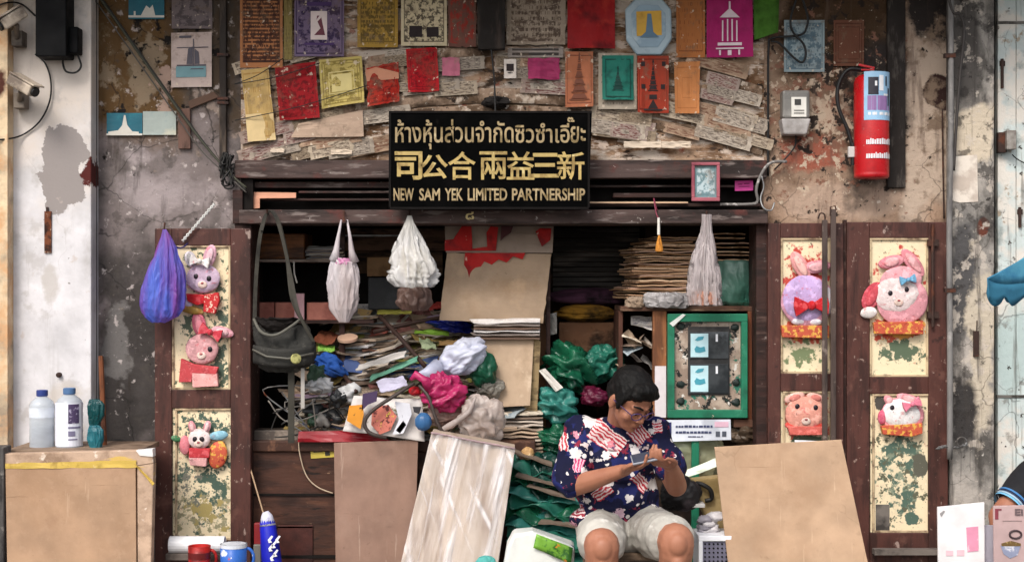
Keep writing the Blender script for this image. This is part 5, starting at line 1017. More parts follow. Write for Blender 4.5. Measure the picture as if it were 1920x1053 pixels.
# shoulder bag on its straps
t = thing('shoulder_bag', 'dark olive grey shoulder bag hanging on long straps at the left of the doorway', 'bag')
M_ol = wm('olive_canvas', '33322f', [('1f1e1c', 5, .5, .64), ('504e48', 26, .58, .68)], .85, .4, 70)
yq = -.13
rows = [(608, 476, 572), (622, 472, 582), (640, 471, 592), (665, 473, 592), (685, 482, 580), (697, 500, 560)]
put(bag_mesh(rows, yq, .42, .16, 4, 88), 'bag_body', M_ol, t, smooth=True)
put(MB().tube(smoothpts([P(476, 598, yq-.02), P(490, 622, yq-.09), P(516, 628, yq-.10), P(545, 612, yq-.09), P(566, 596, yq-.02)], 6), .007, 8), 'rim', C('rim_olive', '5a5850', rough=.8), t, smooth=True)
put(bag_mesh([(596, 480, 560), (606, 484, 556), (620, 496, 540)], yq-.03, .5, .1, 3, 89), 'dark_opening', M_dark, t, smooth=True)  # solid near-black piece stands for the shade inside the bag mouth
put(MB().grid(lambda u, v: P(476 + 112*u, 646 + 34*v + 8*math.sin(math.pi*u), yq - .094*max(.02, math.sin(math.pi*min(max(u, .03), .97)))**.5 - .002 + .012*v), 16, 5), 'front_pocket', M_ol, t, solid=.006, smooth=True)
put(MB().tube([P(474, 655, yq-.04), P(500, 668, yq-.105), P(540, 672, yq-.11), P(588, 662, yq-.05)], .005, 6), 'piping', C('piping_olive', '5c5a52'), t, smooth=True)
put(MB().lathe([(0, 0), (.024, 0), (.024, .006), (.018, .010), (0, .010)], P(555, 672, yq-.108), 14, Matrix.Rotation(R(90), 3, 'X')), 'yellow_badge', wm('badge_yellow', 'a8a468', [('6c6a40', 24, .5, .58)], .8), t)
def strap(pts, w_, name='strap'):
    pts = smoothpts(pts, 6); mb = MB(); vs = []
    for p in pts: vs += [p + Vector((-w_/2, 0, 0)), p + Vector((w_/2, 0, 0))]
    mb.add(vs, [(2*i, 2*i+1, 2*i+3, 2*i+2) for i in range(len(pts)-1)]); return put(mb, name, wm('strap_web', '39362f', [('23211d', 5, .5, .62)], .8, .3), t, solid=.004)
strap([P(477, 610, yq), P(480, 520, yq), P(488, 440, yq), P(502, 398, -.11), P(520, 410, yq), P(538, 480, yq), P(548, 560, yq-.04), P(572, 610, yq-.02)], .018)
strap([P(490, 432, yq-.01), P(500, 400, -.115), P(514, 402, -.118), P(528, 440, yq-.01), P(546, 520, yq-.03), P(560, 585, yq-.06), P(588, 640, yq-.04)], .016)
put(MB().bp(540, 690, 552, 830, yq-.02, .004), 'hanging_strap', _cache['strap_web'], t)
put(MB().bp(564, 690, 571, 765, yq-.03, .004), 'pale_strap', C('pale_web', '9f9a94', rough=.7), t)
put(MB().tube([P(501, 397, -.085), P(501, 399, -.13), P(501, 393, -.135)], .005, 6), 'nail', M_iron, t)
# violet blue bag on the left door
t = thing('plastic_bag', 'blue and violet plastic bag hanging on the left door leaf', 'bag')
yv = -.19
put(bag_mesh([(430, 305, 312), (445, 302, 322), (465, 294, 332), (490, 284, 341), (515, 274, 347), (540, 266, 348), (560, 263, 347), (580, 264, 344), (594, 272, 334), (604, 284, 312)], yv, .55, .16, 8, 91), 'bag_body', film('violet_film', '6c86f0', .85, .3, k=(1.6, 1, .2), bs=34, bst=1.0, trans=.45, hi='a448a4'), t, smooth=True)
put(MB().tube([P(309, 418, -.07), P(308, 428, -.12), P(308, 436, yv)], .004, 6), 'hook', M_iron, t)
put(MB().tube(bez(P(314, 436, yv), P(326, 470, yv), P(340, 470, yv), P(352, 456, -.09), 8), .004, 6), 'handle', C('violet_handle', '39376e', rough=.4), t, smooth=True)
t = thing('rope', 'white twisted cord tied at the top of the left door leaf', 'rope')
for i in range(2): put(MB().tube([P(342 + 60*u/12 + (1.5 if (u+i) % 2 else -1.5), 452 - 70*(u/12) + (1.5 if (u+i) % 2 else -1.5), -.085) for u in range(13)], .0035, 5), 'strand', C('cord_white', 'c8c8c4', rough=.8), t, smooth=True)

# ---------------------------------------------------------------- rabbit ornaments stuck on the door panels
GRb = 'rabbit ornaments on the folding doors'
EY = C('ornament_black', '221a20', rough=.3)
def felt(h): return wm('felt_' + h, h, [((*[c*.55 for c in H(h)[:3]], 1), 20, .52, .6, {'a': .5}), ((*[min(.85, c*1.25+.08) for c in H(h)[:3]], 1), 30, .53, .6, {'a': .7}), ('c4505a', 38, .6, .64, {'a': .5}), ('6a4a48', 46, .64, .69, {'a': .6})], .9, .5, 110, spec=.15, var=.2)
def rabbit(label, cx, cy, hw, hh_, col, eyes, ears=(), bow=None, body=(), y=-.085, nose=True, extra=(), tilt=0):
    t = thing('rabbit_ornament', label, 'ornament', GRb); M = Matrix.Rotation(R(tilt), 3, 'Y')
    O = P(cx, cy, y); sx = L(1, y)
    put(lump(O, (hw*sx, .020, hh_*sx), .04, 4, 3, M, 48, 30, False).roughen(.0022, 75), 'head', felt(col), t, smooth=True)
    def at(dx, dy, dz): v = M @ Vector((dx*sx, 0, -dy*sx)); return O + v + Vector((0, -dz, 0))
    def surf(dx, dy): return .020 * math.sqrt(max(0, 1-(dx/hw)**2-(dy/hh_)**2))
    for dx, dy in eyes: put(MB().ell(at(dx, dy, surf(dx, dy)), (4.6*sx, .004, 5.2*sx), None, 12, 8), 'eye', EY, t, smooth=True)
    if nose:
        put(MB().ell(at(0, hh_*.42, surf(0, hh_*.42)), (9*sx, .006, 7*sx), None, 14, 8), 'muzzle', felt('d8c0b4'), t, smooth=True)
        put(MB().ell(at(0, hh_*.32, surf(0, hh_*.42)+.006), (3*sx, .003, 2.2*sx), None, 8, 6), 'nose', felt('a05a5c'), t, smooth=True)
    for dx, dy, w_, h_, a, c1, c2 in ears:
        E = M @ Matrix.Rotation(R(a), 3, 'Y'); c = at(dx, dy, -.004)
        e = put(MB().ell(c, (w_*sx, .008, h_*sx), E, 16, 10), 'ear', felt(c1), t, smooth=True)
        put(MB().ell(c + Vector((0, -.009, 0)), (w_*sx*.55, .006, h_*sx*.72), E, 14, 8), 'inner_ear', felt(c2), e, smooth=True)
    if bow:
        dx, dy, s_, c_, a = bow; Eb = Matrix.Rotation(R(a), 3, 'Y'); c = at(dx, dy, .03); mb = MB()
        for k_ in (-1, 1):
            pr = [Vector((k_*.1, 0, .12)), Vector((k_*1, 0, .62)), Vector((k_*1.1, 0, 0)), Vector((k_*1, 0, -.62)), Vector((k_*.1, 0, -.12))]
            fr_ = [c + Eb @ (q*s_*sx) + Vector((0, -.008, 0)) for q in pr]; bk = [q + Vector((0, .018, 0)) for q in fr_]
            n = 5; mb.add(fr_+bk, [tuple(range(n)), tuple(range(n, 2*n))[::-1]] + [(i, n+i, n+(i+1) % n, (i+1) % n) for i in range(n)])
        mb.ell(c + Vector((0, -.008, 0)), (.28*s_*sx, .014, .3*s_*sx), None, 10, 8)
        put(mb, 'bow', felt(c_), t, bevel=.002)
    for nm, kind_, args, c_ in body:
        if kind_ == 'e': dx, dy, w_, h_, a = args; mb = lump(at(dx, dy, -.002), (w_*sx, .013, h_*sx), .08, 5, int(abs(dx)+9), M @ Matrix.Rotation(R(a), 3, 'Y'), 24, 14, False)
        else: mb = MB().prism([(cx+a_, cy+b_) for a_, b_ in args], y-.016, .03); mb.roughen(.002, 40)
        put(mb, nm, c_ if not isinstance(c_, str) else felt(c_), t, smooth=(kind_ == 'e'), bevel=0 if kind_ == 'e' else .003)
    return t
M_chk = wm('checked_felt', 'b02a2c', [('e0c4b0', 60, .55, .58, {'k': (1, 1, 1)})], .8, .2, 60)
M_coin = wm('gold_red_paper', 'b8523a', [('d0a048', 40, .52, .56), ('8c2a24', 30, .6, .64)], .6, .3, 60)
rabbit('lavender rabbit ornament with a red neckerchief at the top of the left door', 381, 522, 32, 27, 'b9a2b4', [(-12, -4), (12, 0)],
       [(-24, -36, 11, 16, -20, 'c8c0c4', 'a8a4a0'), (12, -42, 12, 22, 14, 'c89aa8', 'd8b4bc')], (-4, -32, 17, 'd8d0cc', 10),
       [('neckerchief', 'p', [(-32, 28), (2, 30), (4, 46), (-12, 50), (-30, 42)], 'b8242a'), ('checked_cloth', 'p', [(2, 30), (28, 26), (30, 40), (22, 66), (0, 62)], M_chk), ('paw', 'e', (-24, 58, 26, 8, 15), '9a7a3c'), ('arm', 'e', (-30, 46, 12, 8, 40), 'c0b0c0')])
rabbit('pink rabbit ornament with a red bow and red jacket on the left door', 379, 654, 31, 28, 'cf9a9c', [(16, 0)],
       [(-6, -46, 13, 24, -12, 'c4687a', 'd88a94'), (38, -32, 22, 10, 14, 'd49aa4', 'e0b4b8')], (18, -32, 20, 'b83a46', 22),
       [('jacket', 'p', [(-40, 18), (-16, 28), (30, 34), (26, 48), (-18, 46), (-20, 62), (-44, 62)], 'b4464a'), ('skirt', 'p', [(-20, 44), (28, 46), (30, 70), (-18, 72)], 'd89c98')])
rabbit('square faced white pink rabbit ornament with a gold red fan, lower left panel', 374, 822, 21, 19, 'd4c2c0', [(-7, 0), (6, 0)],
       [(-14, -22, 7, 12, -15, 'c88a90', 'd8b0b0'), (14, -22, 7, 12, 15, 'c88a90', 'd8b0b0')], None,
       [('tunic', 'p', [(-20, 18), (20, 18), (18, 36), (-20, 36)], 'b83c42'), ('trousers', 'p', [(-20, 36), (14, 36), (12, 52), (-18, 50)], 'd09c9a'), ('fan', 'e', (34, 30, 18, 26, 10), M_coin), ('blue_flower', 'e', (36, -6, 18, 9, -8), '7aa4b4'), ('pink_collar', 'e', (-28, 12, 10, 18, 0), 'c87880'), ('leaf', 'e', (-44, 0, 10, 6, 20), '3c6a46')])
rabbit('round lavender rabbit ornament with a red bow behind the iron bars', 1511, 560, 44, 44, 'b49ac4', [],
       [(-10, -62, 14, 30, -30, 'c88a88', 'd8a8a0'), (20, -60, 28, 12, -8, 'c88a94', 'd4a0a4')], (8, 12, 30, 'b8262c', -4),
       [('foot', 'e', (-14, 42, 13, 7, 0), 'd4ccd4'), ('foot', 'e', (18, 43, 13, 7, 0), 'd4ccd4'), ('pink_rim', 'e', (2, 4, 50, 48, 0), 'c08a9c'), ('wing', 'e', (42, 4, 9, 26, 0), 'c4c0c4'), ('gold_base', 'p', [(-46, 50), (44, 50), (44, 74), (-44, 72)], M_coin)], nose=False)
rabbit('tilted pale rabbit ornament with one red ear and a small blue bow', 1682, 552, 42, 35, 'd8c6c4', [(-14, -4), (17, -8)],
       [(-46, -2, 17, 29, 35, 'b84854', 'c4505a'), (-4, -62, 26, 12, -8, 'c88088', 'd49a9c'), (36, -56, 13, 32, -32, 'c88088', 'd49a9c')], (20, -26, 14, '6aa0c0', -10),
       [('crescent_body', 'e', (8, 12, 49, 46, 0), 'cc8e96'), ('white_paw', 'e', (-56, 28, 16, 11, 0), 'd4ccc8'), ('pink_hood', 'e', (10, -26, 40, 26, 0), 'd09aa0'), ('gold_base', 'p', [(-44, 52), (50, 50), (50, 74), (-42, 74)], M_coin)], tilt=-6)
rabbit('coral faced rabbit ornament on the inner lower right panel behind the bars', 1510, 775, 38, 32, 'd49484', [(-16, -14), (18, -12)],
       [(-20, -30, 20, 9, -18, 'd8a89c', 'c87a70'), (20, -30, 18, 8, 16, 'd8a89c', 'c87a70')], None,
       [('red_collar', 'e', (0, 22, 38, 14, 0), 'c4483e'), ('coral_ruff', 'p', [(-34, 24), (36, 24), (34, 40), (-28, 40)], 'c8645a')])
rabbit('white rabbit ornament with a pink bow and coral ruff on the outer lower right panel', 1690, 776, 36, 28, 'd8d2d0', [(-20, -10)],
       [(10, -30, 24, 9, 8, 'cc8a90', 'd8a8a8'), (-26, -22, 12, 8, 40, 'cc8a90', 'd8a8a8')], (14, -22, 16, 'cc7488', -20),
       [('pink_cheek', 'e', (-34, 10, 9, 14, 0), 'b85068'), ('coral_ruff', 'p', [(-38, 22), (40, 16), (40, 36), (20, 42), (-34, 38)], M_coin), ('pink_hood', 'e', (2, 2, 41, 33, 0), 'c8848c')], tilt=8, nose=False)
put(MB().sheet([P(1490, 824, -.09), P(1536, 826, -.09), P(1536, 836, -.09), P(1490, 834, -.09)], 3, 2, .002, 5, 3), 'paper_strip', M_white, None, 'white paper strip under the coral faced rabbit', 'paper', solid=.001)

# ---------------------------------------------------------------- boards, bags and goods in front
G_b = None
# sheeted board leaning at the lower left
t = thing('table_top', 'tan board with a worn peach rim standing on edge at the lower left', 'board')
mb = MB().prism([(10, 878), (254, 872), (256, 1112), (14, 1112)], -.61, .03); put(mb, 'face_board', M_cardL, t, bevel=.002)
M_rim = wm('worn_peach_rim', 'b59a84', [('8d7460', 7, .5, .64), ('c9a85c', 10, .6, .66, {'k': (.4, 1, 2)}), ('5a4a3c', 22, .64, .69), ('d8c8b8', 14, .62, .68)], .8, .4, 30)
put(MB().prism([(6, 850), (284, 843), (288, 868), (256, 873), (8, 879)], -.605, .05), 'top_rim', M_rim, t, bevel=.004)
put(MB().prism([(257, 873), (288, 868), (282, 1112), (258, 1112)], -.603, .05), 'side_rim', M_rim, t, bevel=.004)
tp = MB().sheet([P(10, 868, -.612), P(256, 862, -.612), P(256, 876, -.612), P(10, 878, -.612)], 14, 2, .004, 6, 4, 0, (), None, .006).sheet([P(252, 868, -.612), P(262, 876, -.614), P(290, 905, -.618), P(286, 910, -.618)], 4, 3, .01, 6, 5)
put(tp, 'peeling_tape', wm('yellow_tape', 'c2a450', [('8a7034', 9, .5, .62), ('d8c490', 12, .6, .68)], .6, .2), t, solid=.001)
put(MB().prism([(254, 844), (286, 841), (287, 856), (262, 854)], -.61, .05), 'white_corner', C('white_corner', 'd8d4d0', rough=.6), t, bevel=.002)
lw = MB().bp(0, 842, 288, 848, -.60, .5)
t3 = thing('low_stand', 'low wooden stand behind the tan board, carrying the bottles', 'stand')
put(MB().bp(10, 843, 262, 853, -.50, .36), 'stand_top', wm('stand_wood', '85705e', [('5c4a3c', 5, .5, .64)], .8), t3, bevel=.003)
for x in (20, 252):
    for yy in (-.48, -.18): 
        a = P(x, 852, yy); put(MB().box((a.x, yy, (a.z+.06)/2), (.04, .04, a.z-.06), None), 'leg', wm('stand_wood', ''), t3)
# bottles
M_bot = film('bottle_plastic', 'e8eef8', .9, .12, k=(1, 1, 2), bs=8, bst=.2, trans=.5)
def bottle(lbl, cx, top, bot, hw, capc, lab):
    t = thing('water_bottle', lbl, 'bottle', 'large water bottles on the low stand'); y = -.36
    c = P(cx, bot, y); h = L(bot-top, y); r = L(hw, y)
    pr = [(0, 0), (r*.9, 0), (r, .008)]
    for i in range(1, 12):
        z = .008 + (h*.76-.008)*i/12; pr.append((r*(1 if i % 2 else .975), z))
    pr += [(r, h*.76), (r*.85, h*.82), (r*.5, h*.88), (r*.36, h*.9), (r*.36, h*.93), (0, h*.93)]
    put(MB().lathe(pr, c, 24), 'bottle_body', M_bot, t, smooth=True)
    put(MB().lathe([(0, 0)] + [(r*.93, .004)] + [(r*.93, h*.42), (0, h*.42)], c + Vector((0, 0, .002)), 20), 'water', film('bottle_water', 'e6edf8', .7, .1, bst=.05, trans=.5), t, smooth=False)
    put(MB().lathe([(r*.44, 0), (r*.46, .004), (r*.46, h*.09), (r*.4, h*.1), (0, h*.1)], c + Vector((0, 0, h*.905)), 20), 'cap', C(capc[0], capc[1], rough=.4), t)
    z0, z1, col = lab; n = 12; mb = MB()
    for i in range(n):
        a0, a1 = R(-175) + R(170)*i/n, R(-175) + R(170)*(i+1)/n
        mb.add([c + Vector((math.cos(a)*(r+.0015), math.sin(a)*(r+.0015), h*z)) for a, z in ((a0, z0), (a1, z0), (a1, z1), (a0, z1))], [(0, 1, 2, 3)])
    put(mb, 'label', C(*col, rough=.4), t)
    return t, c, r, h
bottle('clear water bottle with a dark blue cap on the left of the low stand', 79, 731, 846, 23, ('cap_navy', '2c3c7a'), (.56, .72, ('label_pale', 'c9cfd8')))
tb_, c_, r_, h_ = bottle('white labelled water bottle with a grey blue cap, right of the clear one', 130, 727, 846, 25, ('cap_slate', '4c6c94'), (.1, .78, ('label_milky', 'd8dae4')))
bl = MB()
def curved(a0, a1, z0, z1, k=.003):
    for i in range(4):
        b0, b1 = a0+(a1-a0)*i/4, a0+(a1-a0)*(i+1)/4
        bl.add([c_ + Vector((math.cos(R(a))*(r_+k), math.sin(R(a))*(r_+k), h_*z)) for a, z in ((b0, z0), (b1, z0), (b1, z1), (b0, z1))], [(0, 1, 2, 3)])
curved(-78, -32, .46, .76); put(bl, 'dark_mark', wm('label_purple_print', '4a3d5c', [('9c94ac', 50, .56, .6)], .5), tb_)
bl = MB(); curved(-78, -24, .38, .41); curved(-78, -50, .26, .34); curved(-78, -40, .2, .22); put(bl, 'small_print', C('label_grey_print', '74708a', rough=.5), tb_)
t = thing('teal_bag', 'shiny teal foil bag beside the bottles, with a turquoise lower half', 'bag')
put(bag_mesh([(748, 168, 186), (758, 164, 196), (778, 165, 196), (792, 166, 188), (798, 168, 186)], -.38, .5, .2, 6, 95), 'upper_bag', film('teal_film', '1c6c6c', .97, .2, k=(1, 1, 1), bs=10, bst=1., hi='124a4e'), t, smooth=True)
put(bag_mesh([(797, 168, 186), (806, 165, 194), (826, 163, 194), (840, 168, 190)], -.40, .5, .2, 6, 96), 'lower_bag', film('turquoise_film', '3f9aa8', .97, .2, k=(1, 1, 1), bs=12, bst=1., hi='1c5c68'), t, smooth=True)
put(MB().tube([P(189, 668, -.14), P(196, 842, -.3)], .012, 8), 'rod', wm('rust_rod', '6a3c22', [('3a2014', 6, .5, .62, {'k': (3, 3, .5)})], .8), None, 'rust brown rod leaning behind the teal bag', 'rod')
# goods in front of the left door
t = thing('low_shelf', 'low ledge with mugs in front of the left door', 'shelf')
put(MB().bp(310, 1038, 430, 1050, -.46, .14).bp(318, 1074, 475, 1082, -.66, .24), 'shelf_top', wm('shelf_grey_wood', '6b615a', [('48403b', 6, .5, .62)], .8), t, bevel=.003)
for x in (326, 462):
    for yy in (-.64, -.45): a = P(x, 1081, yy); put(MB().box((a.x, yy, (a.z+.06)/2), (.03, .03, a.z-.06)), 'leg', M_brown2, t)
put(MB().tube([P(318, 1020, -.42), P(422, 1020, -.42)], [L(16, -.42)]*2, 20), 'paper_roll', wm('white_roll', 'd8d8da', [('bcbcc0', 6, .54, .66)], .5, .1), None, 'white paper roll lying on the low ledge behind the mugs', 'roll', bevel=.003)
def mug(lbl, cx, top, bot, hw, m_in, m_out, band=None):
    t = thing('mug', lbl, 'mug', 'mugs on the low ledge'); y = -.55; c = P(cx, bot, y); r = L(hw, y); h = L(bot-top, y)
    put(MB().lathe([(0, 0), (r*.92, 0), (r*.96, .005), (r, h), (r*.92, h), (r*.88, .01), (0, .01)], c, 26), 'cup', m_out, t, smooth=True)
    put(MB().tube(bez(c + Vector((r*.95, 0, h*.85)), c + Vector((r*1.7, 0, h*.85)), c + Vector((r*1.7, 0, h*.2)), c + Vector((r*.95, 0, h*.2)), 8), .007, 8), 'handle', m_out, t, smooth=True)
    if band: put(MB().lathe([(r*.985, h*band[0]), (r*1.012, h*band[0]), (r*1.012, h*band[1]), (r*.985, h*band[1])], c, 26), 'band', band[2], t)
mug('red mug with a dark rim, left of the blue mug', 374, 1022, 1074, 21, None, wm('mug_red', 'a8201c', [('6c1210', 8, .5, .64)], .35), (.55, .78, C('mug_band', '5a1414', rough=.3)))
mug('blue and white mug with a red flower print on the low ledge', 438, 1018, 1074, 25, None, wm('mug_blue', '2a5aa8', [('c8ccd4', 12, .6, .64, {}), ('9c3434', 20, .64, .67)], .35), (.88, 1.0, C('mug_rim', 'c8ccd4', rough=.3)))
t = thing('umbrella', 'furled blue umbrella or banner with white lettering at the foot of the chest', 'umbrella')
A, B = P(500, 966, -.16), P(516, 1110, -.20)
put(MB().tube([A, A*.9+B*.1, A*.5+B*.5, B], [.024, .036, .045, .048], 20), 'cloth', wm('blue_nylon', '1820b0', [('0e1478', 5, .5, .65, {'k': (3, 3, .6)})], .5, .2), t, smooth=True)
put(MB().tube([A + Vector((-.006, 0, .018)), A, A*.87+B*.13], [.014, .026, .0385], 16), 'white_end', wm('white_nylon', 'c4c4d4', [('8a8aa8', 14, .54, .6)], .6), t, smooth=True)
lt = MB()
for i, (x, y0) in enumerate(((506, 1008), (513, 1018), (507, 1024), (516, 1034), (510, 1042), (520, 1008))):
    lt.prism([(x-4, y0+3), (x+3, y0-5), (x+6, y0-3), (x+1, y0+4), (x+4, y0+8), (x-2, y0+9)], -.228, .004)
put(lt, 'white_lettering', M_white, t)
put(MB().bp(476, 980, 490, 1020, -.1, .03), 'red_tool', C('tool_red', '7e1c20', rough=.5), None, 'dark red upright tool at the foot of the left door post', 'tool', bevel=.004)
put(MB().bp(475, 1020, 489, 1110, -.11, .03), 'grey_tin', C('tin_grey', '6d6a64', rough=.5), None, 'dull grey tin under the red tool handle', 'tin', bevel=.004)

panelq('fibreboard_sheet', [(626, 830), (784, 824), (776, 1112), (630, 1112)], -.08, .012, M_cardB, 'dusty brown fibreboard sheet leaning on the wooden chest', 'board')
# plastic wrapped boards
t = thing('wrapped_boards', 'stack of boards wrapped in shiny clear plastic, leaning beside the seated man', 'boards')
def wq(y0): return [(806, 816), (966, 846), (926, 1112), (738, 1112)]
mb = MB().prism(wq(0), -.42, .16)
z0 = min(v.z for v in mb.v)
for v in mb.v: v.y += .22*(v.z - z0)
put(mb, 'board_stack', wm('wrapped_board', 'ab9a8a', [('8a7462', 4, .5, .65, {'k': (3, 1, .5)}), ('bba692', 7, .56, .68, {'k': (2, 1, .6)})], .6, .2), t, bevel=.004)
zz = z0
def tri(x): return abs((x % 1) - .5)*4 - 1
def wrapf(u, v):
    l = (806 + (738-806)*v, 816 + (1112-816)*v); r_ = (966 + (926-966)*v, 846 + (1112-846)*v)
    p = P(l[0] + (r_[0]-l[0])*u, l[1] + (r_[1]-l[1])*u, -.42); p.y += .22*(p.z-zz)
    n1 = mn.noise(Vector((u*2, v*2, 3))); n2 = mn.noise(Vector((u*3, v*1.5, 9)))
    rg = .005*tri(u*7 + .5*n1) + .004*tri(u*3.1 + v*1.3 + .6*n2) + .004*tri(u*2.2 - v*1.9 + .5*n1) + .0022*tri(u*13 + v*2.1 + n2) + .002*tri(v*5 + u*1.5 + n1) + .006*n2
    return p + Vector((0, -.018 - rg, 0))
bw = NB('wrap_film')
def along(k, rot, off):
    m_ = bw.n('VectorRotate', rotation_type='Y_AXIS'); bw.set(m_.inputs['Vector'], bw.co()); m_.inputs['Angle'].default_value = R(rot); return bw.stretch(m_.outputs[0], k, off)
s1 = bw.noise(8, 3, .55, vec=along((2.0, 1, .07), -11, (0, 0, 0)), dist=.3); s2 = bw.noise(7, 1, .5, vec=along((3, 1, .16), 24, (.3, 0, .2)))
al = bw.m('MAXIMUM', bw.mr(s1, .5, .72, .16, .78), bw.mr(s2, .6, .74, .16, .8))  # whiter, denser streaks paint in the sky reflections on the film
bw.bump(bw.m('ADD', s1, bw.m('MULTIPLY', s2, .7)), .7, .015)
M_wrap = bw.fin(H('e6e2e4'), .14, .7, 0, al)
put(MB().grid(wrapf, 120, 110), 'plastic_film', M_wrap, t, smooth=True)
eg = MB()
for i in range(3):
    eg.tube([wrapf(u/14, .004+.002*i) + Vector((0, .01*i, .003)) for u in range(15)], .0045, 6)
put(eg, 'film_fold', film('wrap_fold', 'd4b8bc', .8, .2, bst=.4), t, smooth=True)
# bags piled on the chest
t = thing('plastic_bag', 'plump white plastic bag on the right of the paper heap', 'bag')
mb = lump(P(866, 672, .02), (.125, .09, .085), .2, 9, 21, Matrix.Rotation(R(-28), 3, 'Y'), grain=(.3, .3, 1))
put(mb, 'bag_body', film('white_bag_film', 'e0e2ee', .95, .35, k=(1, 1, 1), bs=9, bst=.9, trans=.25, hi='b4b8d0'), t, smooth=True)
put(MB().tube([P(822, 692, -.02), P(800, 700, -.05), P(780, 704, -.06)], [.05, .025, .012], 14).roughen(.008, 30), 'bag_neck', _cache['white_bag_film'], t, smooth=True)
put(lump(P(902, 694, .06), (.07, .07, .09), .25, 7, 22), 'plastic_bag', film('green_bag_film', '1f6c4e', .97, .3, k=(1, 1, 1), bs=10, bst=.9, hi='134a36'), None, 'green plastic bag squeezed behind the plump white bag', 'bag', smooth=True)
t = thing('plastic_bag', 'bright pink knotted plastic bag in front of the plump white bag', 'bag')
put(lump(P(834, 738, -.08), (.095, .07, .088), .3, 12, 23, grain=(.8, .2, -.6)), 'bag_body', film('pink_bag_film', 'd43a78', .97, .3, k=(1, 1, 1), bs=12, bst=1., trans=.3, hi='b42a62'), t, smooth=True)
put(MB().tube([P(806, 722, -.1), P(794, 710, -.11), P(780, 702, -.11), P(770, 712, -.1)], [.04, .018, .02, .006], 12).roughen(.006, 40), 'bag_knot', _cache['pink_bag_film'], t, smooth=True)
M_cb = film('clear_bag_film', 'dccfc8', .6, .18, k=(1, 1, .6), bs=14, bst=1., trans=.2, hi='9d8a80')
put(lump(P(902, 788, -.06), (.11, .09, .105), .3, 11, 24, grain=(.8, .3, .6)), 'plastic_bag', M_cb, None, 'crumpled clear plastic bag above the wrapped boards', 'bag', smooth=True)
put(lump(P(838, 778, -.02), (.10, .06, .055), .3, 8, 26), 'plastic_bag', film('pinkish_clear_film', 'b89c90', .8, .25, bst=1., hi='a07a70'), None, 'pinkish clear bag under the pink knotted bag', 'bag', smooth=True)
put(lump(P(920, 728, .08), (.065, .05, .055), .3, 8, 25), 'plastic_bag', film('grey_clear_film', 'a8a49c', .7, .2, bst=1., hi='8a867c'), None, 'small grey clear bag right of the green bag', 'bag', smooth=True)
put(MB().tube(smoothpts([P(826, 806, -.12), P(852, 792, -.15), P(880, 770, -.16), P(892, 742, -.15)], 5), [.006, .010, .012, .014, .015, .015, .015, .014, .013, .012, .011, .01, .009, .008, .006, .004][:16], 8).roughen(.004, 40), 'film_twist', film('pale_twist', 'd0c2bc', .9, .25, bst=.5), None, 'twisted pale plastic strip crossing the clear bag', 'strip', smooth=True)
t = thing('shopping_bag', 'white printed shopping bag with a black cord handle at the foot of the heap', 'bag')
q = [P(664, 742, -.05), P(792, 748, -.05), P(796, 826, -.10), P(642, 806, -.10)]
mb = MB().sheet(q, 12, 10, .03, 4, 31)
put(mb, 'bag_front', wm('bag_white', 'c6c0bc', [('9c948f', 6, .52, .66), ('6b6a4c', 12, .62, .66), ('8d8a94', 9, .58, .64)], .45, .3, 20), t, solid=.004, smooth=True)
def bprint(name, mat, poly): 
    mb = MB().prism(poly, -.118, .004); put(mb, name, mat, t)
bprint('orange_print', wm('bag_orange', 'd08a2c', [('4a3420', 26, .62, .65)], .5), [(655, 760), (680, 758), (682, 776), (676, 804), (650, 788)])
bprint('coral_print', wm('bag_coral', 'c87464', [('5a2a2a', 34, .54, .58), ('c8a84a', 30, .62, .65)], .5), [(698, 764), (728, 758), (744, 780), (732, 806), (712, 814), (696, 796)])
bprint('white_print', wm('bag_bright', 'd4d4dc', [('5a5a64', 40, .62, .66)], .5), [(740, 752), (768, 756), (772, 776), (756, 812), (736, 814), (748, 786)])
bprint('purple_print', C('bag_purple', '3c2a4a'), [(680, 738), (708, 732), (706, 752), (690, 758), (678, 770)])
bprint('yellow_print', C('bag_yellow', 'b8a860'), [(742, 806), (756, 788), (762, 796), (750, 812)])
bprint('dark_print', C('bag_dark', '2c2a2e'), [(774, 762), (790, 762), (786, 776), (776, 772)])
wire('handle', '', '', [P(776, 718, -.10), P(745, 738, -.14), P(700, 768, -.16), P(684, 790, -.16), P(690, 808, -.16), P(706, 816, -.16), P(724, 820, -.14)], .009, C('cord_handle', '3a302c', rough=.6), parent=t, n=8)
wire('handle', '', '', [P(786, 722, -.10), P(804, 744, -.13), P(814, 776, -.14), P(824, 800, -.14), P(834, 812, -.13)], .008, C('cord_handle', '3a302c'), parent=t, n=8)
put(lump(P(794, 791, -.13), (.040, .03, .044), .06, 5, 27, None, 28, 18), 'blue_pouch', film('blue_pouch_film', '4a7fb4', .97, .3, bst=.4, hi='3a6a9c'), None, 'small round blue pouch at the right of the printed shopping bag', 'pouch', smooth=True)
put(lump(P(778, 734, -.06), (.028, .03, .026), .15, 6, 28), 'red_ball', wm('red_shiny', 'a01a22', [('5c0e14', 7, .55, .65)], .3), None, 'small shiny red packet under the pink knot', 'packet', smooth=True)
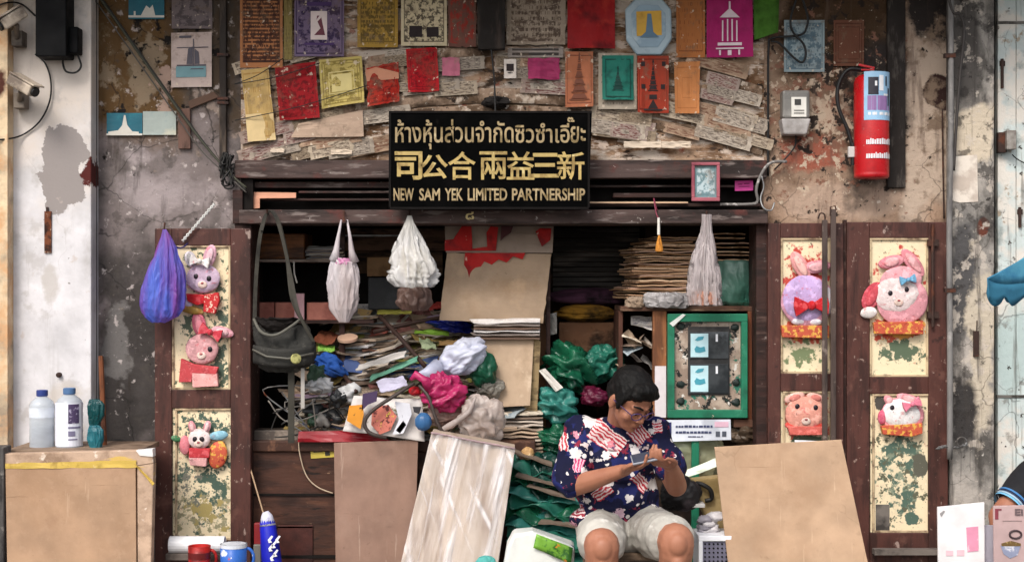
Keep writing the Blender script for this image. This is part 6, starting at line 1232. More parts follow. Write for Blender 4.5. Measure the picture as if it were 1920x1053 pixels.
# green bags in the middle and beside the man
GGb = 'green plastic bags behind the seated man'
gfm = [film('dark_green_film', '1f6a4a', .97, .25, k=(1, 1, 1), bs=9, bst=1.1, trans=.25, hi='0f4032'), film('sea_green_film', '34806c', .97, .3, k=(1, 1, 1), bs=9, bst=1.1, trans=.25, hi='1c5a4c'), film('teal_green_film', '46968a', .95, .25, k=(1, 1, 1), bs=12, bst=1., trans=.25, hi='215f58')]
for i, (lb, cx, cy, y, r3, m_, a) in enumerate([('large dark green plastic bag at the top of the green pile', 1068, 690, .26, (.125, .12, .115), 0, 20), ('sea green plastic bag behind the seated man at his upper left', 1128, 684, .3, (.10, .1, .085), 1, -25),
        ('teal plastic bag with a tight round shape below the dark green bag', 1044, 760, .16, (.098, .09, .082), 2, 0), ('green folded film bag low behind the seated man', 1050, 826, .12, (.11, .1, .07), 0, 5)]):
    put(lump(P(cx, cy, y), r3, .36, 11, 41+i, Matrix.Rotation(R(a), 3, 'Y'), grain=(.5, .2, (.9, -.8, 1, 1)[i])), 'plastic_bag', gfm[m_], None, lb, 'bag', GGb, smooth=True)
put(lump(P(1116, 744, .2), (.075, .06, .05), .3, 7, 47), 'plastic_bag', film('magenta_bag_film', '74203e', .97, .3, bst=.9, hi='5a1434'), None, 'dark magenta plastic bag behind the seated man', 'bag', smooth=True)
put(MB().sheet([P(1010, 694, .1), P(1022, 690, .1), P(1056, 726, .08), P(1042, 734, .08)], 5, 3, .012, 5, 7), 'white_scrap', C('scrap_paper_white', 'bdb8b0', rough=.6), None, 'white scrap between the dark green and the teal bags', 'scrap', solid=.003)
for i in range(9):
    y0 = 838 + i*22; yy_ = -.05 - .022*i; x0 = 948 + rnd.uniform(-4, 12); x1 = 1082 + rnd.uniform(-6, 20); sl_ = rnd.uniform(8, 30)
    q = [P(x0, y0, yy_ + .12), P(x1, y0 + sl_, yy_ + .12), P(x1, y0 + 46 + sl_, yy_ - .02), P(x0 - 2, y0+42, yy_ - .04)]
    ph_ = rnd.random()*3; ang = rnd.uniform(.7, 1.5)
    fo = lambda u, v, ang=ang, ph_=ph_: .026*(abs(((u*ang*1.5 + v*1.1 + ph_ + .3*mn.noise(Vector((u*3, v*2, ph_)))) % 1) - .5)*4 - 1) + .010*mn.noise(Vector((u*9, v*5, ph_))) + .008*(abs(((u*1.7 - v*2.2*ang + ph_) % 1) - .5)*4 - 1)
    put(MB().sheet(q, 30, 12, .02, 4, 180+i, 0, (), fo, .012), 'green_sack', gfm[(1, 0, 2, 1, 0, 2, 1, 0, 1)[i]], None, 'flattened green film sack in the pile left of the seated man', 'sack', 'flattened green sacks left of the seated man', solid=.004, smooth=True)
    if i in (0, 2, 3, 6):
        q = [P(x0+8+9*i, y0+2, yy_ + .02), P(x1-42+6*i, y0 + sl_ + 4, yy_ + .03), P(x1-40+6*i, y0 + sl_ + 9, yy_ - .035), P(x0+2+9*i, y0+7, yy_ - .035)]
        put(MB().sheet(q, 8, 2, .012, 4, 280+i), 'board_edge', wm('dim_board', '6f6054', [('5c4c40', 6, .5, .62)], .8), None, 'grey brown board edge between the flattened green sacks', 'board', 'board edges between the green sacks', solid=.008)
put(lump(P(1008, 950, .04), (.15, .13, .26), .3, 12, 48, grain=(.8, .2, .6)), 'plastic_bag', film('deep_green_film', '1a4a40', .97, .25, k=(1, 1, .7), bs=9, bst=1.1, hi='0e2c28'), None, 'tall deep green sack on the floor left of the seated man', 'bag', GGb, smooth=True)
put(lump(P(990, 850, -.04), (.03, .03, .03), .2, 6, 49), 'tan_packet', wm('packet_tan', 'b08a5c', [('d0bc98', 9, .5, .6)], .6), None, 'small tan packet on top of the green sacks', 'packet', smooth=True)
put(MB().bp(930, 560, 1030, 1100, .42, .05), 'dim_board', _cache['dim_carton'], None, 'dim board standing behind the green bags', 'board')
t = thing('tissue_pack', 'white plastic pack with green leaf print at the foot of the seated man', 'pack')
put(MB().prism([(962, 1000), (1000, 996), (1078, 1024), (1072, 1112), (935, 1112), (950, 1024)], -.58, .14).roughen(.008, 9), 'pack_body', wm('pack_white', 'd2d4d0', [('3f4a68', 12, .66, .69), ('b4bab8', 5, .54, .66)], .35, .3, 14), t, bevel=.014)
mb = MB().sheet([P(1006, 1000, -.592), P(1074, 1026, -.592), P(1070, 1056, -.595), P(1000, 1026, -.595)], 8, 4, .012, 4, 8)
put(mb, 'leaf_print', wm('leaf_print', '6a9a34', [('2f5c24', 14, .5, .56), ('c47a2c', 20, .62, .65), ('d8dcc8', 9, .6, .64)], .4), t, solid=.003, smooth=True)
put(lump(P(912, 1056, -.5), (.05, .04, .03), .2, 6, 53), 'teal_cloth', C('teal_cloth', '4a9a94', rough=.7), None, 'scrap of teal cloth at the foot of the wrapped boards', 'cloth', smooth=True)
# right of the man
t = thing('tote_bag', 'yellowish tote bag with black handle behind the big fibreboard', 'bag')
mb = MB().prism([(1300, 900), (1352, 893), (1366, 1010), (1345, 1010), (1318, 960)], -.40, .1); put(mb.roughen(.006, 12), 'bag_body', wm('tote_cloth', 'a08a60', [('7c6842', 6, .5, .64)], .9, .3, 60), t, bevel=.006)
put(MB().tube(smoothpts([P(1306, 905, -.41), P(1318, 908, -.43), P(1332, 918, -.43), P(1334, 934, -.42), P(1322, 938, -.42)], 5), .010, 8), 'handle', M_black, t, smooth=True)
put(lump(P(1276, 925, -.45), (.09, .07, .085), .25, 7, 54), 'black_bag', wm('black_bag_cloth', '1a1718', [('3c3234', 9, .55, .65), ('7c3c44', 8, .66, .68)], .6, .4, 20), None, 'black bag behind the seated man at his left elbow', 'bag', smooth=True)
put(MB().bp(1286, 944, 1322, 951, -.5, .1), 'white_tray', C('tray_white', 'bcb8b4', rough=.5), None, 'white tray edge under the black bag', 'tray', bevel=.002)
t = thing('white_basket', 'white plastic basket with a dark punched front right of the seated man', 'basket')
put(MB().bp(1310, 1004, 1372, 1014, -.62, .2).bp(1310, 1014, 1318, 1090, -.62, .2).bp(1366, 1014, 1372, 1090, -.62, .2), 'basket_frame', M_white, t, bevel=.003)
bfm = MB().bp(1318, 1014, 1366, 1090, -.61, .16); put(bfm, 'basket_front', C('basket_violet', '6c6a7c', rough=.5), t)
dt = MB()
for i in range(6):
    for j in range(8): dt.box(P(1322+i*8, 1019+j*8, -.612), (.007, .004, .007), (0, R(45), 0))
put(dt, 'punched_holes', M_dark, t)
for i in range(6):
    c = P(1318 + rnd.uniform(0, 34), 968 + i*6, -.50); put(lump(c, (.04, .04, .022), .35, 8, 56+i, nu=24, nv=14), 'white_crumple', [C('crumple_white', 'c9c4c6', rough=.5), C('crumple_grey', '8d8890', rough=.5)][i % 2], None, 'crumpled white packet in the basket beside the seated man', 'packet', 'crumpled packets in the white basket', smooth=True)
# big fibreboard on the right
mb = MB().prism([(1346, 843), (1589, 829), (1640, 1112), (1372, 1112)], -.66, .010)
z0 = min(v.z for v in mb.v)
for v in mb.v: v.y += .18*(v.z - z0)
fbs = thing('fibreboard_sheet', 'large tan fibreboard sheet leaning in front of the right doors', 'board')
put(mb, 'board', M_cardR, fbs, bevel=.002)
put(MB().bp(1640, 1030, 1790, 1040, -.12, .06), 'door_sill', wm('sill_wood', '6b625c', [('3c3632', 8, .5, .62)], .8), house)
# blue umbrella edge on the right
t = thing('parasol', 'blue cloth parasol edge reaching in at the right side', 'parasol')
def par(u, v):
    a = R(100) + R(160)*u; r_ = .04 + .62*v; c0 = P(2110, 425, -1.0)
    return Vector((c0.x + r_*math.cos(a)*1.0, -1.0 - r_*math.sin(a)*.55*0 - r_*.5*math.sin(a-R(90)), c0.z - .22*v**1.6 + (.010*math.sin(u*5*math.pi) + .012*mn.noise(Vector((u*5, v*3, 1))))*v))
put(MB().grid(par, 48, 10), 'canopy_cloth', wm('sky_blue_cloth', '4f92ac', [('2c6a8e', 4, .5, .65), ('6ab4d8', 6, .56, .68)], .7, .2, 30), t, solid=.003, smooth=True)
def val(u, v):
    a = R(100) + R(160)*u; p = par(u, 1.); return p + Vector((.01*v*math.sin(u*40), 0, -v*(.05 + .06*abs(mn.noise(Vector((u*9, 1, 2)))) )))
put(MB().grid(val, 96, 3), 'valance', wm('shaded_blue_cloth', '2c6680', [('1c4a66', 6, .5, .65)], .7, .2, 30), t, solid=.002, smooth=True)  # darker blue paints in the shade on the cloth's underside
c0 = P(2110, 425, -1.0); put(MB().tube([c0, Vector((c0.x, -1.0, .06))], .018, 10), 'pole', M_steel, t)
# menu boards
t = thing('menu_board', 'white card with pink printing at the lower right, left of the bowl menu', 'sign')
ym = -1.25
q = [(1758, 950), (1846, 941), (1847, 1112), (1760, 1112)]
put(MB().prism(q, ym, .012), 'card', wm('menu_white', 'dcd8d8', [('cac6c6', 5, .55, .7)], .4, .03), t, bevel=.002)
mk = MB().prism([(1812, 988), (1834, 986), (1835, 1032), (1814, 1034)], ym-.0022, .003)
put(mk, 'pink_panel', wm('menu_pink', 'd08aa2', [('e0b4c0', 26, .55, .6)], .5), t)
put(MB().bp(1774, 1031, 1787, 1041, ym-.0022, .003).bp(1794, 1030, 1808, 1041, ym-.0022, .003), 'pink_mark', C('menu_pale_pink', 'd8b4bc', rough=.5), t)
put(MB().prism([(1762, 962), (1770, 956), (1772, 958), (1765, 968)], ym-.0022, .003), 'corner_mark', C('menu_grey', '8d8a8a'), t)
t = thing('menu_board', 'pinkish menu card showing a bowl of food in the lower right corner', 'sign')
put(MB().prism([(1863, 948), (1990, 945), (1990, 1112), (1865, 1112)], ym-.06, .012), 'card', wm('menu_mauve', 'b49a98', [('9c8280', 5, .52, .68)], .45, .03), t, bevel=.002)
yn = ym-.0622
put(MB().text('Ei', 1903, 953, 1918, 965, yn, 0, .02), 'lettering', C('menu_text', '6a5a5c', rough=.5), t)
put(MB().bp(1866, 953, 1872, 973, yn, .002).bp(1872, 953, 1878, 956, yn, .002), 'red_corner', C('menu_red', '7c3440'), t)
put(MB().bp(1880, 975, 1916, 976, yn, .002), 'rule', C('menu_rule', '8a7674'), t)
mk = MB(); 
mk.prism([(1876, 1022), (1914, 1022), (1908, 1040), (1894, 1046), (1882, 1038)], yn, .002); put(mk, 'bowl', wm('bowl_blue', '8a90a8', [('c4c4cc', 20, .55, .6)], .4), t)
put(MB().prism([(1878, 1018), (1896, 1013), (1914, 1018), (1914, 1023), (1878, 1023)], yn-.001, .002), 'food', wm('food_brown', '6a5430', [('a8905c', 30, .54, .58)], .6), t)
mk = MB().tube([P(1904, 1001, yn) + Vector((L(9)*math.cos(a_), 0, L(6)*math.sin(a_))) for a_ in [2*math.pi*i/14 for i in range(15)]], .004, 6); put(mk, 'ring_mark', C('menu_dark', '3c2c30'), t)
tl = thing('trestle', 'pale stand carrying the menu cards at the lower right', 'stand')
put(MB().bp(1846, 985, 1866, 1112, -1.22, .02), 'stand_panel', wm('stand_pale', 'a8a4b0', [('8d8994', 5, .5, .64)], .6), tl)
put(MB().box((P(1880, 0, -1.2).x, -1.2, .1), (.6, .2, .08)), 'stand_base', M_greyw, tl, bevel=.004)
# ---------------------------------------------------------------- people
M_skin = wm('skin', '9c6850', [('82503e', 5, .52, .7, {'a': .6}), ('ab765f', 9, .56, .7, {'a': .5})], .55, .12, 120, spec=.4, var=.08)
M_hair = wm('black_hair', '0b0908', [('1a1614', 40, .56, .66, {'k': (1, 1, .35)})], .6, .5, 90, spec=.2)
def arm(mb, sh, el, wr, r=(.054, .045, .038, .027)):
    mb.cap(sh, el, r[0], r[1]); d = (wr-el); mb.cap(el, el + d*.35, r[1]*.95, r[2]*1.12); mb.cap(el + d*.35, wr, r[2]*1.12, r[3])
def hand(mb, wr, d, nrm, thumb, curl, spread=.1, k=1.0):
    """d: along the palm, nrm: palm side (fingers curl that way), thumb: side of the thumb"""
    d = Vector(d).normalized(); nrm = Vector(nrm); nrm = (nrm - d*nrm.dot(d)).normalized(); s = d.cross(nrm).normalized(); th = Vector(thumb)
    if s.dot(th) < 0: s = -s
    lens = [(.042, .026, .021), (.047, .030, .022), (.044, .028, .022), (.034, .021, .019)]
    mb.cap(wr, wr + d*.02, .026*k, .024*k)
    for i in range(4):
        off = s*(.030 - .020*i)*k
        kn = wr + d*(.088 - .006*abs(i-1.2))*k + off
        mb.cap(wr + d*.018 + off*.55, kn, .0135*k, .0115*k)
        a = 0; p = kn; dr = (d + s*spread*(1.5-i)*.35).normalized()
        for j in range(3):
            a += curl[i][j]
            q = p + (dr*math.cos(a) + nrm*math.sin(a)).normalized()*lens[i][j]*k
            mb.cap(p, q, (.0098 - .0009*j)*k, (.0090 - .0009*j)*k, 10); p = q
    b0 = wr + d*.026*k + s*.024*k
    b1 = b0 + (d*.65 + s*.7 + nrm*.25).normalized()*.040*k; b2 = b1 + (d*.9 + s*.15 + nrm*.2).normalized()*.032*k; b3 = b2 + (d*.95 + nrm*.12 - s*.25).normalized()*.026*k
    mb.cap(b0, b1, .016*k, .012*k); mb.cap(b1, b2, .012*k, .0105*k, 10); mb.cap(b2, b3, .0105*k, .008*k, 10)
def head(mb, c, M, k=1.0):
    def T(x, y, z): return Vector(c) + M @ (Vector((x, y, z))*k)
    mb.ell(T(0, .012, .035), (.076*k, .096*k, .088*k), M, 24, 16)
    mb.ell(T(0, -.022, -.03), (.066*k, .066*k, .080*k), M, 20, 14)
    mb.ell(T(0, -.040, -.075), (.046*k, .042*k, .040*k), M, 16, 12); mb.ell(T(0, -.066, -.096), (.022*k, .018*k, .016*k), M, 12, 8)
    for s_ in (-1, 1):
        mb.ell(T(s_*.038, -.058, -.028), (.028*k, .024*k, .026*k), M, 12, 8)
        mb.cap(T(s_*.012, -.086, .024), T(s_*.042, -.072, .022), .010*k, .010*k, 8)      # brow ridge
        mb.ell(T(s_*.079, .016, -.012), (.010*k, .020*k, .033*k), M @ Matrix.Rotation(R(-s_*18), 3, 'Z'), 12, 8)
        mb.ell(T(s_*.082, .012, -.036), (.007*k, .010*k, .010*k), M, 8, 6)
        mb.ell(T(s_*.012, -.094, -.034), (.009*k, .009*k, .007*k), M, 10, 6)
        mb.ell(T(s_*.031, -.078, .004), (.013*k, .008*k, .009*k), M, 10, 6)              # lid over the eye
    mb.cap(T(0, -.084, .012), T(0, -.102, -.026), .008*k, .012*k, 10); mb.ell(T(0, -.103, -.031), (.012*k, .011*k, .009*k), M, 12, 8)
    mb.ell(T(0, -.084, -.060), (.024*k, .010*k, .0065*k), M, 14, 8); mb.ell(T(0, -.081, -.072), (.020*k, .010*k, .0065*k), M, 14, 8)
    return T
# ---- the seated man
man = thing('person', 'seated man in a navy star and stripe shirt looking down at his phone', 'person')
hc = P(1183, 750, -.92); HM = Matrix.Rotation(R(34), 3, 'Z') @ Matrix.Rotation(R(36), 3, 'X')
neck0 = P(1160, 806, -.76); 
shR, shL = P(1094, 808, -.76), P(1222, 808, -.80)
elR, elL = P(1072, 912, -.86), P(1268, 910, -.86)
wrR, wrL = P(1166, 882, -1.02), P(1258, 872, -1.02)
hipR, hipL = P(1128, 990, -.70), P(1204, 990, -.70)
knR, knL = P(1128, 1022, -1.10), P(1268, 1014, -1.12)
anR, anL = Vector((knR.x+.01, -1.06, .10)), Vector((knL.x-.01, -1.06, .10))
body = MB()
T = head(body, hc, HM)
body.cap(neck0, T(0, .03, -.05), .056, .054); body.ell(P(1160, 840, -.72), (.15, .085, .10)); body.ell(P(1162, 920, -.70), (.14, .09, .14)); body.ell(P(1166, 985, -.68), (.15, .1, .08))
for a, b, c_ in ((shR, elR, wrR), (shL, elL, wrL)): arm(body, a, b, c_)
hand(body, wrR, P(1212, 872, -1.09) - wrR, Vector((.1, -.15, 1)), Vector((.1, -1, .1)), [(.15, .45, .5), (.2, .5, .5), (.25, .6, .6), (.35, .7, .6)])
hand(body, wrL, P(1222, 866, -1.13) - wrL, Vector((-.1, -.1, 1)), Vector((-.1, -1, .1)), [(.3, .6, .5), (.4, .75, .6), (.5, .8, .6), (.6, .9, .6)])
for hp, kn, an in ((hipR, knR, anR), (hipL, knL, anL)):
    body.cap(hp, kn, .088, .072); body.ell(kn + Vector((0, -.012, -.012)), (.070, .060, .074)); body.ell(kn + Vector((0, -.056, -.004)), (.038, .026, .046)); body.ell(kn + Vector((0, -.05, -.075)), (.026, .024, .03))
    body.cap(kn + Vector((0, 0, -.04)), kn*.62 + an*.38 + Vector((0, .02, 0)), .069, .063); body.cap(kn*.62 + an*.38 + Vector((0, .025, 0)), an, .060, .040)
    body.cap(an, an + Vector((0, -.06, -.04)), .040, .036); body.cap(an + Vector((0, -.04, -.055)), an + Vector((0, -.17, -.070)), .036, .028)
bm_ = remesh(body, .0055, 4)
put(bm_, 'body', M_skin, man, smooth=True)
# hair: cap of short black hair, left short round the ears and over the brow
hr = MB()
hr.ell(T(0, .022, .050), (.083, .100, .086), HM, 24, 16); hr.ell(T(0, .045, .015), (.080, .078, .080), HM, 20, 14)
hr.ell(T(0, -.048, .092), (.062, .040, .030), HM, 18, 12); hr.ell(T(.02, -.066, .078), (.046, .026, .022), HM, 14, 10); hr.ell(T(-.034, -.058, .075), (.036, .026, .022), HM, 14, 10)
for s_ in (-1, 1): hr.ell(T(s_*.072, -.012, .028), (.014, .030, .040), HM, 12, 8); hr.ell(T(s_*.074, -.022, -.004), (.008, .010, .022), HM, 10, 8)
hr_ = remesh(hr, .005, 1)
for i, v in enumerate(hr_.v):
    l = HM.inverted() @ (v - hc); d = (v - hc).normalized()
    hr_.v[i] = v + d * (.007*abs(mn.noise(Vector((l.x*130, l.y*22, l.z*22)))) + .003*mn.noise(v*40))
put(hr_, 'hair', M_hair, man, smooth=True)
for s_ in (-1, 1):
    put(MB().tube([T(s_*.016, -.0985, .031), T(s_*.032, -.092, .037), T(s_*.050, -.074, .033)], [.0045, .005, .003], 6), 'eyebrow', M_hair, man, smooth=True)
    put(MB().tube([T(s_*.019, -.0865, .002), T(s_*.031, -.0885, -.0025), T(s_*.043, -.082, .001)], .0022, 6), 'eyelashes', M_hair, man)
put(MB().tube([T(-.021, -.0935, -.066), T(0, -.0955, -.0665), T(.021, -.0935, -.066)], .0022, 6), 'mouth_line', C('lip_line', '5a2c28', rough=.6), man)
gl = MB()
for s_ in (-1, 1):
    cc_ = [T(s_*.033 + .024*math.cos(t), -.102 + .008*abs(math.cos(t))*(1 if s_*math.cos(t) > 0 else 0), -.002 + .017*math.sin(t)) for t in [2*math.pi*q/20 for q in range(21)]]
    gl.tube(cc_, .0024, 6); gl.tube([T(s_*.057, -.094, .002), T(s_*.083, -.01, .004), T(s_*.084, .022, .0)], .0022, 6)
gl.tube([T(-.009, -.103, .002), T(0, -.106, .005), T(.009, -.103, .002)], .0022, 6)
put(gl, 'glasses', C('glasses_purple', '40285a', rough=.3, spec=.6), man, smooth=True)
# shirt pattern: flags, stars and flowers printed on navy cloth
def shirt_mat():
    b = NB('flag_shirt'); xyz = b.sep(b.co()); X, Z = xyz[0], xyz[2]
    n = b.mr(b.noise(8, 4), .3, .7, .8, 1.2)
    c = H('10122e')
    fl1 = b.noise(13, 3, .5); c = b.mix(b.mr(fl1, .54, .57), c, H('1b2152'))
    v = b.vor(24); c = b.mix(b.m('MULTIPLY', b.m('LESS_THAN', v.outputs['Distance'], .24), b.m('GREATER_THAN', b.noise(10, 2, off=(4, 1, 2)), .48)), c, H('cdc6c4'))
    fl = b.noise(20, 4, .65, off=(2, 8, 1)); c = b.mix(b.m('MULTIPLY', b.mr(fl, .645, .66), .95), c, H('c9b6b4'))
    f2 = b.noise(17, 4, .65, off=(9, 3, 5)); c = b.mix(b.mr(f2, .6, .615), c, H('7a2438'))
    def flag(px, py, y, hw, hh, ang, per, ca='a8323c', cb='d2c0bf'):
        nonlocal c
        p = P(px, py, y); a = R(ang)
        dx = b.m('SUBTRACT', X, p.x); dz = b.m('SUBTRACT', Z, p.z)
        u = b.m('ADD', b.m('MULTIPLY', dx, math.cos(a)), b.m('MULTIPLY', dz, math.sin(a))); w_ = b.m('SUBTRACT', b.m('MULTIPLY', dz, math.cos(a)), b.m('MULTIPLY', dx, math.sin(a)))
        wob = b.mr(b.noise(30, 3), .3, .7, -.006, .006); u = b.m('ADD', u, wob); w_ = b.m('ADD', w_, wob)
        s = b.m('GREATER_THAN', b.m('FRACT', b.m('MULTIPLY', w_, 1/per)), .5)
        ins = b.m('MULTIPLY', b.m('LESS_THAN', b.m('ABSOLUTE', u), hw*1.2), b.m('LESS_THAN', b.m('ABSOLUTE', w_), hh*1.2))
        c = b.mix(ins, c, b.mix(s, H(ca), H(cb)))
    for a in ((1139, 822, -.88, .062, .036, -36, .0155), (1122, 782, -.84, .020, .026, -20, .013), (1199, 815, -.88, .030, .030, -50, .013), (1056, 826, -.8, .028, .015, 90, .0145), (1084, 866, -.82, .022, .018, 80, .012, 'b83a68', 'd8b0bc'),
              (1202, 905, -.85, .034, .020, -52, .0125), (1130, 922, -.85, .034, .020, 35, .013), (1232, 800, -.86, .016, .02, 0, .012), (1080, 960, -.82, .03, .016, 8, .012, '8a2c38')): flag(*a)
    def star(px, py, y, r, col='d0cac8'):
        nonlocal c
        p = P(px, py, y); dx = b.m('SUBTRACT', X, p.x); dz = b.m('SUBTRACT', Z, p.z)
        d = b.m('SQRT', b.m('ADD', b.m('MULTIPLY', dx, dx), b.m('MULTIPLY', dz, dz)))
        d = b.m('ADD', d, b.mr(b.noise(70, 3), .3, .7, -.009, .009)); c = b.mix(b.m('LESS_THAN', d, r), c, H(col))
    for a in ((1106, 790, -.84, .026), (1078, 846, -.82, .024), (1092, 878, -.82, .015), (1136, 854, -.88, .018), (1152, 846, -.9, .014), (1191, 845, -.88, .018), (1110, 862, -.86, .009), (1123, 862, -.86, .009), (1105, 826, -.84, .009),
              (1222, 806, -.86, .011), (1080, 812, -.8, .012, 'b87a88'), (1160, 962, -.84, .022, 'b89aa8'), (1146, 906, -.85, .014), (1228, 912, -.85, .024), (1226, 962, -.84, .026), (1072, 985, -.8, .02, 'c08a98'), (1180, 935, -.86, .016), (1100, 940, -.84, .014)): star(*a)
    hv = b.n('Mix', data_type='RGBA', blend_type='MULTIPLY'); hv.inputs[0].default_value = 1; b.set(hv.inputs[6], c); b.set(hv.inputs[7], n)
    b.bump(b.noise(16, 4, .5, k=(1, 1, .8)), .45, .012)
    return b.fin(hv.outputs[2], .85, .2)
sh = MB()
sh.ell(P(1160, 972, -.70), (.165, .120, .085)); sh.ell(P(1156, 925, -.72), (.168, .130, .13)); sh.ell(P(1158, 860, -.75), (.166, .125, .13)); sh.ell(P(1160, 815, -.76), (.155, .095, .08))
sh.cap(shR + Vector((.01, 0, -.012)), shL + Vector((-.01, 0, -.012)), .066, .064); sh.cap(neck0 + Vector((-.03, .02, -.02)), neck0 + Vector((.03, .0, -.03)), .064, .06)
eR = shR*.12 + elR*.88; eL = shL*.35 + elL*.65
sh.cap(shR, shR*.5 + eR*.5, .072, .080); sh.cap(shR*.5 + eR*.5, eR + Vector((-.006, .0, 0)), .080, .074)
sh.cap(shL, eL, .066, .066)
sh.ell(P(1110, 968, -.78), (.085, .085, .055)); sh.ell(P(1215, 968, -.78), (.085, .085, .05))
s_ = remesh(sh, .008, 5)
for i, v in enumerate(s_.v):
    d = Vector((v.x - P(1162, 0, -.7).x, (v.y + .72), 0)).normalized()
    w_ = .003 + .015*(1-2.2*abs(mn.noise(Vector((v.x*9 + v.z*5, v.y*7, v.z*9 - v.x*4)))))+ .007*mn.noise(Vector((v.x*22, v.y*14, v.z*26)))
    s_.v[i] = v + d * w_
put(s_, 'shirt', shirt_mat(), man, smooth=True)
# collar: two lapels round the open neck
nk = T(0, .03, -.05)
for s2, c_ in ((-1, 0), (1, 1)):
    A = neck0 + Vector((s2*.060, .035, .035)); 
    pts = [neck0 + Vector((s2*.066, .02, .030)), neck0 + Vector((s2*.082, -.045, -.006)), neck0 + Vector((s2*.050, -.108, -.062)), neck0 + Vector((s2*.012, -.112, -.070)), neck0 + Vector((s2*.048, -.06, .014))]
    mb = MB().add(pts + [p + Vector((0, .006, -.010)) for p in pts], [(0, 1, 2, 3, 4), (9, 8, 7, 6, 5)] + [(i, 5+i, 5+(i+1) % 5, (i+1) % 5) for i in range(5)])
    put(mb, 'collar', wm('collar_cloth', 'b06a74', [('d2c4c2', 30, .5, .54), ('26244e', 18, .56, .6)], .85), man, smooth=False, bevel=.003)
# shorts
so_ = MB()
for hp, kn, hem in ((hipR, knR, .84), (hipL, knL, .80)):
    e = hp*(1-hem) + kn*hem
    so_.cap(hp, e, .108, .094); so_.ell(e + Vector((0, -.012, .006)), (.098, .04, .090))
so_.ell(P(1166, 990, -.70), (.165, .11, .085)); so_.cap(hipR + Vector((.03, -.1, -.02)), hipL + Vector((-.03, -.1, -.02)), .07, .07)
s2_ = remesh(so_, .008, 4, .006, 16, 3)
put(s2_, 'shorts', wm('beige_shorts', 'aaa69e', [('948e86', 7, .5, .66), ('c4c0ba', 14, .56, .68)], .9, .4, 50), man, smooth=True)
for kn, an in ((knR, anR), (knL, anL)):
    put(MB().prism([(0, 0), (1, 0), (1, 1), (0, 1)], 0, .01) if False else MB().box(an + Vector((0, -.085, -.088)), (.10, .27, .022)), 'sandal', C('sandal_brown', '3a2a22'), man, bevel=.008)
# phone
c = P(1210, 857, -1.10); ph = thing('mobile_phone', 'dark mobile phone held in both hands of the seated man', 'phone')
PMx = Matrix.Rotation(R(-12), 3, 'Y') @ Matrix.Rotation(R(26), 3, 'X')
put(MB().box(c, (.112, .066, .009), PMx), 'phone_body', C('phone_glint_silver', '8d8f98', rough=.35, spec=.5), ph, bevel=.003)  # light case colour stands in for the highlights along the phone's edges
put(MB().box(c + PMx @ Vector((0, 0, .0055)), (.104, .058, .002), PMx), 'screen', C('phone_glass', '3a3f4c', rough=.1, spec=.6), ph)
# stool
t = thing('stool', 'low wooden stool under the seated man', 'stool')
M_st = wm('stool_wood', '6a5848', [('45382d', 5, .5, .62, {'k': (.5, 4, 4)}), ('a08c78', 16, .62, .7)], .75, .3)
a = P(1182, 1032, -.80)
put(MB().box((a.x, -.72, a.z-.012), (.40, .30, .030)), 'seat', M_st, t, bevel=.004)
for sx in (-1, 1):
    for sy in (-1, 1): put(MB().box((a.x + sx*.17, -.72 + sy*.115, (a.z-.027+.08)/2), (.035, .035, a.z-.027-.08)), 'leg', M_st, t, bevel=.003)
put(MB().box((a.x, -.72-.115, a.z-.11), (.31, .022, .05)), 'rail', M_st, t, bevel=.002)

# ---- person at the right edge, mostly outside the picture
p2 = thing('person', 'person at the right edge in a black shirt with striped blue cuffs', 'person')
b2 = MB(); cx = P(2085, 0, -1.0).x
hM = Matrix.Rotation(R(-20), 3, 'Z'); H2 = Vector((cx+.03, -1.06, 1.27)); T2 = head(b2, H2, hM)
sA, sB = P(1938, 893, -1.0), Vector((cx+.25, -1.0, P(0, 895, -1.0).z))
eA, wA = P(1874, 968, -1.08), P(1886, 1070, -1.20); eB, wB = Vector((cx+.30, -1.08, .80)), Vector((cx+.18, -1.28, .62))
b2.cap(H2 + Vector((0, .02, -.05)), Vector((cx+.03, -.99, 1.08)), .052, .055)
b2.ell((cx+.03, -.98, .95), (.17, .1, .17)); b2.ell((cx+.03, -.97, .72), (.15, .1, .2)); b2.ell((cx+.03, -.97, .52), (.17, .12, .1))
arm(b2, sA, eA, wA); arm(b2, sB, eB, wB)
hand(b2, wA, wA-eA, Vector((.6, .3, -.2)), Vector((.3, -1, 0)), [(.3, .5, .3)]*4); hand(b2, wB, wB-eB, Vector((-.6, .3, -.2)), Vector((-.3, -1, 0)), [(.3, .5, .3)]*4)
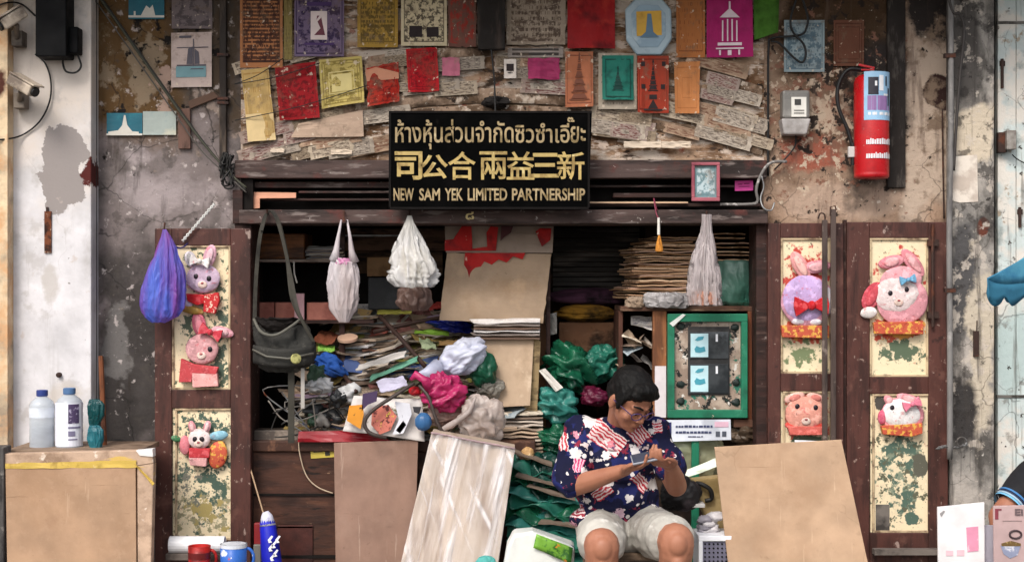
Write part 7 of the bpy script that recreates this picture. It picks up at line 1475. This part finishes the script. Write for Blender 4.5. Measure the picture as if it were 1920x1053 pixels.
for s3 in (-1, 1):
    hp, kn, an = Vector((cx+.03+s3*.1, -.98, .50)), Vector((cx+.03+s3*.13, -1.4, .50)), Vector((cx+.03+s3*.13, -1.36, .10))
    b2.cap(hp, kn, .085, .062); b2.cap(kn, an, .060, .038); b2.cap(an + Vector((0, -.02, -.04)), an + Vector((0, -.16, -.07)), .036, .028)
put(remesh(b2, .007, 3), 'body', M_skin, p2, smooth=True)
s3_ = MB(); s3_.ell((cx+.03, -.98, .90), (.24, .125, .20)); s3_.ell((cx+.03, -.97, .70), (.19, .13, .24)); s3_.cap(sA, sB, .072, .072)
m1 = sA*.5 + eA*.5; s3_.cap(sA, m1, .074, .066); s3_.cap(sB, sB*.4 + eB*.6, .07, .07)
put(remesh(s3_, .008, 4, .006, 12, 5), 'shirt', C('black_shirt', '141418', rough=.9), p2, smooth=True)
d_ = (eA - sA).normalized()
for i, (o, m_) in enumerate(((-.006, 'cuff_blue'), (.004, 'cuff_navy'), (.012, 'cuff_white'), (.021, 'cuff_sky'))):
    q = m1 + d_*(o + .026); put(MB().tube([q, q + d_*.008], .0705 - .001*i, 24, 0, False), 'cuff_stripe', C(m_, {'cuff_blue': '3a6ea0', 'cuff_white': '8ca4b4', 'cuff_navy': '1c2440', 'cuff_sky': '6aa4c8'}[m_], rough=.8), p2, smooth=True)
hr2 = MB(); hr2.ell(T2(0, .022, .05), (.083, .1, .086), hM, 20, 14); put(remesh(hr2, .008, 1), 'hair', M_hair, p2, smooth=True)
tr2 = MB()
for s3 in (-1, 1): tr2.cap(Vector((cx+.03+s3*.1, -.98, .50)), Vector((cx+.03+s3*.13, -1.36, .50)), .098, .08)
put(remesh(tr2, .009, 3), 'trousers', C('grey_trousers', '4a4a50', rough=.9), p2, smooth=True)
t = thing('stool', 'stool under the person at the right edge', 'stool')
put(MB().box((cx+.03, -.95, .40), (.36, .3, .03)), 'seat', M_st, t, bevel=.004)
for sx in (-1, 1):
    for sy in (-1, 1): put(MB().box((cx+.03 + sx*.15, -.95 + sy*.12, .2325), (.03, .03, .305)), 'leg', M_st, t)
finish()
